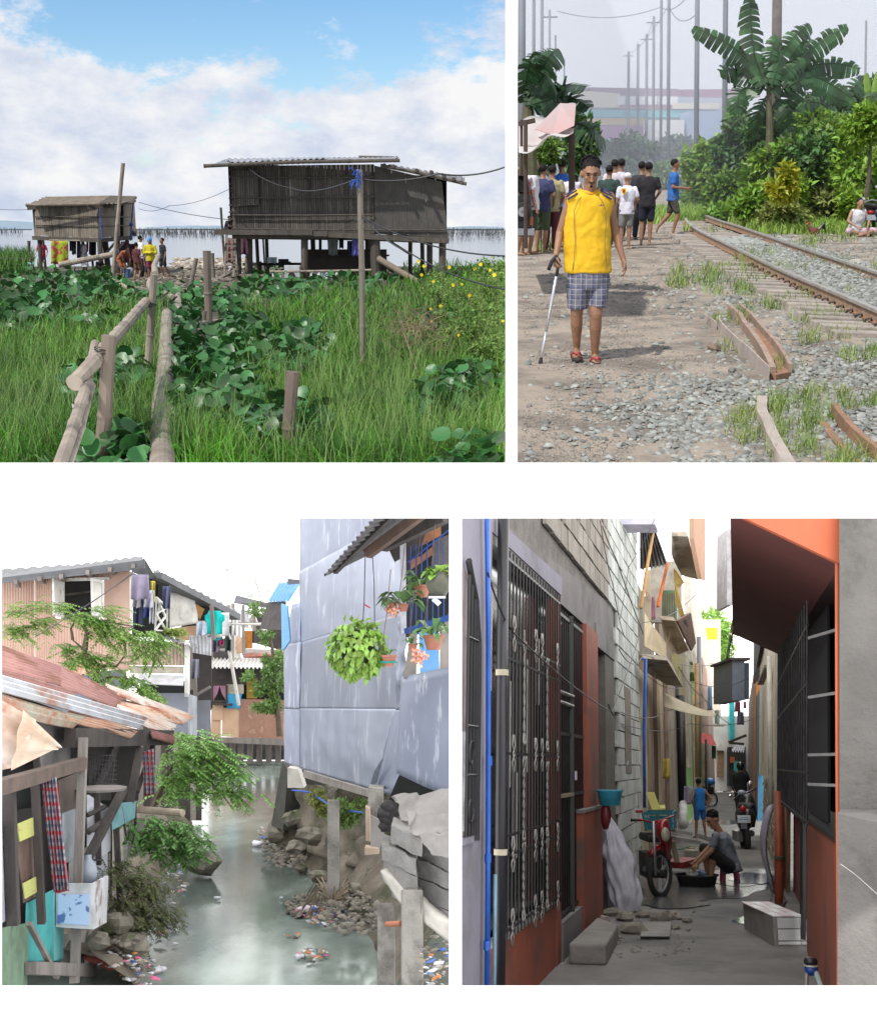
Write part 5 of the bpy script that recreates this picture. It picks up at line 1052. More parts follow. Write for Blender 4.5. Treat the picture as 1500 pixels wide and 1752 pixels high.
def build_B_people():
 G=PB.G;W=lambda nm,c,c2=None:cloth(nm,c,c2,scale=12)
 hip=dict(elL=(.19,.03,.64),wrL=(.09,-.06,.56));stand={}
 for x,y,H,rz,nm,sh,st,pa,pl,kw in((892,437,1.6,1.0,'person in a red shirt half hidden at the left edge',(.6,.06,.04),'tee',(.05,.05,.06),'short',{}),(908,435,1.72,1.6,'man in a white t-shirt standing sideways beside the jeep',(.72,.70,.74),'tee',(.05,.06,.04),'short',{}),(925,432,1.62,2.6,'man in a dark navy shirt in the left crowd',(.04,.045,.12),'tee',(.06,.09,.04),'short',{}),(941,430,1.6,2.9,'person in a faded yellow shirt in the left crowd',(.38,.33,.18),'tee',(.10,.02,.03),'long',{}),(957,424,1.72,3.4,'man in a bright blue shirt with his back turned',(.03,.13,.5),'tee',(.06,.06,.09),'short',{}),(973,428,1.56,3.1,'person in a white sleeveless top seen from behind',(.72,.68,.78),'tank',(.05,.05,.12),'short',{}),(1037,423,1.6,2.8,'person in a dark green shirt behind the man in yellow',(.03,.06,.05),'tee',(.05,.05,.05),'long',{}),(1046,413,1.72,3.0,'person in a pale shirt in the rear of the crowd',(.6,.55,.6),'tee',(.05,.05,.05),'long',{}),(1057,409,1.74,3.3,'dark-haired man at the back of the crowd behind the white cap',(.55,.55,.6),'tee',(.04,.04,.05),'long',{}),(1068,427,1.46,3.15,'boy in a white cap and white shirt with a yellow shield on its back',(.74,.72,.82),'tee',(.22,.22,.2),'mid',dict(cap=True)),(1103,420,1.66,3.0,'man in a black shirt and black trousers standing with his back turned',(.018,.016,.02),'tee',(.015,.017,.035),'mid',{}),(1092,410,1.68,2.6,'person mostly hidden left of the black shirt',(.03,.03,.04),'tee',(.02,.02,.03),'long',{})):
  cp=cloth('cap_white',(.78,.76,.78))if kw.get('cap')else None
  t,J,E=person(nm,G(x,y),H,rz,hip if 'white t-shirt' in nm else dict(elR=(-.15,0,.65),wrR=(-.1,-.1,.56)),cloth('crowd_%d'%x,sh,bump=.6),st,cloth('crowd_pants_%d'%x,pa),pl,cap=cp,hair=not kw.get('cap'),vox=.018,group=None,fat=1.0)
  if kw.get('cap'):
   d=G(x,y).y-.16;P=lambda px,py,dy=0:PB.L(px,py,d+dy)
   put('shield',MB().poly([P(1062.5,322),P(1071,322),P(1071,328),P(1066.7,334),P(1062.5,328)],(0,.012,0)),mat('shield_yellow',(.8,.55,.02)),t);put('emblem',MB().poly([P(1064.6,324,-.008),P(1068.8,324,-.008),P(1068.4,328,-.008),P(1066.7,331,-.008),P(1065,328,-.008)],(0,.01,0)),mat('shield_red',(.4,.04,.02)),t)
   put('lettering',MB().box(P(1067,319.5),(.1,.01,.008)),mat('grey_print',(.2,.2,.22)),t)
 walk=dict(knR=(-.05,-.07,.29),anR=(-.05,-.02,.045),knL=(.05,.03,.29),anL=(.05,.17,.12),toL=(.05,.19,.05),elR=(-.13,.02,.64),wrR=(-.1,-.16,.63),elL=(.13,.03,.65),wrL=(.1,-.14,.62))
 person('man in a blue t-shirt and camouflage shorts striding to the right',G(1147,404),1.74,1.45,walk,cloth('blue_tee',(.03,.14,.42)),'tee',cloth('camo',(.09,.085,.06),(.03,.035,.03),scale=14),'mid',vox=.018)
 sit=dict(pel=(0,.02,.08),nb=(0,-.02,.38),hd=(0,-.05,.47),shR=(-.1,-.02,.355),shL=(.1,-.02,.355),elR=(-.17,-.06,.22),elL=(.16,-.06,.22),wrR=(-.08,-.17,.14),wrL=(.08,-.17,.14),hiR=(-.06,0,.07),hiL=(.06,0,.07),knR=(-.2,-.15,.09),knL=(.2,-.15,.09),anR=(.03,-.2,.04),anL=(-.03,-.22,.04),toR=(.09,-.22,.03),toL=(-.09,-.24,.03))
 person('man in a white tank top sitting cross-legged on the ground at the right edge',G(1462,405),1.62,.2,sit,cloth('tank_white',(.66,.66,.68)),'tank',cloth('pink_shorts',(.5,.36,.42)),'short',vox=.018,sk=2,fat=1.1)
 r=thing('rooster','dark red rooster with black tail walking on the verge','rooster',G(1392,405));p=G(1392,405);k=.0140
 q=lambda x,z:p+Vector(((x-1392)*k,0,z*k+.04))
 b=MB();b.tube([q(1381,17),q(1383,12),q(1386,7.5),q(1392,5.5),q(1398,7)],[.03,.04,.08,.1,.07],10);b.ell(q(1381,18),(.035,.03,.035),8);put('body',b,mat('rooster_red',(.16,.035,.015),(.06,.02,.015),scale=20,rough=.6),r,smooth=True)
 b=MB()
 for i in range(7):b.tube([q(1397,8),q(1402+i*.8,13+i*.9),q(1408+i*.4,10-i*.9)],[.035,.035,.008],5)
 put('tail',b,mat('rooster_black',(.01,.012,.014),rough=.4),r);put('comb',MB().box(q(1381,20.3),(.06,.012,.035)),mat('comb_red',(.6,.02,.02)),r);put('beak',MB().tube([q(1379,18),q(1376.6,17.4)],[.014,.003],5),mat('beak',(.5,.35,.1)),r)
 for x in(1390,1394):put('leg',MB().tube([q(x,2.6),q(x,0),q(x-2,0)],.008,5),MATS['beak'],r)
 t=thing('motorbike','parked dark motorbike, rear end at the right edge behind the seated man','motorbike',G(1492,404));p=G(1492,404);L=lambda x,y,dy=0:PB.L(x,y,p.y+dy)
 bk=mat('bike_black',(.02,.022,.03),rough=.3)
 put('wheel',MB().tube([L(1489+math.cos(a)*5,386+math.sin(a)*17,math.cos(a)*.3)for a in np.linspace(0,2*PI,25)],.045,8,cap=False),mat('tyre',(0,0,0)),t)
 put('body',MB().loft([(L(1491,380,0),.1,.2,None),(L(1492,368),.14,.35,None),(L(1494,358),.15,.3,None),(L(1494,350),.1,.2,None)],14),bk,t,smooth=True);put('seat',MB().loft([(L(1488,356,0),.09,.3,None),(L(1488,351,0),.12,.34,None),(L(1488,348,0),.1,.3,None)],12),mat('seat_black',(.015,.015,.016),rough=.6),t,smooth=True)
 put('tail_light',MB().ell(L(1489,363,-.28),(.07,.05,.045),10),mat('red_lens',(.45,.01,.02),rough=.2),t,smooth=True);put('number_plate',MB().box(L(1490,372,-.3),(.22,.015,.12)),mat('plate_grey',(.4,.45,.5)),t)
 put('handlebar',MB().tube([L(1477,346,.3),L(1490,342,.3),L(1505,344,.3)],.016,7),MATS['chrome_grey'],t);put('mirror',MB().ell(L(1476,341,.3),(.05,.02,.05),10),mat('mirror',(.8,.82,.85),rough=.05,metal=1),t,smooth=True);put('mirror',MB().ell(L(1500,320,.3),(.06,.02,.05),10),MATS['mirror'],t,smooth=True)
build_B_people()
# ======= place C: canal between shacks
CUR=PC
def q3(pan,pts):return[pan.L(*p)for p in pts]
def quad(pan,name,pts,th,m,par,local=False,**k):
 """a board, sheet or panel: corners (x, y, distance), thickness away from the viewer"""
 P=q3(pan,pts);n=(P[1]-P[0]).cross(P[2]-P[0]).normalized();n=n*(1 if n.y>0 else-1)
 return put(name,MB().poly(P,n*th),m,par,**k)
def crumple(pan,name,c4,m,par,nu=14,nv=10,amp=.03,th=.004,freq=1.6,seed=0,dent=None):
 a,b,c,d=q3(pan,c4);n=(b-a).cross(d-a).normalized();n=n*(-1 if n.y>0 else 1)
 def fn(u,v):
  p=a*(1-u)*(1-v)+b*u*(1-v)+c*u*v+d*(1-u)*v
  h=noise.noise(p*freq+Vector((seed,0,0)))*amp+noise.noise(p*freq*2.7)*amp*.45
  return p+n*h
 return put(name,MB().grid(fn,nu,nv,n*-th),m,par,smooth=True)
def frond(paths,pan,n,L,W,droop=.5,spread=.10,twig=None):
 """pinnate sprays: leaflets in pairs along drooping twigs that leave a branch"""
 P=[];D=[];Nn=[]
 for pts,dens in paths:
  q=[np.array(pan.L(*p))for p in pts]
  for k in range(int(n*dens)):
   u=random.random()*(len(q)-1);i=min(int(u),len(q)-2);base=q[i]*(1-u+i)+q[i+1]*(u-i);dr=q[i+1]-q[i];dr=dr/np.linalg.norm(dr)
   base=base+rng.normal(0,spread,3)*[1,1,.45]
   td=dr*random.uniform(.2,1)+rng.normal(0,.55,3)*[1,1,.35]+np.array([0,0,-droop*random.random()]);td/=np.linalg.norm(td);tl=L*random.uniform(2.0,4.2);sd=np.cross(td,[0,0,1.0]);sd/=np.linalg.norm(sd)+1e-6
   if twig is not None:twig.tube([base,base+td*tl*.5+np.array([0,0,.01]),base+td*tl-np.array([0,0,.12*tl])],[.004,.003,.001],3,cap=False)
   for j in range(7):
    f=(j+.5)/7;c=base+td*tl*f-np.array([0,0,.12*tl*f*f])
    for sg in(-1,1):P.append(c);D.append(sd*sg+td*.55+np.array([0,0,-.15]));Nn.append(np.array([0,0,1.0])+rng.normal(0,.3,3))
 n_=len(P);return leafset(np.array(P),np.array(D),np.array(Nn),L*rng.uniform(.7,1.2,n_),W*rng.uniform(.8,1.2,n_),.05)
WL_C=[(1700,262),(1640,252),(1600,256),(1560,270),(1530,285),(1500,293),(1470,322),(1440,335),(1400,342),(1370,348),(1340,365),(1320,385),(1300,405),(1285,420)]
WR_C=[(1700,650),(1640,632),(1600,610),(1560,575),(1530,553),(1495,530),(1470,482),(1440,455),(1425,441),(1400,462),(1370,468),(1340,474),(1300,482),(1285,486)]
def build_C_ground():
 wm=mat('canal_water',(.125,.155,.135),(.075,.095,.09),scale=.5,rough=.13,bump=.22,bscale=2.2,stretch=(1,.5,1),spec=.5,stain=(.27,.33,.30),sscale=.3,srange=(.48,.62))
 w=lambda Y:Y*PC.c+3.4*PC.s
 b=MB();Ys=[10.6,15,25,45,92];b.add([p for Y in Ys for p in((-.46*w(Y),Y,0),(.0136*w(Y)-.0,Y,0))],[(2*i,2*i+1,2*i+3,2*i+2)for i in range(4)])
 struct('canal_water',b,wm,base='none')
 mud=mat('bank_earth',(.11,.09,.07),(.19,.165,.13),scale=2.5,rough=1,bump=1.2,bscale=9,stain=(.05,.055,.03),sscale=1.3,srange=(.48,.62))
 for side,WLn,nm in((-1,WL_C,'bank'),(1,WR_C,'bank')):
  b=MB();rows=[];nu=22
  ys=np.linspace(1700,1284,34)
  for y in ys:
   x=np.interp(-y,[-p[0]for p in WLn],[p[1]for p in WLn]);g=PC.G(x,y);lim=-.455*w(g.y)if side<0 else.0134*w(g.y)
   row=[]
   for i in range(nu+1):
    u=(i/nu)**1.6;X=g.x+(lim-g.x)*u;dx=abs(X-g.x)
    h=(-.25+1.15*(1-math.exp(-dx*1.6))+.2*dx*(1 if side>0 else.3))*(1 if side>0 else.55)
    z=h+(.22*noise.noise(Vector((X*1.4,g.y*1.4,side)))+.10*noise.noise(Vector((X*4,g.y*4,0))))*min(1,dx*3);row.append((X,g.y,z))
   rows.append(row)
  vs=[p for r in rows for p in r];m=nu+1
  b.add(vs,[(j*m+i,j*m+i+1,(j+1)*m+i+1,(j+1)*m+i)for j in range(len(rows)-1)for i in range(nu)])
  struct(nm,b,mud,base='none',smooth=True)
build_C_ground()
litter_m=None
def litter_mat():
 m=bpy.data.materials.new('litter');m.use_nodes=True;nt=m.node_tree;b=nt.nodes['Principled BSDF'];b.inputs['Roughness'].default_value=.55
 at=nt.nodes.new('ShaderNodeAttribute');at.attribute_name='rnd';cr=nt.nodes.new('ShaderNodeValToRGB');cr.color_ramp.interpolation='CONSTANT'
 cols=[(.5,.5,.53),(.25,.25,.27),(.15,.13,.1),(.3,.28,.25),(.5,.5,.52),(.1,.09,.08),(.55,.1,.22),(.3,.28,.25),(.4,.14,.04),(.05,.12,.4),(.12,.1,.08),(.35,.3,.24),(.2,.17,.12)]
 while len(cr.color_ramp.elements)<len(cols):cr.color_ramp.elements.new(.5)
 for i,c in enumerate(cols):cr.color_ramp.elements[i].position=i/len(cols);cr.color_ramp.elements[i].color=(*c,1)
 nt.links.new(at.outputs['Fac'],cr.inputs[0]);nt.links.new(cr.outputs[0],b.inputs['Base Color']);return m
def build_C_bank_things():
 global litter_m;litter_m=litter_mat()
 def spots(defs,z=.03):
  P=[]
  for x,y,rx,ry,n,zz in defs:
   for k in range(n):
    a=random.uniform(0,6.28);r=random.random()**.5;p=PC.G(x+rx*r*math.cos(a),y+ry*r*math.sin(a),zz);P.append((p.x,p.y,p.z))
  return np.array(P)
 P=spots([(520,1560,22,8,60,.03),(570,1565,55,18,150,.08),(535,1632,28,8,90,.04),(590,1585,40,10,50,.05),(200,1630,55,26,110,.25),(240,1665,36,22,90,.15),(745,1640,28,60,110,.7),(740,1665,25,22,40,.7),(300,1510,20,40,90,.2),(275,1580,22,20,40,.1),(350,1365,18,25,70,.1),(455,1425,14,12,60,.1),(500,1600,14,4,14,.02),(390,1310,22,16,60,.1)])
 k=rng.random(len(P))<.6;P=P[k];R=.014+.045*rng.random(len(P))**2;stuff('litter','coloured plastic scraps and wrappers strewn along the canal edges','litter',rocks_np(P,R,.35),litter_m)
 P=spots([(530,1550,40,20,160,.03),(610,1560,60,40,200,.3),(490,1455,40,30,180,.2),(210,1560,50,60,220,.35),(310,1450,40,40,150,.2),(470,1440,20,20,60,.1)])
 stuff('rubble','small grey stones and clods at the foot of both banks','rubble',rocks_np(P,rng.uniform(.02,.07,len(P)),.55),mat('bank_stone',(.17,.15,.12),(.09,.08,.07),scale=6,rnd=.4,bump=.5))
 wb=mat('white_plastic',(.8,.8,.84),(.65,.65,.72),scale=6,rough=.4,trans=.3)
 for i,(x,y,w,nm)in enumerate(((285,1588,13,'white plastic bag floating at the left bank, nearer the rocks'),(301,1592,15,'second white plastic bag floating just right of the first'),(372,1537,13,'white bag drifting alone in mid canal'),(440,1445,26,'large torn white bag stuck at the right bank'),(481,1536,7,'small pale bag floating left of the rubbish bar'),(218,1622,16,'pale bag on the rocks at the left'),(258,1645,17,'crumpled white bag beside the dark stake'),(271,1660,24,'clear bottle-like bag at the lower left'),(250,1610,12,'small grey bag in the shallows'),(300,1615,10,'green-white leafy scrap in the shallows'),(510,1637,20,'pale cup on the floating rubbish'),(165,1640,18,'white bag beside the red pipe'),(230,1660,20,'white foam tray at the bottom left'),(573,1563,30,'blue bag in the rubbish bar'),(525,1558,34,'pink-white bag at the end of the rubbish bar'))):
  p=PC.G(x,y,.03);r=w/2/F*p.y
  b=MB();b.ell(p+Vector((0,0,r*.1)),(r,r*.7,r*.4),9,Euler((.2,0,random.uniform(0,3))),.3);b.ell(p+Vector((r*.6,0,r*.15)),(r*.45,r*.4,r*.35),7,None,.35)
  one('plastic_bag',nm,'bag',b,mat('blue_bag',(.05,.1,.55),rough=.4)if 'blue' in nm else mat('pink_bag',(.7,.5,.62),(.75,.7,.75),rough=.4)if 'pink' in nm else wb,smooth=True)
 rm=mat('bank_rock',(.22,.2,.165),(.11,.10,.08),scale=4,rough=.95,bump=1,bscale=12,stain=(.06,.075,.03),sscale=2,srange=(.55,.65))
 for i,(x,y,w,z,nm)in enumerate(((345,1475,70,.25,'flat dark rock jutting into the canal on the left'),(200,1580,60,.5,'grey rock below the painted box'),(225,1615,60,.3,'mossy rock at the left waterline'),(170,1610,50,.5,'pale boulder below the shack floor'),(475,1430,46,.35,'largest pale boulder of the right bank'),(510,1450,40,.3,'boulder right of the largest pale boulder'),(490,1470,26,.1,'low stone at the right waterline'),(515,1485,30,.1,'round stone at the right waterline'),(545,1500,36,.2,'mossy boulder beside the slender concrete post'),(500,1400,40,.9,'pale lump of rock high on the right bank'),(530,1430,50,.6,'brownish rock mass behind the slender post'),(612,1530,50,.25,'dark rock right of the slender post'),(640,1500,44,.4,'rock in the shade beneath the masonry'),(455,1430,24,.1,'dark wet stone at the inner bend'),(600,1545,26,.15,'stone by the dry branches'))):
  p=PC.G(x,y,z);r=w/2/F*p.y
  b=MB();b.ell(p,(r,r*.8,r*.6),10,Euler((random.uniform(-.3,.3),.2,random.uniform(0,3))),.27);one('rock',nm,'rock',b,rm,group=None)
 b=MB()
 for k in range(46):
  a=random.uniform(0,6.28);p=PC.G(568,1568,.1);e=PC.G(568+55*math.cos(a),1560+22*math.sin(a)-6,.05);m_=p.lerp(e,.5)+Vector((0,0,random.uniform(.2,.42)));b.tube([p+Vector((0,0,.2)),m_,e],[.012,.01,.004],4)
 one('dead_branches','heap of dry drooping branches caught at the right bank','branches',b,mat('dry_branch',(.23,.18,.13),(.15,.12,.09)))
 cm=mat('old_concrete',(.30,.285,.265),(.20,.19,.175),scale=3,rough=.95,bump=.9,bscale=18,stain=(.10,.095,.085),sscale=1.5,srange=(.5,.66))
 for x0,x1,yt,yb,d,nm in((560,581,1368,1545,15.5,'slender mossy concrete post standing on the right bank'),(645,676,1545,1730,11.6,'square concrete stump at the bottom right with a pipe stub'),(686,724,1522,1740,11.2,'thick concrete post holding the masonry slab')):
  P=q3(PC,[(x0,yb,d),(x1,yb,d),(x1,yb,d+(x1-x0)/F*d),(x0,yb,d+(x1-x0)/F*d),(x0+1,yt,d),(x1-1,yt,d),(x1,yt,d+(x1-x0)/F*d),(x0,yt,d+(x1-x0)/F*d)])
  one('concrete_post',nm,'post',MB().hexa(P),cm,bevel=.015)
 one('pipe','terracotta pipe stub sticking out of the concrete stump','pipe',MB().tube([PC.L(662,1581,11.5),PC.L(686,1580,11.3)],.026,12),mat('terracotta_pipe',(.42,.16,.09),rough=.6))
 one('pipe','red plastic pipe lying on the rocks at the lower left','pipe',MB().tube([PC.L(150,1635,13),PC.L(191,1652,12.6)],.05,12),mat('red_pipe',(.36,.09,.07),rough=.6))
 one('pipe','cream pipe projecting over the water from the left shacks','pipe',MB().tube([PC.L(235,1385,16),PC.L(313,1391,15.5)],.048,12),mat('cream_pipe',(.5,.43,.34),(.28,.22,.17),scale=4,rough=.7))
build_C_bank_things()
def build_C_left():
 wood=mat('dark_timber',(.07,.06,.056),(.035,.03,.028),scale=4,rough=.9,bump=.8,bscale=22,stretch=(1,1,.2));wood2=mat('weathered_timber',(.26,.235,.22),(.16,.14,.13),scale=4,rough=.9,bump=.8,bscale=22,stretch=(1,1,.2))
 dS=lambda x:9.8+x/240*5.0
 S=lambda x,y,o=0.0:(x,y,dS(x)+o)
 t=thing('shack','patched canal-side shack with rusty corrugated roof, turquoise boards and curtain at the left','shack',PC.L(100,1686,11.8))
 col=lambda k,c,c2=None,**kw:mat('board_'+k,c,c2,scale=3,rough=.8,bump=.35,**kw)
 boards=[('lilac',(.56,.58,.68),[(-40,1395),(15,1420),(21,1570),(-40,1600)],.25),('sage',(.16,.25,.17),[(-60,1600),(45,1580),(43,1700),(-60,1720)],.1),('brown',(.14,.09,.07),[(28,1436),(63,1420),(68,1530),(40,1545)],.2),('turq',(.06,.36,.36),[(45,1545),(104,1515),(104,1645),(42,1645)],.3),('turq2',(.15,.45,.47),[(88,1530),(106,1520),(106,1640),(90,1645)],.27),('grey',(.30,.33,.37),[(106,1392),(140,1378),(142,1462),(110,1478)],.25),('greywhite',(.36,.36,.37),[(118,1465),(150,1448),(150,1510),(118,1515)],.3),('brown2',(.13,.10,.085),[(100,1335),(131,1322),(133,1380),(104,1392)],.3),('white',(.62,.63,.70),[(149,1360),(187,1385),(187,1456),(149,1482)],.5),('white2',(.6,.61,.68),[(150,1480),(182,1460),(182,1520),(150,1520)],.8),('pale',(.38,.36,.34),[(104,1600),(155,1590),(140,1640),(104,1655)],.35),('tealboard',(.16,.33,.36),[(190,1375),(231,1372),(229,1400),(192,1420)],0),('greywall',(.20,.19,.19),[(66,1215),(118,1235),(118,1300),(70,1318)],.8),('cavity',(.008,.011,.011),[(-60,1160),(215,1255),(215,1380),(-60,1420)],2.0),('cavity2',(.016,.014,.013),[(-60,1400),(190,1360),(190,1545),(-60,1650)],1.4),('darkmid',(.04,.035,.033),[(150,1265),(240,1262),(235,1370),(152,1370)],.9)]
 for k,c,pts,o in boards:
  P=q3(PC,[S(x,y,o)for x,y in pts]);m=col(k,c,stain=tuple(q*.55 for q in c),sscale=2.2,srange=(.52,.66));put('wall_board' if 'cav' not in k else 'dark_interior',MB().poly(P,(.01,.03,0)),m,t)  # near-black cavity sheets put the shade inside the shack into colour
 quad(PC,'floor_beam',[S(43,1646,0),S(150,1650,0),S(150,1672,0),S(43,1668,0)],.1,wood2,t)
 posts=[((16,1352),(24,1582),19,wood,-.1),((60,1330),(72,1580),13,wood,-.15),((143,1262),(128,1682),14,wood2,-.35),((196,1352),(212,1660),9,wood,.2),((50,1580),(98,1672),9,wood2,-.35),((212,1350),(152,1466),13,wood,-.1),((150,1424),(200,1390),9,wood,.1),((150,1395),(180,1380),7,wood,.3),((167,1352),(170,1480),8,wood,.35),((150,1471),(176,1472),4,wood,.2),((240,1280),(222,1375),12,wood,.1),((262,1275),(235,1355),7,wood,.5),((208,1380),(216,1430),3.5,wood,0),((232,1372),(232,1425),4,wood,.4),((60,1255),(66,1340),10,wood,.5),((128,1235),(135,1345),7,wood,.5),((205,1270),(165,1350),8,wood,.6),((158,1590),(147,1665),8,wood2,.1),((184,1460),(180,1580),9,wood2,.9),((208,1490),(206,1560),10,wood2,1.6)]
 for a,b_,w,m,o in posts:
  p,q=PC.L(a[0],a[1],dS(a[0])+o),PC.L(b_[0],b_[1],dS(b_[0])+o);put('post',MB().beam(p,q,w/F*p.y,w/F*p.y*.8,(0,1,0)),m,t,bevel=.004)
 put('beam',MB().beam(PC.L(-40,1358,9.0),PC.L(140,1306,12.4),.11,.12),mat('brown_beam',(.13,.09,.075),(.08,.06,.05),scale=4,rough=.85,bump=.6,stretch=(.3,1,1)),t)
 put('beam',MB().beam(PC.L(120,1262,12.4),PC.L(290,1262,16.5),.12,.2),wood,t);put('shelf',MB().lathe([(.02,0),(.27,.015),(.28,.04),(.25,.04)],PC.L(172,1354,12.9),22),wood2,t)
 b=MB()
 for i in range(9):x=152+i*5;b.tube(q3(PC,[(x,1340,13.4),(x+6,1290,13.6)]),.004,4)
 for i in range(7):y=1291+i*8;b.tube(q3(PC,[(152,y,13.4),(200,y+3,13.6)]),.004,4)
 tag(put('wire_mesh',b,MATS['black_wire'],t),kind='stuff')
 quad(PC,'notice_card',[S(29,1410,-.02),S(57,1398,-.02),S(60,1428,-.02),S(33,1440,-.02)],.01,mat('card_yellow',(.48,.50,.14),(.42,.44,.16),rough=.8),t);quad(PC,'notice_card',[S(38,1512,-.02),S(64,1498,-.02),S(66,1524,-.02),S(42,1538,-.02)],.01,MATS['card_yellow'],t)
 for x,y,k in((45,1415,0),(33,1420,1),(56,1526,2)):
  b=MB();pts=[[(x-3,y-4),(x+3,y-6),(x-1,y+3),(x+5,y+4)],[(x-2,y-6),(x-1,y+2),(x+3,y-2)],[(x-3,y),(x+4,y-3)]][k]
  put('pink_marking',b.tube([PC.L(px,py,dS(px)-.04)for px,py in pts],.008,4),mat('pink_ink',(.6,.05,.22)),t)
 red=mat('roof_red',(.30,.13,.125),(.42,.22,.19),scale=1.6,rough=.75,bump=.2,stain=(.22,.09,.06),sscale=1.5,srange=(.5,.6),stretch=(1,.35,1));sil=mat('roof_silver',(.55,.58,.64),(.38,.37,.36),scale=1.2,rough=.45,metal=.3,stain=(.36,.17,.10),sscale=1.4,srange=(.54,.64));rust=mat('roof_rust',(.52,.23,.10),(.62,.54,.46),scale=1.5,rough=.75,stain=(.30,.10,.05),sscale=1.8,srange=(.5,.62));grn=mat('roof_green',(.28,.34,.26),(.42,.36,.30),scale=1.2,rough=.7,stain=(.34,.16,.10),sscale=1.2,srange=(.5,.6));whi=mat('roof_pale',(.66,.62,.58),(.5,.36,.28),scale=1.6,rough=.7,stain=(.4,.15,.07),sscale=1.5,srange=(.55,.64))
 def sheet(c,waves,m,amp=.014,jag=0,sag=0):
  b=MB();corr(b,*[PC.L(*p)for p in c],waves,amp,7,.003,sag,jag);put('roof_sheet',b,m,t,smooth=False)
 sheet(((-60,1082,12.0),(-60,1128,10.6),(110,1142,15.0),(104,1172,13.4)),8,red,.012);sheet(((105,1140,14.9),(100,1172,13.3),(215,1192,17.2),(196,1210,15.6)),7,red,.012)
 sheet(((-60,1128,10.5),(-60,1155,9.9),(130,1183,13.8),(128,1203,13.1)),4,mat('roof_red2',(.33,.17,.15),(.24,.11,.09),scale=2,rough=.8),.012)
 sheet(((-60,1138,10.3),(-60,1166,9.7),(255,1228,15.8),(238,1246,15.0)),3,sil,.02);sheet(((-60,1160,9.8),(-60,1192,9.2),(150,1225,13.0),(128,1243,12.4)),3,grn,.02,0,-.03)
 sheet(((118,1215,12.6),(112,1232,12.1),(238,1250,14.8),(226,1262,14.4)),4,mat('roof_brown',(.42,.22,.15),(.52,.36,.27),scale=2,rough=.8),.02,.0);sheet(((160,1186,16.6),(178,1208,15.6),(330,1226,18.6),(314,1240,17.8)),6,rust,.016,.03);sheet(((180,1170,17.4),(196,1186,16.6),(325,1222,19.2),(312,1234,18.6)),5,whi,.016,.02)
 sheet(((200,1206,15.9),(214,1224,15.2),(300,1240,17.0),(285,1262,16.2)),6,whi,.018,.06);sheet(((255,1246,15.4),(262,1262,15.0),(300,1258,16.6),(296,1272,16.2)),5,red,.015,.1)
 b=MB()
 for i in range(15):x=186+i*5.3;b.poly(q3(PC,[(x,1246+i*.5,14.2+i*.1),(x+5,1247+i*.5,14.25+i*.1),(x+3.4,1259+random.uniform(-4,5)+i*.3,14.1+i*.1)]),(0,.004,0))
 tag(put('torn_edge',b,whi,t),kind='stuff')
 sheet(((-60,1162,8.4),(-60,1330,8.9),(62,1232,8.9),(30,1312,9.1)),3,whi,.02);sheet(((40,1214,8.7),(20,1318,9.0),(107,1278,9.4),(90,1284,9.4)),2,mat('roof_cream',(.66,.58,.48),(.45,.24,.13),scale=1.4,rough=.7,stain=(.38,.14,.06),sscale=1.3,srange=(.5,.6)),.012,.05)
 pk=mat('plaid_cloth',(.30,.27,.29),(.24,.22,.24),scale=6,rough=.95,plaid=[(0,.055,.5,(.05,.06,.12),.6),(2,.065,.5,(.05,.06,.12),.6),(2,.13,.24,(.36,.05,.06),.8),(0,.11,.2,(.36,.06,.07),.6)])
 def drape(lab,xa,xb,ya,yb,d,folds,m,amp=.03,lean=0):
  def fn(u,v):x=xa+(xb-xa)*u+lean*v;return PC.L(x,ya+(yb-ya)*v+2*math.sin(u*5),d)+Vector((0,amp*math.sin(u*folds*2*PI)*(.5+.5*v),0))
  return one('curtain',lab,'cloth',MB().grid(fn,folds*8,10,(0,.006,0)),m,smooth=True)
 drape('long checked curtain hanging in the nearest shack',70,97,1332,1526,11.0,5,pk,.035,22);drape('smaller checked cloth hanging under the torn roof edge',243,263,1283,1360,15.2,3,pk,.025,4)
 bx=thing('painted_box','white wooden box painted with a blue picture, fixed to the shack','box',PC.L(138,1590,12.3))
 wt=mat('painted_white',(.62,.63,.68),(.42,.42,.42),scale=4,rough=.7,stain=(.25,.2,.17),sscale=3,srange=(.55,.65));blu=mat('painted_blue',(.02,.22,.62),(.55,.65,.75),scale=9,rough=.6,crange=(.5,.56));pb=mat('painted_paleblue',(.42,.55,.78),(.08,.16,.38),scale=8,rough=.6,crange=(.56,.6))
 quad(PC,'front_panel',[(97,1512,12.0),(156,1512,12.0),(156,1590,12.0),(96,1586,12.0)],.03,wt,bx);quad(PC,'side_panel',[(156,1512,12.0),(181,1498,12.7),(178,1578,12.7),(156,1590,12.0)],.03,wt,bx)
 quad(PC,'picture',[(100,1530,11.98),(153,1530,11.98),(152,1583,11.98),(98,1580,11.98)],.01,pb,bx);quad(PC,'picture',[(158,1530,12.02),(179,1518,12.62),(176,1572,12.62),(157,1584,12.02)],.01,blu,bx)
 one('water_bottle','translucent plastic jug standing on the painted box','bottle',MB().lathe([(.09,0),(.1,.12),(.08,.2),(.035,.25),(.035,.29)],PC.L(150,1512,12.5),14),mat('clear_plastic',(.5,.55,.65),rough=.2,trans=.4),smooth=True)
build_C_left()
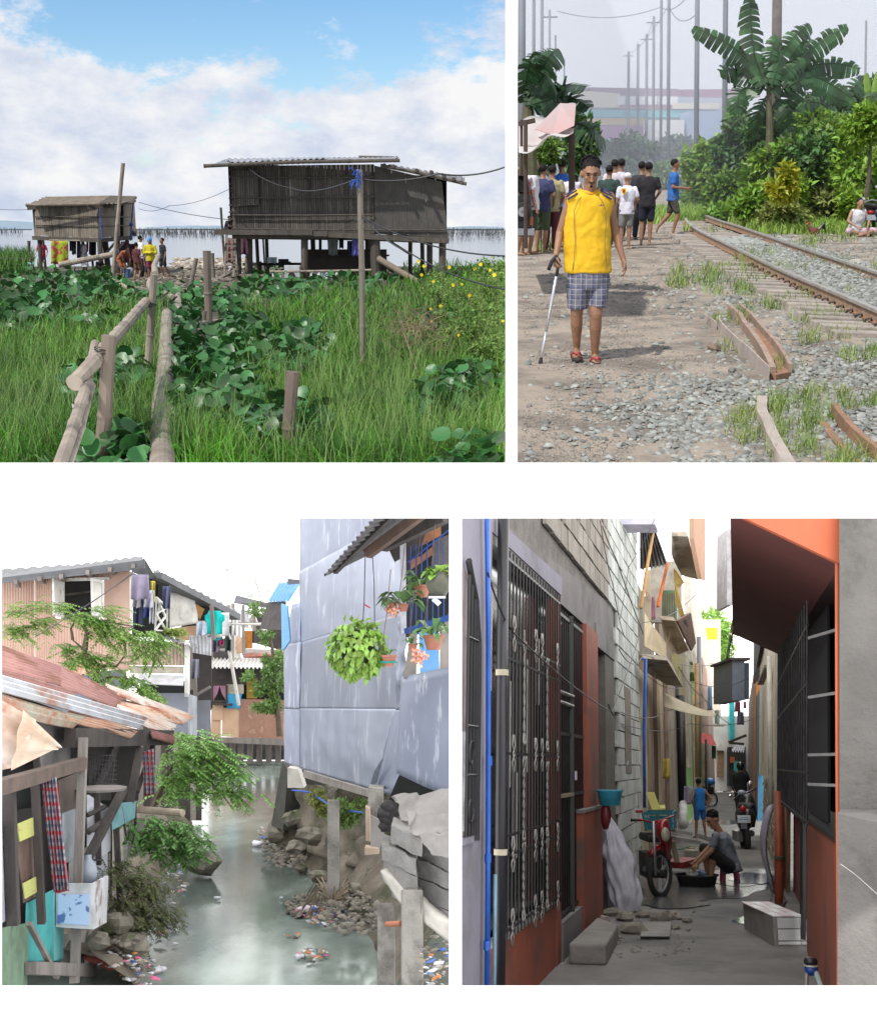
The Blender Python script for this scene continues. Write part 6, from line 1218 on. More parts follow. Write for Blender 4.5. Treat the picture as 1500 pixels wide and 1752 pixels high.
def build_C_row():
 t=thing('shack','row of dark timber walls on the left bank half hidden by the branches','shack',PC.L(290,1400,19));m=MATS['dark_timber']
 for i in range(11):x=236+i*10;quad(PC,'wall_board',[(x,1240+i*2,23.8+i*.05),(x+9.6,1241+i*2,23.85+i*.05),(x+9.6,1404,23.85+i*.05),(x,1404,23.8+i*.05)],.05,m if i%3 else MATS['weathered_timber'],t)
 quad(PC,'concrete_wall',[(214,1400,17),(248,1400,17.5),(252,1460,17.5),(214,1470,17)],.2,MATS['old_concrete'],t);quad(PC,'concrete_post',[(196,1400,15.5),(212,1402,15.5),(212,1500,15.5),(196,1500,15.5)],.2,mat('lime_concrete',(.42,.41,.37),(.2,.2,.17),scale=5,bump=.7),t)
build_C_row()
def build_C_back():
 L=PC.L
 pk=mat('pink_corrugated',(.58,.40,.33),(.50,.33,.27),scale=1.2,rough=.8,stain=(.62,.46,.39),sscale=.8,srange=(.5,.7));cream=mat('cream_corrugated',(.54,.43,.35),(.42,.33,.27),scale=2,rough=.8);rf=mat('roof_dark',(.12,.125,.14),(.07,.07,.08),scale=1,rough=.6,stain=(.25,.24,.24),sscale=1,srange=(.6,.7));wd=MATS['dark_timber'];wh=mat('white_shutter',(.72,.72,.70),(.6,.58,.55),scale=4,rough=.7,stain=(.4,.36,.3),sscale=3,srange=(.58,.66));dark=mat('board_cavity',(0,0,0));ply=mat('plywood',(.55,.36,.24),(.45,.28,.18),scale=2,rough=.8,stretch=(1,1,.3));plb=mat('plywood_brown',(.36,.20,.145),(.26,.14,.10),scale=3,rough=.8,stain=(.5,.35,.28),sscale=3,srange=(.56,.66));gm=mat('grey_metal',(.22,.24,.30),(.16,.17,.2),scale=2,rough=.6);wm=mat('white_metal_sheet',(.62,.61,.58),(.4,.38,.35),scale=2,rough=.7,stain=(.25,.23,.2),sscale=2,srange=(.58,.7))  # dark: near-black sheets standing for shade inside the openings
 t=thing('house','pink corrugated-iron house with a dark sloping roof and an open shuttered window','house',L(110,1330,27))
 d=27.0
 def cw(c,waves,m,name='wall_sheet',amp=.012):b=MB();corr(b,*[L(*p)for p in c],waves,amp,2,.004,nper=4);put(name,b,m,t)
 cw(((-60,1000,d+.4),(60,990,d+.2),(-60,1200,d+.4),(60,1175,d+.2)),26,pk);cw(((60.5,990,d),(96,988,d),(60.5,1175,d),(96,1160,d)),9,pk);cw(((96,1058,d),(180,1060,d),(96,1160,d),(180,1145,d)),17,pk);cw(((96,984,d),(180,978,d),(96,996,d),(180,990,d)),17,pk)
 quad(PC,'wall_panel',[(178,975,d-.02),(222,972,d-.02),(222,1146,d-.02),(178,1146,d-.02)],.03,pk,t)
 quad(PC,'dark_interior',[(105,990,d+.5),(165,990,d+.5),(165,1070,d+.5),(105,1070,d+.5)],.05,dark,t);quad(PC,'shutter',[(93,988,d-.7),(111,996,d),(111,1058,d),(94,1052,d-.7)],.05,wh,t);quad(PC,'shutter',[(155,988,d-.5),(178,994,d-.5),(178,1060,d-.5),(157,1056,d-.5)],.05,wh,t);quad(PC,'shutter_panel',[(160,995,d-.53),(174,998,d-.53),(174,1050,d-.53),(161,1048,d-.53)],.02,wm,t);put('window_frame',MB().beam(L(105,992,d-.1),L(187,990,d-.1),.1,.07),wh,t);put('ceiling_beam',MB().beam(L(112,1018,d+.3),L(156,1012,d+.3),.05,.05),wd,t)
 for pts in(((-60,996,d-.9),(118,978,d-.9),(-60,978,d+1),(118,966,d+1)),((112,979,d-.9),(247,960,d-.9),(112,968,d+1),(243,951,d+1))):b=MB();corr(b,*[L(*p)for p in pts],8,.02,3);put('roof_sheet',b,rf,t)
 put('roof_fascia',MB().poly(q3(PC,[(-60,996,d-.95),(247,958,d-.95),(248,972,d-.9),(225,976,d-.9),(-60,1004,d-.95)]),(0,.05,0)),rf,t);quad(PC,'roof_gable',[(247,955,d-.9),(265,985,d+2),(258,990,d+2),(225,976,d-.9)],.05,rf,t)
 for x,y in((27,992),(68,986),(105,982),(150,975),(188,970),(228,964)):put('rafter',MB().beam(L(x,y+4,d-1),L(x+7,y+10,d),.08,.1),wood_:=MATS['weathered_timber'],t)
 quad(PC,'side_wall',[(222,978,d),(228,978,d+.1),(228,1075,d+.1),(222,1072,d)],.1,wh,t);quad(PC,'dark_interior',[(226,980,d+1.5),(290,1000,d+1.5),(290,1090,d+1.5),(226,1090,d+1.5)],.05,dark,t)
 for(a,b_)in(((268,1022),(266,1078)),((287,1040),(286,1080)),((268,1022),(287,1040)),((266,1078),(286,1080)),((268,1022),(286,1060)),((267,1050),(287,1040)),((267,1050),(286,1080)),((266,1078),(287,1050)),((275,1030),(268,1062))):put('lattice_bar',MB().beam(L(a[0],a[1],d-.3),L(b_[0],b_[1],d+.2),.045,.03),wh,t)
 cw(((214,1098,d-1.5),(320,1098,d-1.2),(214,1138,d-1.5),(320,1139,d-1.2)),18,cream,amp=.02);quad(PC,'wall_panel',[(222,1139,d-1.3),(314,1140,d-1.2),(314,1153,d-1.2),(222,1152,d-1.3)],.05,mat('pale_board',(.5,.46,.38),rough=.8),t);quad(PC,'awning',[(236,1152,d-1.6),(316,1156,d-1.5),(314,1172,d-2.1),(240,1169,d-2.1)],.02,mat('grey_awning',(.5,.5,.52),rough=.6),t)
 quad(PC,'dark_interior',[(240,1165,d-.6),(322,1165,d-.6),(322,1192,d-.6),(240,1192,d-.6)],.05,dark,t);quad(PC,'post',[(316,1098,d-1.4),(324,1100,d-1.4),(323,1192,d-1.4),(316,1192,d-1.4)],.1,wh,t);quad(PC,'metal_panel',[(266,1186,d-1.4),(322,1186,d-1.4),(322,1275,d-1.4),(266,1275,d-1.4)],.04,gm,t);quad(PC,'metal_panel',[(322,1188,d-1.4),(334,1192,d-.4),(334,1275,d-.4),(322,1275,d-1.4)],.04,mat('grey_metal_pale',(.36,.38,.43),(.24,.26,.3),scale=2),t)
 b=MB();corr(b,L(270,1090,d-2),L(340,1110,d-1.6),L(262,1082,d),L(332,1100,d+.6),7,.02,2);put('lower_roof',b,rf,t)
 b=MB();corr(b,L(110,1152,d-2),L(172,1155,d-2),L(118,1136,d-.5),L(170,1138,d-.5),8,.02,2);put('awning_sheet',b,MATS['roof_rust'],t);quad(PC,'base_wall',[(-60,1165,d+.1),(215,1145,d+.1),(215,1330,d+.1),(-60,1330,d+.1)],.1,gm,t)
 t2=t=thing('house','tumbledown house with a white metal wall under a long dark roof edge','house',L(340,1290,31));d=31.0
 put('roof_edge',MB().beam(L(262,985,29),L(398,1056,33),.5,.16),rf,t);b=MB();corr(b,L(258,978,29),L(398,1052,33),L(268,975,31),L(408,1046,35),12,.03,2);put('roof',b,rf,t)
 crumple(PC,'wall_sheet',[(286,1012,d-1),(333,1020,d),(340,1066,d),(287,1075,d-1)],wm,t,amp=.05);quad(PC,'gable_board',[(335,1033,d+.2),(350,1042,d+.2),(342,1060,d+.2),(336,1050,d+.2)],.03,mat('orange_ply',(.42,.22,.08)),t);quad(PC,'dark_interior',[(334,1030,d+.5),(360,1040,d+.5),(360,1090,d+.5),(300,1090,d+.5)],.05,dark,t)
 quad(PC,'wall_board',[(298,1074,d+.1),(336,1070,d+.1),(336,1096,d+.1),(300,1096,d+.1)],.03,ply,t);cw(((324,1087,d-.4),(362,1090,d-.4),(326,1116,d-.4),(362,1122,d-.4)),6,mat('tin_pale',(.58,.6,.66),(.4,.4,.42),rough=.5),'wall_sheet',.02)
 quad(PC,'wall_board',[(336,1062,d),(355,1062,d),(355,1092,d),(336,1090,d)],.03,wh,t);quad(PC,'dark_interior',[(322,1110,d+.4),(362,1120,d+.4),(362,1200,d+.4),(322,1200,d+.4)],.05,mat('dark_wall',(.05,.045,.045)),t);quad(PC,'wall_sheet',[(337,1198,d-.3),(360,1198,d-.3),(361,1262,d-.3),(336,1260,d-.3)],.04,gm,t)
 for a,b_ in(((326,1100),(328,1180)),((334,1160),(335,1200)),((362,1035),(366,1095)),((331,1192),(360,1175))):put('post',MB().beam(L(*a,d-.5),L(*b_,d-.5),.09,.07),MATS['weathered_timber'],t)
 t=thing('house','plywood shanty on stilts across the far end of the canal with pink curtains','house',L(425,1300,37));d=36.5
 quad(PC,'upper_wall',[(352,1140,d),(500,1140,d),(500,1172,d),(352,1172,d)],.05,mat('dark_ply',(.06,.05,.05),(.035,.03,.03)),t);quad(PC,'dark_interior',[(360,1168,d+.4),(500,1168,d+.4),(500,1215,d+.4),(360,1215,d+.4)],.05,dark,t)
 quad(PC,'wall_panel',[(362,1212,d),(378,1212,d),(378,1262,d),(361,1262,d)],.04,ply,t);quad(PC,'wall_panel',[(364,1204,d-.05),(382,1204,d-.05),(382,1232,d-.05),(364,1232,d-.05)],.03,mat('ply_light',(.6,.42,.30),(.52,.34,.23),scale=2),t);quad(PC,'wall_panel',[(380,1211,d-.03),(410,1211,d-.03),(410,1262,d-.03),(380,1260,d-.03)],.04,MATS['ply_light'],t);quad(PC,'wall_panel',[(410,1196,d-.06),(500,1198,d-.06),(500,1264,d-.06),(409,1262,d-.06)],.04,plb,t)
 quad(PC,'blue_panel',[(388,1187,d-.1),(414,1187,d-.1),(410,1212,d-.1),(388,1212,d-.1)],.03,mat('panel_blue',(.04,.33,.6),(.05,.28,.52)),t);quad(PC,'wall_panel',[(388,1171,d-.05),(417,1171,d-.05),(417,1187,d-.05),(388,1187,d-.05)],.03,mat('pale_board',(0,0,0)),t)
 w=put('window_frame',MB().beam(L(362,1200,d-.1),L(390,1200,d-.1),.08,.06).beam(L(363,1172,d-.1),L(363,1201,d-.1),.05,.06).beam(L(388,1172,d-.1),L(388,1201,d-.1),.05,.06),wd,t)
 pc=mat('curtain_pink',(.55,.30,.42),(.45,.22,.34),scale=4,rough=.9,trans=.2)
 quad(PC,'curtain',[(365,1173,d),(376,1173,d),(372,1187,d),(365,1199,d)],.01,pc,t);quad(PC,'curtain',[(376,1173,d),(387,1173,d),(387,1199,d),(380,1187,d)],.01,pc,t)
 quad(PC,'window_ledge',[(362,1203,d-.3),(396,1204,d-.3),(396,1207,d-.3),(362,1206,d-.3)],.2,wd,t);quad(PC,'window_screen',[(422,1160,d-.02),(440,1160,d-.02),(440,1195,d-.02),(422,1195,d-.02)],.03,mat('amber_screen',(.30,.2,.03)),t)
 b=MB();corr(b,L(352,1142,d-1),L(470,1143,d-1),L(366,1124,d+1.2),L(475,1126,d+1.2),17,.035,3);put('awning',b,mat('tin_awning',(.62,.62,.62),(.45,.43,.4),scale=1,rough=.6),t)
 quad(PC,'floor_beam',[(360,1262,d-.1),(500,1264,d-.1),(500,1276,d-.1),(366,1270,d-.1)],.3,MATS['weathered_timber'],t)
 for x in(372,385,398,412,428,444,460,476):put('stilt',MB().beam(L(x,1266,d+.6),L(x,1305,d+.6),.16,.16),MATS['weathered_timber'],t)
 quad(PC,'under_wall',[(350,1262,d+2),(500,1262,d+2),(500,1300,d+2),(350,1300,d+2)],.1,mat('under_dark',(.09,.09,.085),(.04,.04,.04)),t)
 t=thing('balcony','cluttered upper balcony of boards, poles and tin above the shanty','balcony',L(440,1130,37));d=37.5
 for pts,m in((((396,1050),(412,1050),(412,1132),(396,1132)),wh),(((360,1092),(395,1092),(395,1130),(360,1126)),MATS['dark_ply']),(((397,1090),(416,1090),(416,1118),(397,1118)),ply),(((419,1079),(432,1079),(432,1109),(419,1109)),mat('orange_board',(.42,.16,.03))),(((432,1080),(447,1080),(447,1100),(432,1100)),mat('dark_wall',(0,0,0))),(((416,1110),(500,1112),(500,1120),(416,1118)),wh),(((416,1119),(500,1121),(500,1128),(416,1126)),mat('red_board',(.5,.22,.18))),(((446,1096),(458,1093),(456,1078),(444,1076)),wh),(((395,1042),(425,1044),(425,1075),(395,1070)),mat('tin_pale',(0,0,0))),(((404,1018),(460,1032),(456,1040),(400,1032)),rf),(((424,1060),(434,1050),(440,1064),(432,1080)),wh),(((370,1040),(402,1034),(402,1044),(372,1046)),rf),(((434,1050),(500,1060),(500,1118),(434,1100)),MATS['dark_ply'])):
  quad(PC,'board',[(x,y,d+random.uniform(-.3,.3))for x,y in pts],.04,m,t)
 for a,b_ in(((398,1032),(398,1132)),((416,1035),(417,1122)),((362,1095),(362,1130)),((360,1112),(395,1112)),((385,1066),(500,1068)),((434,1038),(436,1080))):put('pole',MB().tube([L(*a,d-.6),L(*b_,d-.6)],.05,6),MATS['weathered_timber'],t)
 one('antenna_mast','thin upright antenna mast above the roofs','antenna',MB().tube([L(389,975,34),L(393,1000,34),L(395,1050,34)],.03,6).ell(L(389,974,34),(.07,.07,.05),6),mat('pale_pole',(.6,.58,.55),(.45,.43,.4),rough=.6));one('bamboo_pole','long pale leaning pole in front of the shanty','pole',MB().tube([L(382,1034,33),L(392,1110,33),L(409,1207,33)],.05,7),MATS['pale_pole']);one('bamboo_pole','short thin pole beside the teal shirt','pole',MB().tube([L(388,1075,32),L(395,1094,32)],.03,6),MATS['pale_pole'])
 def hang(label,xa,xb,ya,yb,dd,c,cat='garment',shape=None,c2=None):
  ph=random.uniform(0,6)
  def fn(u,v):
   k=shape(v)if shape else 1;x=(xa+xb)/2+(xb-xa)*(u-.5)*k;p=L(x,ya+(yb-ya)*v+1.5*math.sin(u*8+ph)*v,dd);p.y+=.08*math.sin(u*10+ph+v)*(.3+v);return p
  one('garment',label,cat,MB().grid(fn,14,10,(0,.02,0)),cloth('c_'+label[:16].replace(' ','_'),c,c2),smooth=True)
 shirt=lambda v:.62 if v<.12 else 1.0 if v<.48 else.74
 hang('grey-violet shorts hanging at the corner of the pink house',224,257,983,1026,25.6,(.26,.23,.32),'shorts',lambda v:.85+.15*v);hang('dark jeans hanging behind the grey shorts',232,244,1024,1072,26,(.03,.04,.09),'trousers');hang('white and navy trousers hanging beside the yellow cloth',255,264,1010,1066,26,(.55,.58,.65),'trousers');hang('yellow and white cloth on the balcony line',258,266,994,1030,26.2,(.6,.5,.08));hang('black top on the balcony line',262,273,998,1020,26.4,(.02,.02,.025));hang('long navy garment swinging on the right of the balcony',279,292,1003,1042,26.6,(.10,.11,.2));hang('dark blue cloth with green border inside the balcony',244,258,1035,1057,26.5,(.03,.05,.2));hang('grey shirt bundled below the shorts',228,240,1022,1040,25.8,(.35,.34,.38));hang('white cloth hanging beside the jeans',246,262,1015,1040,25.9,(.42,.42,.5))
 hang('bright turquoise shirt hanging on the far balcony',351,384,1045,1086,31,(.0,.50,.46),'shirt',shirt,(.0,.42,.40));hang('white shirt behind the turquoise shirt',356,392,1048,1090,31.5,(.7,.7,.72),'shirt');hang('purple cloth on the far balcony',364,375,1090,1116,32,(.2,.16,.24));hang('hot pink cloth on the far balcony',376,383,1092,1104,32,(.65,.03,.2));hang('dark green cloth on the far balcony',384,396,1070,1115,32.4,(.02,.06,.05));hang('teal cloth beneath the turquoise shirt',360,380,1086,1096,31.8,(.02,.3,.3));hang('grey shirt hanging beside the lower post',328,340,1128,1162,30,(.22,.22,.28),'shirt');hang('pale blue cloth at the house corner',337,353,1064,1088,30.5,(.5,.58,.7));hang('white laundry beneath the tin roof',398,407,1055,1088,36,(.7,.7,.7),'laundry')
 t=thing('awning','bright blue tin awning jutting from the big metal wall','awning',L(480,1075,22));bt=mat('blue_tin',(.0,.22,.68),(.0,.16,.5),scale=2,rough=.5,bump=.1)
 b=MB();corr(b,L(459,1029,21),L(494,1028,19.5),L(478,997,23),L(516,994,21.5),6,.02,3);put('roof_sheet',b,bt,t);quad(PC,'underside',[(444,1076,21.5),(484,1078,20),(486,1028,20),(458,1030,21.5)],.04,mat('dark_ply',(0,0,0)),t);quad(PC,'trim',[(492,1000,20.4),(516,998,20.4),(514,992,20.4),(492,990,20.4)],.06,rf,t);put('pole',MB().tube([L(388,1068,33),L(480,1068,21)],.03,6),MATS['pale_pole'],t)
 P=[(481,1033),(491,1036),(496,1096),(486,1110),(482,1112)];one('plank','pale blue board hanging below the blue awning','board',MB().poly(q3(PC,[(x,y,19.4)for x,y in P]),(.02,.05,0)),mat('plank_blue',(.18,.40,.66),(.22,.45,.7),rough=.6))
 wm2=MATS['black_wire'];wire('wire','upper of two cables crossing the sky above the pink house',[L(345,882,16),L(250,962,15),L(128,1050,14)],.005,wm2,.02);wire('wire','lower cable running to the red roof',[L(349,882,16.2),L(238,975,15),L(60,1090,13)],.005,wm2,.02);wire('wire','pale thread dangling from the sky beside the metal wall',[L(498,885,20),L(482,930,20),L(476,975,20)],.004,wm2,0)
build_C_back()
def build_C_right():
 L=PC.L;p0,p1=L(487,1305,20),L(630,1348,16.2);n=(p1-p0).cross(Vector((0,0,1)));n.z=0;n.normalize();n=n if n.y<0 else-n
 def D(x,y,o=0.0):q=PC.W(x,y,p0+n*o,n);return(x,y,q.y)
 t=thing('metal_clad_house','tall house wall clad in blue-grey sheet metal overhanging the right bank','house',L(620,1360,16))
 ms=[mat('sheet_metal_%d'%i,c,c2,scale=.9,rough=r,metal=.25,bump=.16,bscale=3,stain=st,sscale=5,srange=(.56,.66),stretch=(1.2,1.2,.3))for i,(c,c2,r,st)in enumerate((((.21,.24,.33),(.16,.185,.26),.42,(.32,.355,.45)),((.20,.23,.31),(.25,.28,.37),.36,(.38,.41,.5)),((.22,.245,.32),(.16,.18,.24),.45,(.32,.35,.43)),((.28,.31,.41),(.22,.25,.34),.45,(.5,.53,.63))))]
 for i,(c,k,o)in enumerate((([(513,880),(700,880),(700,884),(513,982)],0,.0),([(512,978),(702,872),(702,1048),(512,1102)],1,.02),([(512,1100),(694,1046),(692,1216),(500,1212)],2,.035),([(486,1104),(515,1098),(512,1214),(486,1212)],3,.05),([(486,1212),(520,1213),(520,1315),(486,1305)],3,.045),([(512,1212),(694,1213),(690,1368),(512,1314)],1,.055))):
  crumple(PC,'metal_sheet',[D(x,y,o)for x,y in c],ms[k],t,40,26,.012,.004,2.2,i)
 crumple(PC,'metal_sheet',[D(500,1035,.03),D(514,1030,.03),D(514,1100,.03),D(484,1112,.03)],ms[3],t,6,8,.02)
 quad(PC,'torn_flap',[D(672,1225,.12),D(686,1215,.12),D(680,1352,.2),D(646,1348,.25),D(655,1290,.2)],.01,ms[0],t);quad(PC,'torn_flap',[D(655,1296,.3),D(640,1320,.32),D(632,1348,.3),D(644,1340,.28)],.01,ms[2],t)
 crumple(PC,'corner_sheet',[D(680,1065,.1),D(694,1060,.1),D(690,1215,.12),D(676,1215,.16)],ms[2],t,6,22,.07,.004,4)
 crumple(PC,'metal_sheet',[(688,1158,13.2),(775,1140,12.4),(775,1366,12.4),(680,1324,13.2)],ms[3],t,16,14,.03)
 one_sided=MATS['board_cavity']
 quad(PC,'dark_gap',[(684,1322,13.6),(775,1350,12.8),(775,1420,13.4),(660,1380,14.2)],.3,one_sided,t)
 for pts in(((690,1160),(702,1084),(714,1082),(712,1160)),((716,1082),(750,1070),(752,1152),(718,1158)),((752,1070),(775,1040),(775,1148),(752,1152))):quad(PC,'wall_board',[(x,y,13.1)for x,y in pts],.04,mat('board_b%d'%pts[0][0],(.11,.28,.55)if pts[0][0]==716 else(.27,.24,.22),(.15,.33,.6)if pts[0][0]==716 else(.18,.16,.15),scale=5,rough=.85,stain=(.25,.22,.2),sscale=4,srange=(.56,.64)),t)
 put('window_sill',MB().beam(L(694,1080,13.0),L(775,1055,12.6),.05,.06),mat('blue_trim',(.03,.08,.32)),t)
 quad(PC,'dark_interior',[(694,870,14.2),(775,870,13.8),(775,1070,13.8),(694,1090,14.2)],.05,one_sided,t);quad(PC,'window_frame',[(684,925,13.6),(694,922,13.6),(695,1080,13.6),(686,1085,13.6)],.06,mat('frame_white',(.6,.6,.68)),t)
 for pts in(((700,905),(768,880),(775,870),(775,905),(700,945)),((700,960),(722,950),(775,905),(775,925),(702,975))):quad(PC,'wall_plank',[(x,y,13.9)for x,y in pts],.03,mat('orange_wood',(.30,.13,.055),(.18,.08,.04),scale=4,rough=.8),t)
 for i in range(8):x=702+i*9.5;put('window_bar',MB().tube([L(x,935-i*3,13.3),L(x,1072-i*3,13.3)],.008,5),mat('blue_trim',(0,0,0)),t)
 put('window_bar',MB().tube([L(698,962,13.3),L(776,900,13.0)],.01,5),MATS['blue_trim'],t);quad(PC,'carved_board',[(742,925,13.5),(775,912,13.4),(774,1000,13.4),(738,990,13.5)],.03,mat('grey_plank',(0,0,0)),t)
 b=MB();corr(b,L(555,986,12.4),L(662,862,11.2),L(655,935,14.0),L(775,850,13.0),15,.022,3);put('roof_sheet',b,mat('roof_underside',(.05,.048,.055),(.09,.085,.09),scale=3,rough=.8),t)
 put('rafter',MB().beam(L(572,975,12.5),L(680,868,11.6),.05,.10),MATS['dark_timber'],t);put('rafter',MB().beam(L(628,948,12.3),L(720,880,12.0),.10,.10),mat('rafter_brown',(.10,.06,.045),(.06,.04,.03)),t);put('rafter',MB().beam(L(655,935,13),L(760,885,12.6),.12,.12),MATS['dark_timber'],t);quad(PC,'roof_board',[(655,918,13.8),(740,880,13.6),(720,935,13.8),(675,962,13.9)],.05,MATS['dark_ply'],t)
 for a in range(30):p=L(random.uniform(690,735),random.uniform(930,960),13.2);put if False else None
 quad(PC,'floor_beam',[(519,1318,18.8),(632,1352,16.0),(631,1364,16.0),(519,1330,18.8)],.2,MATS['weathered_timber'],t);cm=MATS['old_concrete']
 quad(PC,'corner_block',[(492,1314,19.3),(510,1316,19.3),(520,1348,19.3),(492,1348,19.3)],.4,mat('pale_concrete',(.5,.48,.44),(.38,.36,.33),scale=4,bump=.6,rough=.9),t);quad(PC,'concrete_stub',[(630,1348,14.6),(655,1350,14.6),(652,1398,14.6),(630,1396,14.6)],.4,cm,t);quad(PC,'wood_block',[(625,1380,14.4),(632,1384,14.4),(633,1440,14.4),(626,1438,14.4)],.2,mat('raw_wood',(.45,.36,.28),(.33,.26,.2)),t);quad(PC,'wood_block',[(634,1395,14.3),(662,1410,14.3),(650,1452,14.3),(634,1448,14.3)],.06,mat('cardboard',(.27,.255,.25),(.19,.18,.175),scale=3,rough=.9),t);quad(PC,'wood_block',[(624,1450,14.2),(648,1452,14.2),(648,1461,14.2),(624,1463,14.2)],.2,MATS['raw_wood'],t)
 quad(PC,'dark_post',[(483,1302,20.2),(493,1318,20.0),(484,1420,20.0),(464,1412,20.6)],.8,mat('wet_black',(.02,.02,.018),(.04,.04,.03),rough=.7,bump=.8),t)
 crumple(PC,'earth_wall',[(488,1345,21),(700,1350,17),(720,1520,15.5),(470,1440,20.5)],MATS['bank_earth'],t,26,20,.35,.05,1.5)
 t=thing('masonry_slab','broken cantilevered masonry ledge jutting over the bottom right','masonry',L(720,1560,11.2));mm=mat('masonry',(.25,.24,.235),(.17,.165,.16),scale=3,rough=.95,bump=1.1,bscale=14,stain=(.16,.15,.14),sscale=2,srange=(.54,.66),rnd=.12)
 for i in range(4):
  xl=(668,652,655,668)[i];yl=1412+i*30;y2=1437+i*34;nb=2
  for j in range(nb):
   x0=xl+(775-xl)*j/nb+1;x1=xl+(775-xl)*(j+1)/nb-1;f0=(x0-xl)/(775-xl);f1=(x1-xl)/(775-xl)
   ya,yb=yl+(y2-yl+26)*f0,yl+(y2-yl+26)*f1;h=29+4*random.random();o=random.uniform(-.05,.05)
   P=q3(PC,[(x0,ya,11.6+o),(x1,yb,11.2+o),(x1,yb+h,11.2+o),(x0,ya+h,11.6+o)])
   a,b_,c,d_=P
   def fn(u,v,a=a,b_=b_,c=c,d_=d_):q=a*(1-u)*(1-v)+b_*u*(1-v)+c*u*v+d_*(1-u)*v;e=.035*noise.noise(q*6)+.015*noise.noise(q*15);return q+Vector((e*.5,-e,e*.6))
   put('block',MB().grid(fn,10,5,(0,.6,0)),mm,t)
 crumple(PC,'plaster_lip',[(650,1490,11.5),(775,1590,11.1),(775,1620,11.1),(656,1512,11.5)],mat('pale_concrete',(0,0,0)),t,20,5,.06,.1,5)
 cb=MATS['cardboard']
 for i,(pts,nm)in enumerate(((((664,1368,12.4),(776,1350,11.8),(776,1400,11.6),(690,1410,11.9)),'crumpled grey sacking stuffed under the right-hand sheet, upper layer'),(((690,1390,11.6),(776,1385,11.2),(776,1435,11.0),(715,1425,11.2)),'crumpled grey sacking spilling over the masonry, middle layer'),(((725,1420,11.0),(776,1420,10.8),(776,1470,10.8),(735,1450,10.9)),'torn edge of sacking hanging at the right margin'))):
  a,b_,c,d_=q3(PC,pts)
  def fn(u,v):q=a*(1-u)*(1-v)+b_*u*(1-v)+c*u*v+d_*(1-u)*v;e=.10*noise.noise(q*3)+.04*noise.noise(q*9);return q+Vector((e,-e,e))
  one('sacking',nm,'sacking',MB().grid(fn,24,16,(0,.008,.004)),cb,smooth=True)
 b=MB()
 for k in range(9):b.ell(L(random.uniform(655,680),random.uniform(1378,1415),12.3),(.07,.07,.06),8,None,.2)
 one('rag_bundle','bundle of black rags wedged beneath the metal wall','rags',b,mat('black_rag',(.03,.028,.03),rough=.9,bump=.8),smooth=True)
 one('rope','blue rope strung along the right bank','rope',MB().tube([L(500,1352,18.5),L(530,1355,18),L(560,1375,17),L(600,1388,16.4),L(620,1390,16)],.012,5),mat('blue_rope',(0,0,1)))
build_C_right()
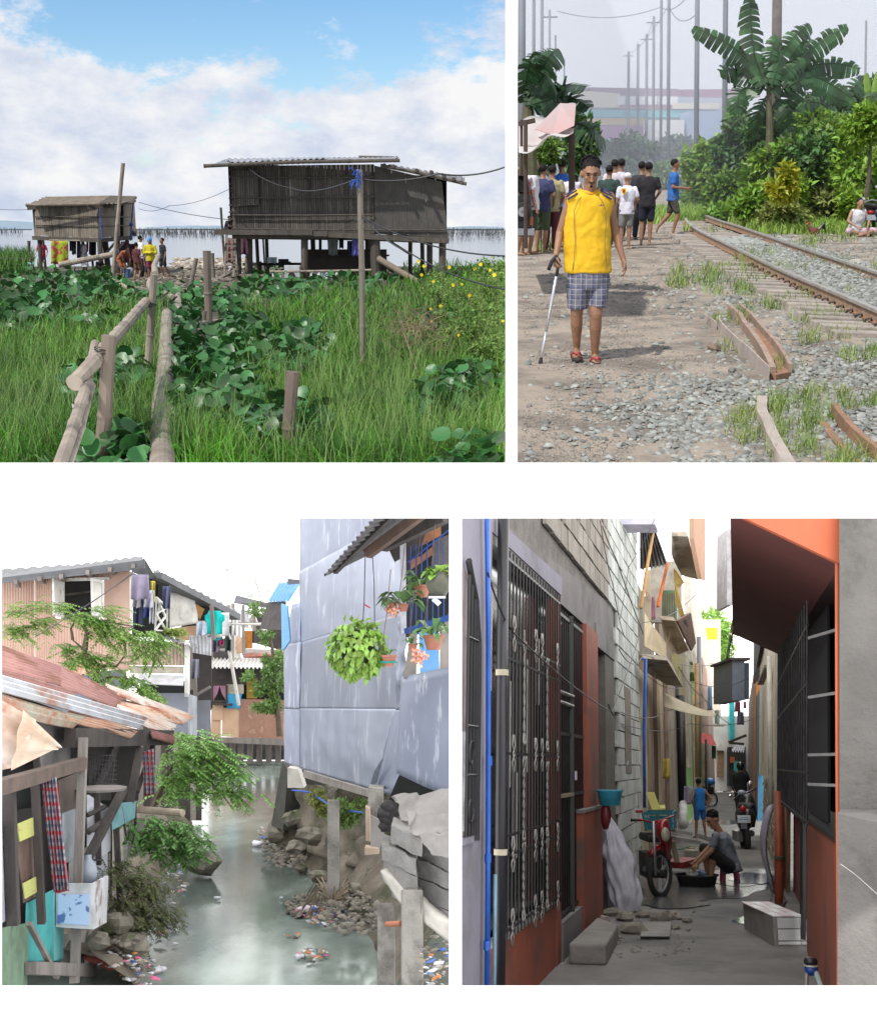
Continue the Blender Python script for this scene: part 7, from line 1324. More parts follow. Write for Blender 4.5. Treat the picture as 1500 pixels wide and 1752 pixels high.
def build_C_plants():
 L=PC.L
 fm=mat('feather_leaf',(.15,.30,.055),(.26,.42,.10),scale=1,rough=.55,rnd=.35,trans=.35);bk=MATS['bark']
 def tree(label,paths,branches,n,Lf,Wf,m,droop=.5,spread=.10):
  x,y,d=branches[0][0];t=thing('tree',label,'tree',L(x,y,d));tw=MB();S=frond(paths,PC,n,Lf,Wf,droop,spread,tw)
  put('foliage',S,m,t);tag(put('twigs',tw,bk,t),kind='stuff')
  for br in branches:
   P=[L(*p)for p in br];put('branch',MB().tube(P,list(np.linspace(.06 if len(br)>3 else.03,.012,len(P))),6),bk,t)
 d=21
 tree('airy feather-leaved tree spreading in front of the pink house',[([(10,1050,d),(50,1035,d),(100,1032,d)],.9),([(5,1085,d),(60,1062,d),(130,1055,d),(180,1065,d)],1.5),([(5,1070,d),(50,1080,d)],.5),([(120,1038,d),(140,1045,d),(190,1042,d)],.5),([(130,1055,d),(190,1065,d),(250,1080,d),(278,1100,d)],1.6),([(200,1075,d),(240,1100,d),(265,1130,d)],.9),([(150,1080,d),(190,1085,d),(220,1090,d)],.8),([(95,1100,d),(120,1105,d),(150,1120,d),(180,1125,d)],.9),([(100,1130,d),(125,1125,d),(160,1135,d),(200,1125,d)],.8),([(190,1150,d),(230,1165,d),(262,1190,d)],.9),([(215,1150,d),(240,1175,d),(270,1195,d)],.6),([(160,1140,d),(170,1155,d)],.3)],[[(165,1200,d),(160,1170,d),(170,1140,d),(145,1112,d),(125,1095,d)],[(170,1140,d),(200,1140,d),(215,1120,d)],[(145,1112,d),(150,1080,d),(135,1060,d),(110,1050,d)],[(125,1095,d),(122,1075,d),(130,1060,d)],[(160,1170,d),(190,1158,d),(220,1160,d)],[(140,1065,d),(150,1058,d),(230,1072,d)]],52,.095,.034,fm)
 d=17
 tree('bright green feathery branches leaning over the canal from the left',[([(300,1255,d),(345,1262,d),(380,1275,d)],.9),([(290,1290,d),(340,1290,d),(405,1320,d)],1.5),([(300,1275,d),(350,1280,d),(395,1300,d)],1.3),([(290,1320,d),(340,1330,d),(385,1345,d),(410,1360,d)],1.5),([(285,1355,d),(330,1355,d),(380,1350,d)],.9),([(320,1310,d),(370,1315,d)],1.0),([(285,1300,d),(300,1345,d)],.6)],[[(262,1385,d),(275,1350,d),(300,1300,d),(345,1290,d)],[(275,1350,d),(300,1330,d),(350,1330,d)]],46,.085,.036,mat('feather_bright',(.24,.45,.12),(.34,.56,.18),scale=1,rough=.5,rnd=.3,trans=.4))
 tree('darker green branches below the cream pipe',[([(245,1400,15),(290,1405,15),(330,1425,15)],1.1),([(255,1420,15),(300,1430,15),(340,1440,15)],1.3),([(255,1440,15),(285,1450,15),(325,1462,15)],1.1),([(240,1400,15),(255,1430,15)],.6)],[[(240,1440,15),(255,1425,15),(290,1420,15)]],40,.08,.034,mat('feather_mid',(.10,.25,.06),(.16,.34,.09),scale=1,rough=.5,rnd=.35,trans=.3))
 tree('dark drooping weed clump on the left bank beside the dark stake',[([(205,1500,13.6),(240,1500,13.6),(265,1510,13.6)],1.3),([(205,1530,13.4),(240,1540,13.4),(290,1560,13.4)],1.8),([(200,1560,13.4),(240,1565,13.4),(280,1580,13.4)],1.4),([(190,1480,14),(220,1485,14)],.6)],[[(205,1580,13.6),(215,1550,13.6),(235,1520,13.6)]],60,.05,.018,mat('weed_dark',(.05,.075,.025),(.09,.11,.03),rough=.8,rnd=.4,trans=.15),1.1,.12)
 sh=mat('shrub_leaf',(.12,.22,.06),(.2,.32,.09),scale=1,rough=.5,rnd=.4,trans=.3)
 t=thing('tree','leafy tree growing beside the metal wall over the far canal','tree',L(470,1240,30));S=[cloud(L(x,y,28),(rx/F*28,.5,ry/F*28),n,.11,.045,9,.4,.2)for x,y,rx,ry,n in((465,1130,26,30,900),(470,1165,22,34,900),(450,1210,26,14,420),(440,1180,18,12,300),(425,1155,14,12,220),(470,1205,18,18,400),(440,1040,18,12,240),(455,1090,18,12,260),(470,1055,12,10,140))]
 put('crown',join_sets(S),sh,t);put('trunk',MB().tube([L(478,1260,28),L(474,1190,28),L(466,1110,28),L(455,1050,28)],[.07,.05,.04,.015],6),bk,t)
 t=thing('tree','faint sunlit sprigs against the white sky left of the blue awning','tree',L(445,1060,32));put('foliage',join_sets([cloud(L(x,y,32),(rx/F*32,.3,ry/F*32),n,.07,.03,8,.3)for x,y,rx,ry,n in((440,1000,16,14,90),(430,1022,14,8,70),(460,1010,22,14,70),(500,985,16,8,40))]),mat('sprig',(.4,.6,.35),(.3,.5,.3),trans=.5),t);put('twig',MB().tube([L(452,1060,32),L(445,1020,32),L(436,990,32)],.012,4),bk,t)
 shrub('bush','small bush growing on the lower roof by the pink house',PC,298,1082,27,22,10,420,.1,.04,mat('shrub_yellowgreen',(.35,.42,.12),(.28,.38,.1),rnd=.3,trans=.3),ground=4.0,clumps=8,stem=False);shrub('bush','low weeds on the right bank under the metal wall',PC,590,1385,16.6,40,26,1300,.07,.03,mat('bank_weed',(.08,.15,.04),(.16,.24,.06),rnd=.4,trans=.25),ground=1.0,clumps=14,stem=False);shrub('bush','yellowish climbing weeds beside the timber beam',PC,545,1375,17.6,24,26,600,.07,.03,mat('weed_yellow',(.28,.32,.08),rnd=.3,trans=.3),ground=1.2,clumps=9,stem=False)
 t=thing('hanging_plant','big round hanging basket of heart-shaped green leaves','hanging plant',L(612,1165,12.6));c=L(611,1108,12.6);r=49/F*12.6
 P=rand_dirs(620)*rng.uniform(.72,1.02,(620,1))*[r,r*.9,r*1.0]+np.array(c);q=(P-np.array(c))/r;D=q*.5+np.array([0,0,-.75])+rng.normal(0,.28,(620,3));hl=mat('heart_leaf',(.17,.34,.05),(.32,.50,.10),scale=3,rough=.3,rnd=.35,trans=.3,spec=.6)
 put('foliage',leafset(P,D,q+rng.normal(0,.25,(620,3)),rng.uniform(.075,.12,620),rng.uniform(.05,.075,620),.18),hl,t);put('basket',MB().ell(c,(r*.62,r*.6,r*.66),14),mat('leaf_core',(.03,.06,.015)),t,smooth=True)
 b=MB().tube([L(625,946,12.3),L(623,1030,12.5),L(621,1062,12.6)],.005,4);put('wire',b,MATS['black_wire'],t);put('wire',MB().tube([L(637,944,12.3),L(640,1000,12.5),L(641,1068,12.6)],.005,4),MATS['black_wire'],t);put('peg',MB().tube([L(623,1034,12.5),L(633,1040,12.5)],.008,5),mat('red_peg',(.4,.03,.05)),t)
 tc=mat('terracotta',(.36,.15,.10),(.26,.11,.075),scale=8,rough=.85,bump=.4);of=mat('orchid_leaf',(.06,.14,.045),(.12,.22,.07),scale=3,rough=.35,rnd=.4,trans=.15);fl=mat('orchid_flower',(.62,.30,.10),(.55,.25,.30),scale=30,rough=.6,rnd=.3)
 def pot(label,x,y,rr,d,m,leaves,flower=None,h=1.1,wires=True,prof=None):
  t=thing('potted_plant',label,'potted plant',L(x,y+rr*.8,d));c=L(x,y,d);R=rr/F*d
  put('pot',MB().lathe(prof or[(R*.62,-R*.7),(R*.95,R*.45),(R*1.08,R*.5),(R*1.08,R*.8),(R*.9,R*.78)],c,20),m,t,smooth=prof is not None)
  b=MB()
  for k in range(leaves[0]):
   a=random.uniform(0,6.28);Ls=leaves[1]/F*d*random.uniform(.6,1.1);wd_=Ls*leaves[2];up=random.uniform(.1,1.3);dv=Vector((math.cos(a),math.sin(a)*.7-.2,up)).normalized();s_=dv.cross(Vector((0,0,1))).normalized();s0=c+Vector((0,0,R*.6))+dv*R*.3
   m1=s0+dv*Ls*.5;e=s0+dv*Ls*.85+Vector((0,0,-Ls*.45));b.add([s0,m1-s_*wd_,m1+s_*wd_,m1+Vector((0,0,-.1*wd_)),e,(m1+e)/2-s_*wd_*.8+Vector((0,0,.06*Ls)),(m1+e)/2+s_*wd_*.8+Vector((0,0,.06*Ls))],[(0,1,3),(0,3,2),(1,5,3),(3,5,4),(3,4,6),(3,6,2)])
  put('leaves',b,of if m is not MATS.get('urn_clay')else hl,t)
  if flower:
   fb=MB()
   for k in range(flower[2]):fb.ell(L(flower[0]+random.gauss(0,6),flower[1]+random.gauss(0,6),d-.25+random.gauss(0,.04)),(.018,.012,.018),6,Euler((random.random()*3,random.random()*3,0)),.3)
   tag(put('flowers',fb,fl,t),kind='stuff')
  if wires:put('hanger',MB().tube([c+Vector((-R,0,R*.8)),c+Vector((-R*.3,0,R*6)),c+Vector((R*.2,0,R*12))],.004,4),mat('hanger_brown',(.14,.08,.06)),t)
  return t
 pot('small terracotta pot with a teal band and bare orchid stem',665,1131,13,12.4,tc,(5,30,.12));put('band',MB().lathe([(.086,-.01),(.088,.012)],L(665,1133,12.4),20),mat('teal_band',(.02,.25,.2)),bpy.context.scene.objects['potted_plant'])
 pot('terracotta pot with strap leaves hanging under the sill',741,1100,17,12.2,tc,(16,60,.13));pot('red-brown pot standing on the window ledge',722,1012,14,12.9,tc,(12,60,.14),(672,1042,60));pot('orchid with drooping orange blossoms at the lower board',706,1108,8,12.2,tc,(6,34,.2),(716,1122,64));pot('dark-leaved orchid spreading left of the ledge',690,1040,9,12.6,tc,(26,62,.15))
 R=22/F*12.0;pot('large mossy grey urn with variegated leaves at the right edge',750,1000,22,12.0,mat('urn_clay',(.13,.125,.105),(.07,.075,.055),scale=6,rough=.9,bump=.8),(26,34,.32),None,wires=False,prof=[(R*.5,-R),(R*.85,-R*.4),(R*1.02,R*.1),(R*.92,R*.6),(R*.78,R*.8),(R*.95,R*.95),(R*.8,R*.9)])
 one('bracket','white bracket under the grey urn','bracket',MB().beam(L(733,1022,11.9),L(762,1022,11.9),.08,.02).beam(L(741,1024,11.9),L(752,1034,11.9),.05,.05),mat('frame_white',(0,0,0)))
build_C_plants()
# ======= place D: narrow alley
CUR=PD
LL,DD=PD.L,PD
K=.256;_gl,_gr=PD.G(957,1655),PD.G(1400,1686)
def WL(d,z,o=0.0):z=max(z,min(z,1.55)+max(0,z-1.55)*1.08);return Vector((.2619*d-1.355-.446/d+o*.8+.02*(z-1.55),1.0472*d+.336,z))
def WR(d,z,o=0.0):z=max(z,min(z,1.55)+max(0,z-1.55)*1.08);return Vector((.2619*d+.69-o+.068*(z-1.55),1.0472*d+.336,z))
def dl(x):return 2719/(1262-x)
def dr(x):return 1140/(x-1262)
def zz(y,d):return 1.55+(1310-y)/2000*d
def wall(name,fn,d0,d1,z0,z1,m,par,o=0.0,th=.06,z2=None,z3=None,**k):
 s=-1 if fn is WL else 1;e=Vector((th*s,0,0));z2=min(z1 if z2 is None else z2,1.55+.219*d1);z1=min(z1,1.55+.219*d0)
 P=[fn(d0,z0,o),fn(d1,z0,o),fn(d1,z2,o),fn(d0,z1,o)]
 return put(name,MB().poly(P,e),m,par,**k)
def bx(name,x0,x1,y0,y1,d,dep,m,par,k=K,**kw):
 P=[LL(x0,y1,d),LL(x1,y1,d),None,None,LL(x0,y0,d),LL(x1,y0,d)];e=Vector((k*dep,dep,0))
 return put(name,MB().hexa([P[0],P[1],P[1]+e,P[0]+e,P[4],P[5],P[5]+e,P[4]+e]),m,par,**kw)
def build_D():
 gm=mat('alley_concrete',(.19,.182,.175),(.13,.125,.12),scale=1.3,rough=.85,bump=.7,bscale=14,stain=(.09,.09,.088),sscale=.9,srange=(.5,.64))
 w=lambda Y:Y*PD.c+1.55*PD.s
 b=MB();Ys=[5.9,8,12,18,30,50,92];b.add([p for Y in Ys for p in((.0156*w(Y),Y,0),(.46*w(Y),Y,0))],[(2*i,2*i+1,2*i+3,2*i+2)for i in range(6)]);struct('alley_floor',b,gm,base='none')
 wet=mat('wet_concrete',(.075,.078,.082),(.10,.10,.10),scale=3,rough=.16,bump=.25,bscale=6,spec=.6);pud=mat('puddle',(.10,.12,.17),rough=.06,spec=.8,bump=.12,bscale=5)
 def blob(label,cx,cy,rx,ry,m,z=.005,nm='puddle'):
  P=[]
  for i in range(40):a=i/40*2*PI;r=1+.3*noise.noise(Vector((math.cos(a)*1.8,math.sin(a)*1.8,cx)));P.append(DD.G(cx+rx*r*math.cos(a),cy+ry*r*math.sin(a),z))
  return tag(put(nm,MB().poly(P,(0,0,.003)),m,smooth=False),kind='structure')
 blob('',1200,1515,110,26,wet);blob('',1270,1500,66,16,wet,.010);blob('',1290,1503,44,9,pud,.015);blob('',1290,1575,38,7,pud);blob('',1150,1545,60,9,wet,.010);blob('',1245,1407,22,4,pud);blob('',1330,1540,14,12,wet,.020)
 t=thing('paving_slab','grey slab patched into the alley floor in front of the rubble','slab',DD.G(1125,1595));
 put('slab',MB().hexa([DD.G(1095,1606),DD.G(1145,1606),DD.G(1148,1580),DD.G(1100,1580),DD.G(1095,1602,.03),DD.G(1145,1602,.03),DD.G(1148,1577,.03),DD.G(1100,1577,.03)]),mat('slab_grey',(.25,.24,.23),bump=.4),t)
 lil=mat('lilac_plaster',(.21,.20,.25),(.17,.16,.20),scale=1.5,rough=.85,bump=.25,stain=(.12,.11,.105),sscale=1.5,srange=(.55,.75));pls=mat('grey_plaster',(.16,.15,.15),(.11,.10,.10),scale=1.6,rough=.9,bump=.5,stain=(.07,.065,.06),sscale=1.1,srange=(.54,.66));org=mat('orange_paint',(.23,.055,.028),(.18,.045,.024),scale=2,rough=.7,bump=.15,stain=(.09,.05,.04),sscale=1.6,srange=(.54,.68));blk=mat('black_iron',(.012,.012,.014),rough=.45,spec=.5);dk=MATS['board_cavity'];bp=mat('blue_pipe',(.01,.10,.48),rough=.35)
 t=thing('house','lilac plastered house front with an arched barred window at the left edge','house',WL(5.9,0));wall('wall',WL,5.9,6.62,-.0,3.2,lil,t,0,.04);wall('window_recess',WL,5.9,6.18,1.17,2.55,mat('window_pinkish',(.22,.18,.19)),t,.004,.05)
 wall('window_sill',WL,5.9,6.22,1.13,1.17,lil,t,.03,.05)
 for d in(5.93,6.0,6.07,6.13):put('window_bar',MB().tube([WL(d,1.17,.04),WL(d,2.62-(d-5.5)**2*.5,.04)],.009,6),blk,t)
 put('window_frame',MB().tube([WL(6.17,1.14,.04),WL(6.17,1.9,.04),WL(6.16,2.2,.04),WL(6.08,2.42,.04),WL(5.9,2.6,.04),WL(5.92,2.6,.04)],.018,6),blk,t)
 for z in(1.5,1.75,2.2):put('window_bar',MB().tube([WL(5.92,z,.045),WL(6.17,z,.045)],.008,6),blk,t)
 for z,s in((1.6,1),(1.32,-1)):put('scroll',MB().tube([WL(6.0+.07*math.cos(a)*(1-a/9),z+s*.09*math.sin(a)*(1-a/9),.05)for a in np.linspace(0,5.5,14)],.007,5),blk,t)
 wall('white_shutter',WL,5.92,5.99,1.2,1.72,mat('shutter_white',(.42,.42,.44)),t,.01,.03)
 def pipe(label,pts,r,m,cat='pipe',n=12):return one('pipe',label,cat,MB().tube(pts,r,n),m,smooth=True)
 pipe('bright blue water pipe running down the lilac wall',[WL(6.3,2.92,.05),WL(6.37,2.3,.05),WL(6.42,1.2,.05),WL(6.44,0,.05)],.0155,bp)
 pipe('thick black drain pipe between the lilac wall and the grille',[WL(6.72,3.0,.06),WL(6.72,0,.06)],.036,mat('black_pipe',(.014,.014,.02),rough=.4));pipe('thin pale blue pipe beside the base of the black drain pipe',[WL(6.58,.92,.06),WL(6.58,0,.06)],.011,mat('paleblue_pipe',(.18,.33,.45),rough=.5))
 for z in(2.06,1.02):one('pipe_clamp','cream collar round the black drain pipe, %s'%('upper' if z>2 else 'lower'),'pipe clamp',MB().tube([WL(6.72,z,.06),WL(6.72,z+.035,.06)],.041,12),mat('cream_clamp',(.42,.38,.28)))
 for z in(1.55,1.0,.52):one('pipe_clamp','blue coupling on the blue pipe at %s height'%{1.55:'head',1.0:'waist',.52:'knee'}[z],'pipe clamp',MB().tube([WL(6.42,z,.05),WL(6.42,z+.05,.05)],.020,10),bp)
 t=thing('house','house with tall ornate black window grille above an orange dado','house',WL(8,0));wall('wall',WL,6.62,13.4,2.84,3.35,pls,t,-.02,.15);wall('plaster_band',WL,6.62,9.4,2.9,4.2,lil,t,-.01,.03,3.05)
 wall('dado',WL,6.8,9.02,0,.47,org,t);wall('dado_sill',WL,6.8,9.02,.47,.487,mat('pale_sill',(.3,.26,.25)),t,.01,.1);wall('pilaster',WL,9.02,9.22,0,2.84,org,t,.012,.1);wall('pilaster',WL,10.85,11.75,0,2.84,org,t,.01,.5);wall('low_wall',WL,10.35,11.75,0,1.12,org,t,.05,.3);wall('low_wall_cap',WL,10.33,11.75,1.12,1.15,pls,t,.06,.3)
 wall('door_step',WL,9.22,10.4,0,.3,pls,t,.03,.3);wall('dark_interior',WL,6.8,11.0,.3,2.9,mat('glass_dark',(.014,.013,.015),rough=.12,spec=.7),t,-.16,.05)
 for d,a,c in((7.0,2.25,2.6),(7.12,2.0,2.55),(7.62,1.9,2.5),(7.75,1.4,2.1),(8.3,1.7,2.5),(8.42,1.5,2.3),(8.9,2.0,2.5),(7.05,1.5,1.9),(8.0,.9,1.5)):wall('glass_reflection',WL,d,d+.06,a,c,mat('reflection_pale',(.5,.48,.42)),t,-.15,.01)  # pale strips painted as reflections on the dark glass
 wall('door_panel',WL,9.9,10.8,.32,2.7,mat('maroon_door',(.05,.014,.014),(.035,.01,.01)),t,-.12,.03)
 g=thing('window_grille','tall black window grille with pale curled ornaments on the left wall','grille',WL(7.9,.5));sc=mat('ornament_silver',(.36,.35,.33),(.22,.21,.2),rough=.4,metal=.5)
 for i in range(20):d=6.86+i*.112;put('bar',MB().tube([WL(d,.49,.05),WL(d,2.84,.05)],.0075,5),blk,g)
 for z in(.55,1.0,1.12,1.62,2.18,2.30,2.78):put('rail',MB().beam(WL(6.84,z,.05),WL(9.0,z,.05),.012,.018),blk,g)
 def orn(d,z,h):
  b=MB();b.tube([WL(d+.02*math.sin(a*3),z-h/2+h*a/(2*PI),.068)for a in np.linspace(0,2*PI,26)],.0042,5);b.tube([WL(d-.02*math.sin(a*3),z-h/2+h*a/(2*PI),.068)for a in np.linspace(0,2*PI,26)],.0042,5)
  for s in(-1,1):
   for q in(-1,1):b.tube([WL(d+q*.02,z+s*h/2,.068),WL(d+q*.045,z+s*(h/2+.05),.07),WL(d+q*.03,z+s*(h/2+.075),.075),WL(d+q*.015,z+s*(h/2+.05),.075)],.005,5)
  put('ornament',b,sc,g,smooth=True)
 for z,h in((2.0,.5),(1.33,.4),(.80,.36)):orn(7.40,z,h);orn(8.30,z-.03,h)
 for z in(2.34,1.62,1.0,.56):
  for d in(7.05,7.82,8.08,8.78):
   b=MB();[b.tube([WL(d+s*.02,z+q*.11,.068),WL(d+s*.045,z+q*.05,.07),WL(d-s*.03,z,.072)],.005,5)for s in(-1,1)for q in(-1,1)];put('ornament',b,sc,g,smooth=True)
 g=thing('iron_door','black barred door with silver push bars set between orange pillars','door',WL(9.8,.3))
 for i in range(13):d=9.3+i*.12;put('bar',MB().tube([WL(d,.34,-.03),WL(d,2.8,-.03)],.008,5),blk,g)
 for z in(.34,1.3,1.8,2.75):put('rail',MB().beam(WL(9.26,z,-.03),WL(10.8,z,-.03),.02,.03),blk,g)
 put('frame',MB().beam(WL(9.98,.3,-.02),WL(9.98,2.8,-.02),.04,.06),blk,g)
 for z in(2.12,2.04):put('push_bar',MB().tube([WL(9.26,z,.0),WL(9.98,z,.0)],.016,8),sc,g,smooth=True)
 put('handle_bar',MB().beam(WL(9.3,1.3,0),WL(9.95,1.3,0),.02,.03),mat('brass_bar',(.4,.36,.24),rough=.4,metal=.5),g);wall('flyer',WL,10.2,10.32,1.42,1.5,mat('paper_lilac',(.6,.55,.72)),g,-.02,.003)
 t=thing('block_wall','bare hollow-block wall rising above and beyond the door','wall',WL(14,0));mort=mat('mortar',(.17,.155,.14),(.10,.095,.09),scale=5,bump=.8,rough=1)
 wall('mortar_bed',WL,6.62,16.75,2.95,5.3,mort,t,-.03,.14);wall('mortar_bed',WL,13.4,16.75,0,2.95,mort,t,-.03,.14)
 me={}
 for k,(c,c2)in enumerate((((.27,.245,.215),(.19,.17,.15)),((.42,.44,.42),(.34,.36,.34)))):
  m=mat('hollow_block_%d'%k,c,c2,scale=4,rough=.95,bump=.8,bscale=18,rnd=.14,stain=tuple(q*.55 for q in c),sscale=1.1,srange=(.56,.68))
  b=MB().hexa([Vector(p)for p in((-.02,0,0),(.012,.006,.004),(.012,.394,.004),(-.02,.4,0),(-.02,0,.19),(.012,.006,.186),(.012,.394,.186),(-.02,.4,.19))]);b.v=[tuple(Matrix.Rotation(-math.atan(K),3,'Z')@Vector(v))for v in b.v];me[k]=mesh_of('block',b.v,b.f,b.r);me[k].materials.append(m)
 for r in range(27):
  z=r*.195
  for c in range(26):
   d=6.75+(c+(.5 if r%2 else 0))*.388
   if d>16.5 or(z<3.15 and d<13.5):continue
   if zz(885,d)<z or(z<4.35-(d-6.7)*.62 and z>2.9 and d<9.2):continue
   o=bpy.data.objects.new('block',me[1 if d>12.6 else 0]);COL.objects.link(o);o.parent=t
   o.matrix_local=PM[t].inverted()@Matrix.Translation(WL(d,z,random.uniform(-.006,.006)))@Matrix.Rotation(random.uniform(-.012,.012),4,'X')@Matrix.Diagonal((1,1,1.07 if z>1.5 else 1,1))
 wall('recess_wall',WL,12.6,13.5,0,2.75,mat('brown_plaster',(.11,.10,.085),(.08,.07,.06),bump=.4),t,-.02,.3);wall('recess_lintel',WL,11.7,13.5,2.72,2.95,pls,t,.0,.3);wall('dark_interior',WL,11.6,12.7,0,2.8,mat('dark_wall',(0,0,0)),t,-.25,.1)
 wall('slatted_window',WL,14.5,15.3,1.45,2.5,mat('driftwood',(.24,.20,.165),(.14,.115,.10),scale=8,wave=(30,'Y',.6,1)),t,.02,.05)
 cb=thing('concrete_step','broken concrete step slab at the foot of the orange wall','step',DD.G(1010,1650));cs=mat('step_concrete',(.23,.22,.205),(.17,.16,.15),scale=3,bump=.7,rough=.95)
 a,b_,c,d_=DD.G(973,1650),DD.G(1037,1652),DD.G(1058,1610),DD.G(1022,1596);h=Vector((0,0,.16));put('step',MB().hexa([a,b_,c,d_,a+h,b_+h,c+h*.9,d_+h*.9]),cs,cb,bevel=.02)
 rk=mat('rubble_rock',(.25,.225,.19),(.16,.145,.125),scale=6,bump=1,bscale=20,rough=.95)
 for x,y,r,nm in((1082,1597,24,'large brown rock beside the concrete step'),(1046,1567,18,'rubble lump behind the step'),(1028,1578,16,'rubble piece against the orange wall'),(1070,1575,20,'flat grey rubble at the middle of the heap'),(1100,1570,14,'rubble piece left of the flat slab'),(1150,1572,18,'long flat piece of broken concrete'),(1175,1578,11,'small stone at the right end of the rubble'),(1130,1575,18,'broken slab edge in the alley'),(1040,1552,13,'stone at the foot of the white sack'),(1028,1540,11,'small stone behind the white sack'),(1155,1590,9,'little stone by the slab corner'),(1015,1590,12,'stone on top of the step')):
  p=DD.G(x,y);R=r/F*p.y;one('rubble',nm,'rock',MB().ell(p+Vector((0,0,R*.25)),(R,R*.7,R*.5),9,Euler((random.uniform(-.3,.3),0,random.uniform(0,3))),.2),rk)
 P=sampG(PD,500,960,1190,1530,1640);P=P[P[:,0]<_gl.x+(P[:,1]-_gl.y)*K+1.0];stuff('rubble','crumbs of broken concrete scattered round the step','rubble',rocks_np(P,rng.uniform(.006,.035,len(P))*rng.random(len(P)),.6),rk)
 t=thing('house','row of patched beige and brown house fronts along the left side of the alley','house',WL(19,0))
 C=[(16.8,18.2,2.9,(.30,.27,.2),0),(18.2,19.4,3.2,(.20,.16,.12),.02),(19.4,20.6,3.2,(.07,.025,.018),0),(20.6,21.6,3.4,(.36,.32,.24),.06),(21.6,22.8,3.4,(.15,.05,.03),0),(22.8,25.6,3.6,(.25,.22,.19),.08),(25.6,28.5,3.6,(.02,.02,.024),0),(28.5,31,4.2,(.26,.24,.12),.0),(31,34,4.4,(.33,.3,.25),.1),(34,37,4.6,(.10,.22,.05),0),(37,41,5,(.4,.36,.3),.15),(41,46,5,(.12,.25,.05),.05),(46,53,5.6,(.3,.2,.16),.15),(53,66,6,(.4,.35,.33),.1)]
 for i,(a,b_,z,c,o)in enumerate(C):wall('facade',WL,a,b_-.02,0,z,mat('facade_%d'%i,tuple(min(.7,q*f)for q,f in zip(c,(1.5,1.4,1.25))),tuple(q*.8 for q in c),scale=2,rough=.85,bump=.4,stain=tuple(q*.4 for q in c),sscale=1.3,srange=(.56,.68)),t,o,.4)
 wall('upper_wall',WL,16.8,24,2.9,4.6,mat('upper_grey',(.30,.27,.23),(.2,.18,.15),stain=(.1,.09,.08),sscale=1),t,-.35,.1);wall('upper_wall',WL,24,36,3.6,6,mat('upper_brown',(.2,.15,.12)),t,-.2,.1);wall('upper_wall',WL,36,60,4.6,7.5,mat('upper_pale',(.5,.46,.4)),t,.1,.2)
 wall('green_gate',WL,29,33,.1,1.5,mat('green_gate',(.08,.2,.04),(.12,.26,.05),wave=(20,'Y',.4,1)),t,.12,.03)
 bei=mat('balcony_beige',(.46,.38,.28),(.38,.3,.22),scale=2,bump=.3,stain=(.2,.16,.12),sscale=2,srange=(.58,.68));brn=mat('balcony_brown',(.14,.075,.05),(.09,.05,.035),scale=3,rough=.7);cc=mat('slab_concrete',(.33,.29,.23),(.22,.19,.15),scale=2.5,bump=.6,stain=(.12,.1,.08),sscale=2,srange=(.54,.64))
 t=thing('balcony','beige balcony box hanging high over the alley at the top','balcony',LL(1175,990,19));put('wall',MB().poly([LL(1178,875,19.3),LL(1199,880,21),LL(1199,992,21),LL(1192,990,20),LL(1178,920,19.3)],(.1,.1,0)),mat('balcony_side',(.34,.2,.13),(.28,.16,.1)),t);put('underside',MB().poly([LL(1150,917,19),LL(1177,918,19),LL(1194,992,21.5),LL(1165,984,21.5),LL(1150,955,20)],(0,.1,.1)),cc,t)
 t=thing('balcony','brown railed balcony with a pale underside halfway up the left side','balcony',LL(1160,1110,24));put('underside',MB().poly([LL(1131,1060,21),LL(1154,1062,21),LL(1178,1113,25),LL(1160,1120,25),LL(1140,1112,23)],(0,.1,.08)),bei,t);put('parapet',MB().poly([LL(1155,1062,21),LL(1178,1048,22),LL(1187,1100,25),LL(1180,1113,25)],(.05,.05,0)),brn,t);put('parapet_panel',MB().poly([LL(1168,1062,21.6),LL(1173,1060,21.8),LL(1184,1092,24.3),LL(1180,1098,24.3)],(-.04,-.04,0)),mat('dark_panel',(.03,.025,.03)),t)
 for i in range(6):put('grille_bar',MB().beam(LL(1133+i*4,1015,22),LL(1133+i*4,1058,22),.02,.02),brn,t)
 bx('green_panes',1132,1158,1010,1060,22.4,.1,mat('green_glass',(.06,.14,.09),(.12,.2,.1),scale=4,rough=.2),t);bx('yellow_frame',1103,1112,975,1060,19.5,.1,bei,t);bx('back_wall',1112,1165,960,1065,24,.2,mat('upper_grey',(0,0,0)),t);put('cream_board',MB().poly([LL(1102,1048,18.5),LL(1116,1070,19),LL(1139,1100,21),LL(1139,1128,21),LL(1102,1105,18.5)],(.02,.1,0)),mat('cream_board',(.55,.46,.3),(.45,.38,.26)),t)
 t=thing('roof_eave','dark ragged corrugated eave at the top of the left facades','roof',LL(1110,960,17.5));b=MB();corr(b,LL(1094,898,17),LL(1118,898,17),LL(1094,975,21),LL(1142,966,23),7,.02,3);put('roof_sheet',b,MATS['roof_underside'],t);bx('roof_cover',1060,1120,880,897,15.6,.6,mat('lilac_awning',(.5,.48,.6)),t)
 t=thing('concrete_canopy','projecting concrete canopy slab over the left doors','canopy',LL(1135,1165,19));put('slab',MB().poly([LL(1100,1126,17),LL(1141,1130,17),LL(1168,1176,21),LL(1140,1172,21),LL(1104,1150,18)],(0,.05,.07)),cc,t)
 t=thing('cloth_awning','long off-white cloth awning sagging across the alley','awning',LL(1175,1215,22));put('cloth',MB().grid(lambda u,v:LL(1134+92*u+(2-u*8)*v,1184+38*u+3*math.sin(PI*u)+v*(25-20*u),21+3*u-v*1.2),20,6,(0,.01,.01)),mat('awning_cloth',(.62,.56,.42),(.5,.45,.34),scale=6,trans=.3),t,smooth=True)
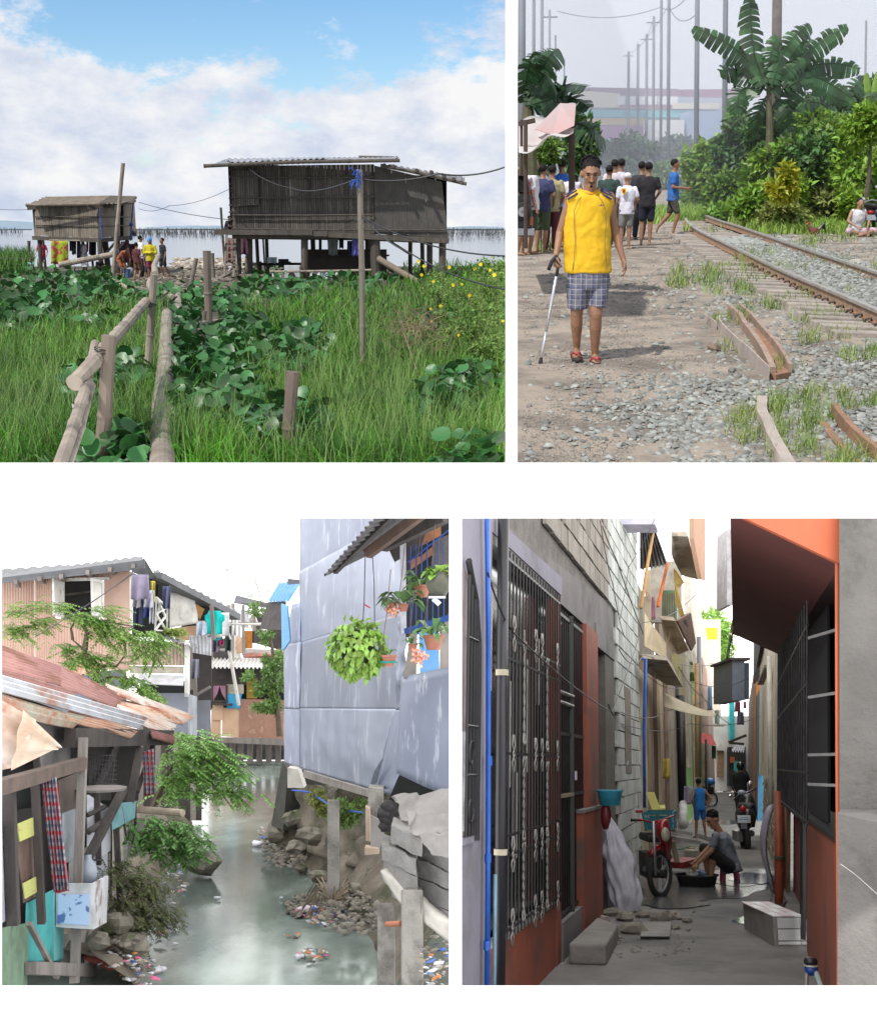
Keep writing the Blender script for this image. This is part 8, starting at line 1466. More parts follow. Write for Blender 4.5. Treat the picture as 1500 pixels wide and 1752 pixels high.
 pipe('blue water pipe going down the end of the block wall',[LL(1096,1127,16.6),LL(1104,1128,16.6),LL(1101,1250,16.6),LL(1102,1382,16.6)],.022,bp);pipe('orange pole leaning against the left balcony',[LL(1141,965,21),LL(1125,1037,19)],.028,mat('orange_pole',(.6,.14,.03)));pipe('long bamboo pole leaning at the end of the block wall',[LL(1121,885,18),LL(1108,960,17),LL(1096,1040,16)],.025,mat('bamboo_orange',(.45,.26,.10),(.36,.2,.08)))
 pipe('tall orange-brown pole standing in the alley',[LL(1191,1135,38),LL(1192,1330,38)],.065,MATS['bamboo_orange']);pipe('grey steel pole behind the cloth awning',[LL(1195,1090,40),LL(1196,1330,40)],.07,mat('steel_pole',(0,0,0)));pipe('black round post at the middle of the left doors',[LL(1163,1190,27),LL(1168,1400,27)],.10,blk);pipe('white pipe base at the foot of the black post',[LL(1168,1376,26),LL(1168,1412,25)],.09,mat('pvc_white',(.6,.6,.6)));pipe('thin dark post in front of the green gate',[LL(1207,1265,34),LL(1208,1370,34)],.035,blk)
 t=thing('red_awning','red domed shop awning far down on the left','awning',LL(1208,1270,42));put('cover',MB().hexa([LL(1196,1271,42),LL(1226,1276,42),LL(1222,1273,45),LL(1196,1270,45),LL(1196,1254,44),LL(1213,1256,43.5),LL(1215,1256,45),LL(1198,1254,45)]),mat('red_canvas',(.36,.03,.025),rough=.8),t);bx('green_cloth',1217,1224,1276,1298,44,.3,mat('green_canvas',(.02,.14,.05)),t)
 g=thing('flag','yellow printed banner cloth hanging from the upper left balcony','banner',LL(1160,1060,22));yb=mat('banner_yellow',(.75,.52,.03),(.7,.6,.35),scale=4,trans=.2)
 put('cloth',MB().poly([LL(1152,972,21),LL(1169,996,21),LL(1160,1005,21.2),LL(1163,1028,21.5),LL(1171,1056,22),LL(1165,1059,22),LL(1155,1030,21.5),LL(1153,1000,21)],(.02,.03,0)),yb,g)
 t=thing('bucket','turquoise plastic tub on the ledge beside the recess','tub',LL(1042,1378,12.2));put('tub',MB().lathe([(.1,0),(.125,.13),(.14,.14),(.136,.15),(.12,.135),(.09,.02)],LL(1043,1378,12.2),22),mat('cyan_plastic',(.05,.42,.6),rough=.35),t,smooth=True);put('rim',MB().lathe([(.14,.138),(.144,.152)],LL(1043,1378,12.2),22),MATS['cyan_plastic'],t)
 one('plastic_bag','dark red plastic bag hanging above the white sack','bag',MB().ell(LL(1036,1395,12.2),(.055,.05,.14),12,None,.12),mat('red_bag',(.14,.015,.02),rough=.35),smooth=True)
 def sack(u,v):a=u*2*PI;z=v*.98;r=.17*(1-.15*v)*(1.0 if v<.62 else 1-(v-.62)*2.0)*(.75+.25*min(1,v*8));p=LL(1071,1558,13.3)+Vector((-.27*v**1.3*.6,.1*v,z));return p+Vector((math.cos(a)*r*(1+.1*math.sin(3*a+4*v)),math.sin(a)*r*.8,0))+Vector((math.cos(a),math.sin(a),0))*(.05*noise.noise(Vector((math.cos(a)*2.2,v*5,math.sin(a)*2.2)))+.03*abs(noise.noise(Vector((math.cos(a)*6,v*3,math.sin(a)*6))))-.012*abs(math.sin(a*6+v*5)))
 one('sack','tall white woven plastic sack leaning by the rubble','sack',MB().grid(sack,64,40),mat('white_sack',(.62,.61,.68),(.5,.49,.57),scale=5,rough=.5,bump=.5,bscale=10,trans=.2),smooth=True)
 LM=lambda x,y,d:LL(x,y,d*1.062)
 t=thing('red_motorbike','red motorbike front with a spoked silver wheel leaning toward the viewer','motorbike',DD.G(1128,1533));t.name='motorbike';tyre=MATS['tyre'];al=mat('wheel_silver',(.45,.46,.48),rough=.3,metal=.7);rd=mat('bike_red',(.30,.015,.02),rough=.25,coat=.5);wc=LM(1128,1495,13.95);Rw=.278
 ex,ez=Vector((.62,.78,0)),Vector((0,0,1));ring=lambda R,o=0:[wc+ex*math.cos(a)*R+ez*math.sin(a)*R+Vector((o,0,0))for a in np.linspace(0,2*PI,37)]
 wh=put('wheel',MB().tube(ring(Rw-.025),.036,10,cap=False),tyre,t,smooth=True);put('rim',MB().tube(ring(Rw-.065),.016,8,cap=False),al,wh,smooth=True);put('hub',MB().tube([wc-Vector((.06,-.05,0)),wc+Vector((.06,-.05,0))],.05,12),tyre,wh)
 b=MB()
 for i in range(3):a=i*2.09+.5;b.beam(wc,wc+(ex*math.cos(a)+ez*math.sin(a))*(Rw-.07),.04,.025)
 put('spokes',b,al,wh);fk=lambda x0,y0,x1,y1,dd=13.9:MB().tube([LM(x0,y0,dd),LM((x0+x1)/2,(y0+y1)/2,dd-.05),LM(x1,y1,dd)],.017,8)
 put('fork',fk(1117,1405,1121,1498,13.75),al,t,smooth=True);put('fork',fk(1136,1440,1137,1498,14.1),al,t);put('fairing',MB().loft([(LM(1140,1470,14.1),.03,.05,None),(LM(1139,1445,14),.06,.06,None),(LM(1134,1425,13.9),.095,.08,None),(LM(1132,1408,13.9),.08,.07,None),(LM(1136,1402,13.9),.04,.05,None)],14),rd,t,smooth=True);put('headlight',MB().ell(LM(1138,1428,13.82),(.055,.03,.085),14),mat('headlight_glass',(.42,.42,.30),rough=.15),t,smooth=True)
 put('fender',MB().tube([wc+ex*math.cos(a)*(Rw+.03)+ez*math.sin(a)*(Rw+.03)for a in np.linspace(.6,2.3,8)],.045,8),rd,t,smooth=True);put('leg_shield',MB().hexa([LM(1134,1500,14.3),LM(1142,1498,14.3),LM(1142,1498,14.35),LM(1134,1500,14.35),LM(1132,1440,14.1),LM(1150,1432,14.2),LM(1150,1432,14.25),LM(1132,1440,14.15)]),rd,t);put('handlebar',MB().tube([LM(1080,1403,13.7),LM(1098,1403,13.8),LM(1115,1407,13.9),LM(1135,1402,14.0),LM(1152,1396,14.2)],.012,7),rd,t);put('grip',MB().tube([LM(1080,1403,13.7),LM(1096,1403,13.8)],.017,8),blk,t);put('mirror',MB().box(LM(1093,1388,13.9),(.09,.03,.04)),rd,t,bevel=.008)
 put('engine',MB().box(LM(1112,1478,14.4),(.2,.5,.3)).ell(LM(1103,1490,14.2),(.06,.06,.06),8),mat('engine_dark',(.03,.03,.032),rough=.5),t);put('seat',MB().box(LM(1112,1432,14.7),(.2,.6,.1)),MATS['seat_black'],t,bevel=.03)
 tb=mat('teal_crate',(.01,.13,.17),rough=.5);c=thing('crate','dark teal plastic crate carried behind the red motorbike','crate',LM(1126,1420,14.6));a=[LM(1099,1392,14.5),LM(1150,1392,14.5),LM(1155,1388,15.0),LM(1106,1388,15.0)];lo=[p+Vector((0,0,-.2))+(Vector((LM(1127,1392,14.7).x,14.7,0))-Vector((p.x,p.y,0)))*.12 for p in a]
 for i in range(4):
  j=(i+1)%4;put('rim',MB().beam(a[i],a[j],.02,.03),tb,c);put('side',MB().beam(lo[i].lerp(a[i],.25),lo[j].lerp(a[j],.25),.012,.09),tb,c);put('side',MB().beam(lo[i].lerp(a[i],.65),lo[j].lerp(a[j],.65),.012,.03),tb,c);put('corner',MB().beam(lo[i],a[i],.02,.03),tb,c)
 put('bottom',MB().poly(lo,(0,0,.01)),tb,c)
 ch=thing('chair','yellow plastic chair tilted against the left wall','chair',LL(1120,1388,18.5));yl=mat('chair_yellow',(.42,.40,.08),(.34,.33,.08),rough=.5);put('backrest',MB().poly([LL(1104,1355,18.5),LL(1117,1355,18.5),LL(1128,1384,18.4),LL(1116,1388,18.4)],(.02,.03,0)),yl,ch);put('seat',MB().poly([LL(1116,1388,18.3),LL(1138,1386,18.6),LL(1136,1380,18.9),LL(1120,1381,18.8)],(0,0,.03)),yl,ch)
 for x in(1118,1137):put('leg',MB().beam(LL(x,1387,18.4),LL(x+1,1420,18.4),.04,.04),yl,ch)
 pl=mat('wood_offcut',(.30,.27,.17),bump=.4)
 for x0,y0,x1,y1,d,nm in((1150,1433,1192,1440,17.6,'flat concrete paving slab behind the bucket'),(1150,1420,1178,1426,19.5,'broken paving slab at the kerb'),(1196,1430,1212,1436,18.2,'cracked flagstone near the child'),(1150,1440,1158,1475,15.9,'yellow-green board leaning by the bins')):one('slab',nm,'slab',MB().beam(LL(x0,y0,d),LL(x1,y1,d),.5 if x1-x0>12 else.06,.05),pl if 'yellow' in nm else cs)
 w2=mat('bucket_cream',(.55,.52,.45),rough=.4);t=thing('bucket','cream bucket with a red lining behind the basin','bucket',DD.G(1184,1488));put('body',MB().lathe([(.1,0),(.115,.25),(.13,.26),(.13,.3),(.11,.3),(.1,.05)],DD.G(1184,1486),22),w2,t,smooth=True);put('lid_rim',MB().lathe([(.11,.3),(.12,.315),(.08,.32)],DD.G(1184,1486),20),mat('bucket_red',(.40,.03,.03),rough=.4),t)
 one('crate','dark red plastic tray beside the cream bucket','tray',MB().beam(LL(1150,1480,16.2),LL(1178,1472,16.6),.3,.08),mat('tray_red',(.22,.02,.02),rough=.5));one('hose','green hose coiled over the cream bucket','hose',MB().tube([LL(1150,1453,16.4),LL(1165,1453,16.2),LL(1180,1448,16),LL(1192,1450,16),LL(1188,1453,15.9)],.008,6),mat('green_hose',(.03,.36,.2),rough=.4))
 t=thing('basin','wide black washing basin full of dishes','basin',DD.G(1192,1520));c=DD.G(1192,1516);R=.272;put('tub',MB().lathe([(R*.84,0),(R*.98,.13),(R*1.05,.135),(R*1.05,.15),(R*.95,.145),(R*.82,.03)],c,32),mat('black_rubber',(0,0,0)),t,smooth=True)
 put('suds_water',MB().lathe([(R*.95,.115),(R*.95,.12)],c,28),mat('suds',(.3,.31,.32),(.5,.5,.5),scale=20,rough=.25),t)
 for i in range(12):a=random.uniform(0,6.28);r=random.uniform(.03,.19);p=c+Vector((math.cos(a)*r,math.sin(a)*r,.14));put('dish',MB().lathe([(.025,0),(.05,.035),(.052,.035),(.02,.004)],p,12,Euler((random.uniform(-1,1),random.uniform(-1,1),0))),mat('dish_white',(.6,.6,.58),rough=.3)if i%3 else mat('dish_blue',(.12,.2,.32),rough=.3),t,smooth=True)
 t=thing('stool','small pink plastic stool under the squatting man','stool',DD.G(1248,1511));p=DD.G(1248,1508);pm=mat('pink_plastic',(.42,.05,.16),rough=.4);put('seat',MB().box(p+Vector((0,0,.19)),(.22,.2,.03)),pm,t,bevel=.01)
 for sx in(-1,1):
  for sy in(-1,1):put('leg',MB().beam(p+Vector((sx*.1,sy*.09,0)),p+Vector((sx*.085,sy*.08,.18)),.04,.03),pm,t,bevel=.004)
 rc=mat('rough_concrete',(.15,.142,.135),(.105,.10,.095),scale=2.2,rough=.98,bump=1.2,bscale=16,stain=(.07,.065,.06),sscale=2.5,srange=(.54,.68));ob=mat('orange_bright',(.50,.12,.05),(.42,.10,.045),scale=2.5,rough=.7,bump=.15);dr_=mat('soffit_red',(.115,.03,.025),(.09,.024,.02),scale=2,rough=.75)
 t=thing('wall','rough grey rendered wall at the right edge','wall',LL(1470,1686,6.5));bx('render',1435,1640,872,1760,6.4,.12,rc,t,.40)
 P=[LL(1432,1740,6.15),LL(1640,1740,5.6),LL(1640,1740,6.38),LL(1437,1740,6.38),LL(1432,1392,6.15),LL(1640,1440,5.6),LL(1640,1385,6.38),LL(1437,1385,6.38)];one('concrete_ledge','low concrete ledge with a pale scratch at the bottom right','ledge',MB().hexa(P),rc);one('chalk_mark','thin pale scratch line across the concrete ledge','mark',MB().tube([LL(1437,1478,6.12),LL(1462,1496,6.04),LL(1480,1512,5.98),LL(1500,1530,5.92)],.0014,4),mat('chalk',(.6,.58,.55)))
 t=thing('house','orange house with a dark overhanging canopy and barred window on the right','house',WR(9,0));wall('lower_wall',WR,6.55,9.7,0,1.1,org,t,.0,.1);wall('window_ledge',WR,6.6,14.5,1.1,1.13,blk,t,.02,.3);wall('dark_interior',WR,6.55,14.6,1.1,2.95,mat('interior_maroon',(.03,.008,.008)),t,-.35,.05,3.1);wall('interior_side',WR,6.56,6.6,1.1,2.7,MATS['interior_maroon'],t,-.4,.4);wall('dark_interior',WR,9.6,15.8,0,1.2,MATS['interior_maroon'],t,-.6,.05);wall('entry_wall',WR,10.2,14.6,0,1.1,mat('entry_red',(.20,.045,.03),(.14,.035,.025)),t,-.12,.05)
 for z in(1.42,1.62,2.0,2.4):put('bracket',MB().beam(WR(6.95,z,-.2),WR(7.9,z,.1),.012,.02),mat('grey_bracket',(.3,.3,.3)),t)
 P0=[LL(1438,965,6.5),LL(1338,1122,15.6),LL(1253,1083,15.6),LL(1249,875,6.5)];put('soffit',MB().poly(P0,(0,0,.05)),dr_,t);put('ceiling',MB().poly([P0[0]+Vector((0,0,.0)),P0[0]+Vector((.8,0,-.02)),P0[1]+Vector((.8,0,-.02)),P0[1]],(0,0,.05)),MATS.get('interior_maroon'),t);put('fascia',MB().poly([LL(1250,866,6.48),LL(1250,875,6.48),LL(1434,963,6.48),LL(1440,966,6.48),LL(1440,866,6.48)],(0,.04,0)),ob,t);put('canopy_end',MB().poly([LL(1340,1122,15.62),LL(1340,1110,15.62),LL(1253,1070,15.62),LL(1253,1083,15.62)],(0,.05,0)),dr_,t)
 b=MB()
 for i in range(30):u=random.random();x=1275+110*u;y=889+50*u;b.ell(LL(x,y,6.6),(.008,.006,.005),5,None,.3)
 tag(put('chipped_edge',b,mat('chip_grey',(.3,.25,.22)),t),kind='stuff');
 pipe('slim bright orange pipe running down beside the rough wall',[LL(1431,963,6.5),LL(1432,1300,6.5),LL(1434,1690,6.5)],.0115,ob);pipe('thick orange drain pipe in the recess below the barred window',[WR(13.2,1.25,.12),WR(13.0,0,.12)],.052,mat('orange_pipe',(.34,.075,.035),rough=.5))
 one('pipe_clamp','green strap round the thick orange pipe','pipe clamp',MB().tube([WR(13.05,.5,.12),WR(13.05,.53,.12)],.06,12),mat('green_strap',(.06,.09,.06)))
 g=thing('window_grille','projecting black window grille under the right canopy','grille',WR(10,1.2));wall('mesh_back',WR,8.05,14.5,1.14,2.72,mat('grille_dark',(.01,.01,.014)),g,-.05,.02,2.92)
 for i in range(19):d=8.05+i*.35;put('bar',MB().tube([WR(d,1.12,.1),WR(d,2.72+(d-6.6)*.028,.1)],.009,5),mat('iron_sheen',(.025,.025,.03),(.06,.055,.055),scale=9,rough=.45,spec=.6),g)  # lighter mottling in the bar colour stands in for sheen
 for z in(1.15,1.5,2.1,2.5):put('rail',MB().beam(WR(8.0,z,.1),WR(14.4,z,.1),.014,.02),blk,g)
 for z in(.75,.1):put('door_bar',MB().beam(WR(9.9,z*.1,.02),WR(9.9,1.1,.02),.03,.05),blk,g)if z>.5 else put('door_bar',MB().beam(WR(10.4,0,.0),WR(10.4,1.1,.0),.03,.05),blk,g)
 t=thing('tiled_step','block step covered with white and pinkish tiles at the foot of the orange wall','step',DD.G(1350,1620));a,b_=DD.G(1330,1620),DD.G(1380,1620);e=Vector((.03,1.15,0));h=Vector((0,0,.25));a2=a+Vector((-.03,0,0));put('core',MB().hexa([a2,b_,b_+e,a2+e,a2+h*.97,b_+h*.97,b_+e+h*.97,a2+e+h*.97]),cs,t)
 tw,tp=mat('tile_white',(.50,.49,.50),(.42,.41,.42),rough=.35,rnd=.1),mat('tile_pink',(.42,.32,.33),(.34,.27,.29),rough=.4,rnd=.15)
 for i in range(3):
  x0,x1=(a.x,a.x+.185,a.x+.005)[i]if i<2 else a.x,None
 W_=b_.x-a.x
 for u0,u1,z0,z1 in((.02,.78,.02,.045),(.8,.98,.02,.045),(.02,.78,.055,.145),(.8,.98,.055,.145),(.02,.78,.155,.24),(.8,.98,.155,.24)):put('tile',MB().box((a.x+W_*(u0+u1)/2,a.y-.006,(z0+z1)/2),(W_*(u1-u0),.012,z1-z0)),tw,t,bevel=.002)
 for i in range(3):
  for j in range(4):put('tile',MB().box((a2.x+.045+.095*i,a.y+.14+.28*j,.252),(.088,.265,.012)),tp if(i+j)%2 else tw,t,bevel=.002)
 t=thing('water_meter','black and blue water meter on a pale pipe at the bottom right','water meter',DD.G(1388,1688));mp=LL(1387,1660,8.1);put('cap',MB().lathe([(.042,.035),(.044,.06),(.036,.075),(.03,.08)],mp,18),blk,t,smooth=True);put('ring',MB().lathe([(.045,.025),(.045,.035)],mp,18),w2,t);put('body',MB().lathe([(.025,-.03),(.042,-.01),(.044,.025)],mp,18),mat('meter_blue',(.01,.05,.25),rough=.4),t,smooth=True);put('pipe',MB().tube([mp+Vector((-.03,0,-.01)),LL(1378,1700,8.1)],.014,8),sc,t);put('pipe',MB().tube([mp+Vector((.03,0,-.01)),LL(1405,1692,7.7)],.016,8),mat('pipe_paleteal',(.3,.38,.38)),t)
 t=thing('house','whitewashed and stone-clad house front on the right beyond the canopy','house',WR(20,0));ww=mat('whitewash',(.62,.57,.48),(.5,.45,.37),scale=1.5,bump=.5,stain=(.28,.2,.14),sscale=1.3,srange=(.58,.66));wall('wall',WR,17.6,33,1.3,4.2,ww,t,.0,.1);wall('pilaster',WR,15.6,17.5,0,3.6,mat('worn_cream',(.45,.42,.36),(.33,.3,.25),stain=(.2,.17,.13)),t,.04,.1);wall('stone_core',WR,17.6,26,0,1.3,mort,t,-.005,.1)
 for i,(a,b_)in enumerate(((14.3,14.95),(14.95,15.3),(15.3,15.6))):wall('board',WR,a,b_-.01,0,2.9-i*.2,mat(('rust_board','brown_board','grey_board')[i],((.3,.16,.08),(.18,.12,.08),(.22,.22,.2))[i],stain=(.1,.08,.07)),t,-.02+i*.02,.05)
 sm=mat('veneer_stone',(.38,.33,.25),(.26,.22,.17),scale=8,bump=.6,rnd=.3)
 for r in range(13):
  for c in range(18):
   d=17.75+c*.45+(r%2)*.2;wall('stone',WR,d,d+.4+random.uniform(-.03,.03),r*.1+.01,r*.1+.09,sm,t,random.uniform(.012,.035),.03)
 put('awning_bracket',MB().beam(LL(1300,1170,24),LL(1313,1140,21),.12,.05),MATS['weathered_timber'],t);pipe('white vertical pipe on the whitewashed house',[LL(1315,1122,19),LL(1318,1380,19)],.04,mat('pvc_cream',(.6,.58,.5)))
 t=thing('house','narrow far right fronts with an orange post and a blue door','house',WR(36,0));wall('wall',WR,33,36,0,3.6,mat('post_blue',(.06,.2,.34)),t,.02,.2);wall('wall',WR,36,41,0,4,mat('post_orange',(.4,.14,.03)),t,.05,.2);wall('wall',WR,41,70,0,5,mat('dark_front',(.10,.09,.085),(.2,.16,.12),scale=.6),t,.02,.2);wall('upper',WR,27,40,4.2,5.6,mat('dark_panel',(0,0,0)),t,.1,.2)
 t=thing('water_tank','blue-grey water tank box mounted high on the right wall','tank',LL(1265,1200,30));bx('tank',1252,1273,1129,1198,29,2,mat('tank_grey',(.14,.17,.21),(.11,.13,.17),rough=.5),t,0);bx('tank_side',1273.3,1281,1134,1196,29.05,1.9,mat('tank_dark',(.08,.1,.13)),t,0);bx('tank_lid',1249,1283,1125,1129,28.9,2.2,MATS['dark_timber'],t,0)
 one('sack','lilac-grey woven sheet bundled against the right wall','sack',MB().grid(lambda u,v:WR(14.2+2.2*u,.02+1.05*v*(1-.1*u),.15+.12*math.sin(v*3)+.02*math.sin(u*25)),24,8,(.03,0,0)),mat('sack_lilac',(.34,.31,.38),(.27,.25,.31),bump=.5,rough=.6),smooth=True)
 b=MB()
 for i in range(15):x=1252+random.gauss(0,2);b.tube([LL(1257+random.uniform(-3,2),1030,26),LL(x,1075,28),LL(1247+random.uniform(-6,8),1128,30)],.006,3)
 stuff('cables','tangle of black cables hanging down beside the right canopy','cables',b,blk);bx('far_block',1243,1252,905,1035,26,1,mat('block_strip',(.36,.35,.36),(.25,.24,.25)),thing('wall','sliver of upper block wall left of the canopy','wall',LL(1247,1035,26)),0)
 t=thing('house','pale house closing the far end of the alley with a wooden door','house',LL(1240,1355,70));wt=mat('end_white',(.75,.74,.70),(.6,.58,.54),scale=.8,stain=(.4,.37,.33),sscale=.8,srange=(.6,.7));bx('wall',1200,1300,1225,1353,70,1,wt,t,0);bx('wall',1180,1232,1060,1230,72,1,mat('end_tan',(.5,.44,.36),(.62,.58,.5),scale=.5),t,0);bx('door',1226,1238,1284,1330,69.7,.2,mat('door_brown',(.36,.26,.17),(.26,.18,.12)),t,0);bx('lintel',1222,1240,1279,1284,69.4,.5,wt,t,0);bx('teal_wall',1248,1256,1195,1266,69.6,.3,mat('teal_wall',(.05,.45,.48)),t,0);bx('shop_front',1246,1275,1278,1345,69.5,.4,mat('shop_dark',(.04,.04,.035)),t,0);bx('shop_goods',1256,1262,1302,1322,69.2,.2,mat('teal_wall',(0,0,0)),t,0);bx('shop_goods',1250,1256,1295,1305,69.2,.2,ob,t,0)
 for x0,x1,y0,y1,c in((1225,1230,1215,1240,(.2,.28,.26)),(1232,1243,1180,1205,(.6,.58,.52)),(1210,1222,1110,1135,(.66,.6,.5)),(1198,1240,1238,1243,(.55,.52,.46))):bx('window' if y1-y0>8 else 'ledge',x0,x1,y0,y1,69.0,.5,mat('far_%d'%x0,c),t,0)
 t=thing('awning','pale striped far awning over the right shop','awning',LL(1262,1278,55));b=MB();corr(b,LL(1250,1285,54),LL(1272,1286,54),LL(1256,1274,58),LL(1274,1272,58),5,.05,2);put('cover',b,mat('awning_pale',(.5,.52,.56)),t);put('frame',MB().beam(LL(1246,1270,50),LL(1276,1258,50),.1,.1).beam(LL(1247,1271,50),LL(1272,1273,50),.1,.1),MATS['dark_timber'],t)
 shrub('tree','sunlit green tree rising beyond the end of the alley',PD,1222,1110,76,34,66,3600,.5,.24,mat('alley_tree',(.28,.48,.10),(.42,.6,.2),scale=.4,rnd=.35,trans=.4),clumps=26);shrub('tree','green tree top between the yellow banner and the cables',PD,1210,1075,74,18,24,900,.45,.2,MATS['alley_tree'],clumps=10)
 one('banner','yellow cloth hanging over the far end of the alley','banner',MB().poly([LL(1207,1074,55),LL(1227,1074,55),LL(1227,1094,55),LL(1210,1094,55)],(0,.05,0)),mat('banner_far',(.85,.62,.05)))
 G=DD.G
 for x0,x1,y0,y1,d,c,nm in((1261,1272,1218,1240,34,(.14,.12,.2),'dark violet shirt hanging below the water tank'),(1257,1266,1200,1218,34,(.3,.05,.1),'wine red shirt hanging below the water tank'),(1272,1276,1200,1212,34,(.5,.06,.08),'small red cloth beside the wine red shirt'),(1180,1187,1150,1165,30,(.06,.12,.03),'green hanging plant cloth on the left poles'),(1210,1217,1175,1215,45,(.2,.35,.6),'blue laundry on a far left balcony'),(1115,1120,1020,1060,19,(.6,.3,.4),'pink curtain strip in the upper left window'),(1134,1146,1298,1332,20,(.55,.42,.1),'yellow and white plastic bag hung on the left door post'),(1170,1182,1345,1376,26,(.36,.34,.44),'lilac sack hanging by the black post')):
  one('cloth',nm,'cloth',MB().grid(lambda u,v:LL(x0+(x1-x0)*u,y0+(y1-y0)*v,d)+Vector((0,.06*math.sin(u*9+v),0)),8,6,(0,.02,0)),mat('d_cloth_%d'%x0,c,tuple(q*.7 for q in c),scale=8),smooth=True)
 for i,(pts,r,s)in enumerate((([WL(6.3,2.6,.06),WL(6.9,2.33,.1),WL(12.4,2.1,.1),LL(1100,1065,17),LL(1165,1040,20),LL(1250,950,24)],.006,.05),([LL(1030,900,12),LL(1055,960,13),LL(1100,1085,16)],.007,.02),([LL(1026,890,12),LL(1048,1000,13),LL(1068,1090,14.5)],.005,.08),([LL(1058,1110,13.5),LL(1100,1120,16),LL(1240,1130,30)],.006,.15),([LL(1040,1205,13),LL(1062,1218,14),LL(1140,1216,20),LL(1250,1175,34)],.007,.1),([LL(1062,1238,15),LL(1180,1238,24),LL(1300,1225,30)],.007,.12),([LL(1100,1150,17),LL(1180,1165,25),LL(1300,1148,22)],.006,.2),([LL(1160,1140,22),LL(1200,1190,30),LL(1250,1240,38)],.008,.1),([LL(1120,887,15),LL(1075,970,15),LL(1060,1060,14.5)],.004,.03))):
  wire('wire',('long cable draped from the drain pipe across the whole left side to the canopy','cable slanting down over the pale block wall','slack cable looping on the block wall','thin cable at canopy slab height across the alley','cable crossing the alley under the concrete canopy','cable crossing the alley above the child','blue-grey cable linking both sides above the awning','cable slanting behind the cloth awning','fine cable hanging by the upper eave')[i],pts,r,blk,s,n=10)
build_D()
def build_D_people():
 G=PD.G;ck=cloth
 loc=G(1240,1513);d=loc.y;H=1.66;Q=lambda x,y,dy=0:tuple((LL(x,y,d+dy)-loc)/H)
 pose=dict(pel=Q(1249,1480),nb=Q(1232,1425,-.05),hd=Q(1219,1403,-.06),shR=Q(1224,1431,-.26),shL=Q(1238,1430,.2),elR=Q(1217,1455,-.33),elL=Q(1213,1450,.05),wrR=Q(1193,1477,-.3),wrL=Q(1192,1470,-.08),haR=Q(1184,1484,-.28),haL=Q(1184,1480,-.1),hiR=Q(1246,1482,-.12),hiL=Q(1246,1482,.12),knR=Q(1220,1462,-.22),knL=Q(1205,1452,.18),anR=Q(1216,1498,-.2),anL=Q(1210,1495,.16),toR=Q(1203,1502,-.25),toL=Q(1198,1500,.12),curlR=(.9,0,0),curlL=(.9,0,0))
 person('young man in a grey mottled t-shirt squatting on a stool and washing dishes',loc,H,0,pose,ck('mottled',(.075,.085,.105),(.22,.24,.27),bump=.4),'tee',ck('black_shorts',(.012,.012,.015)),'short',detail=True,vox=.012,gaze=(-.86,-.3,-.42),sk=0)
 hip=dict(elR=(-.2,.05,.645),wrR=(-.11,.03,.5),elL=(.17,.04,.64),wrL=(.1,-.02,.5),anR=(-.085,.0,.04),anL=(.10,.0,.04),knR=(-.07,-.01,.285),knL=(.07,-.01,.285),hd=(.01,.0,.925))
 bl=ck('blue_kit',(.02,.18,.50),(.015,.15,.44));t,J,E=person('boy in a bright blue sleeveless shirt and shorts standing with his back turned',G(1199,1433),1.28,PI+.3,hip,bl,'tank',ck('blue_kit2',(.015,.13,.42)),'mid',vox=.014)
 put('side_stripe',MB().tube([J['hiR']+Vector((-.07,.03,.02)),J['knR']+Vector((-.065,.02,.08))],.012,6),mat('stripe_white',(.7,.7,.72)),t,local=True)
 b=G(1270,1410);t,J,E=person('rider in a black jacket and helmet bending beside the parked scooter',G(1268,1400),1.72,PI,dict(nb=(.0,.06,.80),hd=(0,.1,.885),elR=(-.17,.03,.62),wrR=(-.14,.12,.52),elL=(.17,.03,.62),wrL=(.14,.12,.5)),ck('black_jacket',(.012,.012,.014)),'long',ck('black_trousers',(.012,.012,.016)),'long',vox=.018,hair=False,fat=1.25)
 put('helmet',MB().ell(E(0,0,.01),(.12,.135,.125),16),mat('helmet_black',(.008,.008,.01),rough=.2),t,local=True,smooth=True)
 for x,y,H,rz,nm,sh,st,pa,pl,pose in((1238,1356,1.5,1.2,'woman in a white top and red shorts bending in the far alley',(.7,.68,.68),'tank',(.5,.02,.03),'mini',dict(nb=(0,-.08,.8),hd=(0,-.13,.88),wrR=(-.1,-.2,.5),wrL=(.1,-.2,.5))),(1250,1352,1.72,.6,'man in a white t-shirt standing at the far end of the alley',(.7,.7,.72),'tee',(.1,.1,.12),'mid',{}),(1256,1354,1.25,.2,'child in a pale vest beside the far brown boxes',(.55,.55,.6),'tank',(.1,.1,.15),'short',{})):
  person(nm,G(x,y),H,rz,pose,ck('far_%d'%x,sh),st,ck('farp_%d'%x,pa),pl,vox=.03)
 for x,y,nm in((1243,1350,'brown carton carried in the far alley'),(1249,1347,'second brown carton behind the first'),(1226,1335,'stack of brown cartons by the far wall')):p=G(x,y+6);one('carton',nm,'box',MB().box(p+Vector((0,0,.3)),(.4,.4,.5)),mat('carton',(.26,.16,.09),(.2,.12,.07)))
 t=thing('scooter','black scooter with a pale number plate parked on the right, seen from behind','scooter',G(1274,1455));p=G(1274,1452);d=p.y;L=lambda x,y,dy=0.0:LL(x,y,d+dy);bk=MATS['bike_black'];ty=MATS['tyre'];am=MATS['chrome_grey']
 put('rear_wheel',MB().tube([L(1274,1434)+Vector((0,math.cos(a)*.22,math.sin(a)*.22))for a in np.linspace(0,2*PI,29)],.055,8,cap=False).tube([L(1270,1434),L(1278,1434)],.1,12),ty,t,smooth=True)
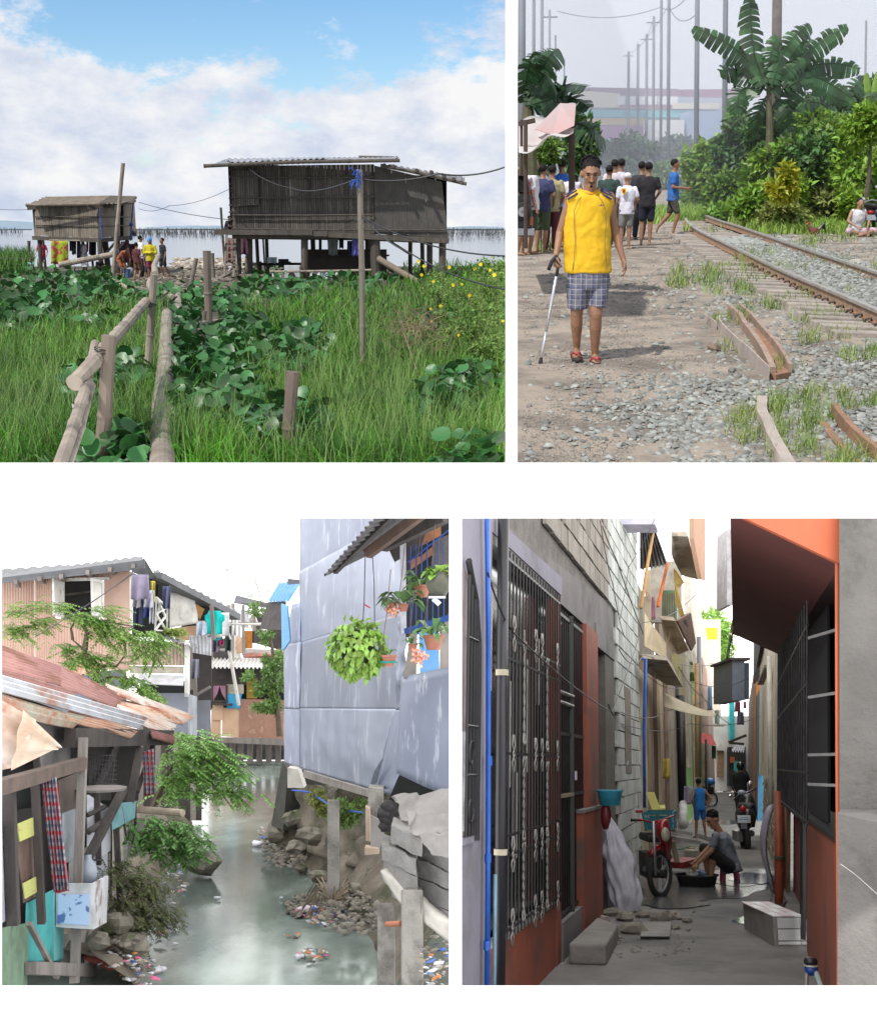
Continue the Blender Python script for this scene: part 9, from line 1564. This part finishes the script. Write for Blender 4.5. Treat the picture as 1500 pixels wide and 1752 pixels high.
 put('tail',MB().loft([(L(1273,1418,0),.10,.14,None),(L(1273,1405,.05),.16,.26,None),(L(1273,1392,.1),.17,.32,None),(L(1273,1383,.15),.14,.3,None)],18),bk,t,smooth=True);put('seat',MB().loft([(L(1274,1384,.2),.13,.3,None),(L(1275,1378,.3),.15,.36,None),(L(1275,1374,.3),.12,.32,None)],16),MATS['seat_black'],t,smooth=True)
 put('tail_light',MB().ell(L(1270.5,1384,-.2),(.065,.04,.06),12),MATS['red_lens'],t,smooth=True);pt=put('number_plate',MB().box(L(1272,1401.5,-.26),(.25,.012,.14)),mat('plate_white',(.68,.74,.80),rough=.4),t,bevel=.006);put('plate_print',MB().box(L(1272,1402,-.268),(.18,.006,.02)).box(L(1272,1398.5,-.268),(.12,.006,.014)),mat('plate_ink',(.25,.33,.48)),pt)
 put('mudguard',MB().box(L(1272,1412,-.2),(.12,.03,.14)),am,t,bevel=.01);put('body',MB().loft([(L(1276,1415,.7),.16,.2,None),(L(1277,1390,.8),.2,.25,None),(L(1277,1368,.9),.15,.15,None),(L(1276,1358,.95),.1,.12,None)],14),bk,t,smooth=True);put('handlebar',MB().tube([L(1255,1368,.8),L(1262,1361,.85),L(1275,1358,.9),L(1288,1351,.95),L(1293,1350,.9)],.018,7),bk,t)
 put('instrument',MB().ell(L(1268,1356,.8),(.09,.05,.05),12),mat('dial',(.35,.38,.5),rough=.2),t,smooth=True)
 for x,y,x2,y2 in((1249,1362,1257,1363),(1283,1342,1281,1352)):put('mirror',MB().ell(L(x,y,.7),(.05,.02,.035 if x<1260 else.07),12),MATS['mirror'],t,smooth=True);put('mirror_stem',MB().tube([L(x,y,.72),L(x2,y2,.8)],.008,5),bk,t)
 put('exhaust',MB().tube([L(1285,1426,-.15),L(1285,1425,.5)],.06,12),bk,t);put('exhaust_cap',MB().tube([L(1285,1426,-.17),L(1285,1426,-.15)],.035,12),mat('engine_dark',(0,0,0)),t);put('engine',MB().box(L(1262,1430,.2),(.14,.4,.2)),am,t,bevel=.02)
 t=thing('motorbike','parked motorbike under a blue cover farther down on the left','motorbike',G(1214,1380));p=G(1214,1380);d=p.y;wc=LL(1215,1368,d);put('wheel',MB().tube([wc+Vector((math.cos(a)*.28,math.cos(a)*.1,math.sin(a)*.28))for a in np.linspace(0,2*PI,25)],.035,8,cap=False),ty,t);put('rim',MB().tube([wc+Vector((math.cos(a)*.2,math.cos(a)*.07,math.sin(a)*.2))for a in np.linspace(0,2*PI,25)],.014,6,cap=False),al_:=MATS['wheel_silver'],t);put('fork',MB().tube([LL(1210,1340,d),LL(1212,1368,d)],.03,7),al_,t)
 put('cover',MB().ell(LL(1213,1338,d),(.22,.3,.16),14,None,.06),mat('cover_blue',(.03,.2,.55),rough=.4),t,smooth=True);put('body',MB().box(LL(1210,1352,d+.3),(.3,.9,.3)),bk,t,bevel=.05)
build_D_people()
bpy.context.view_layer.update()
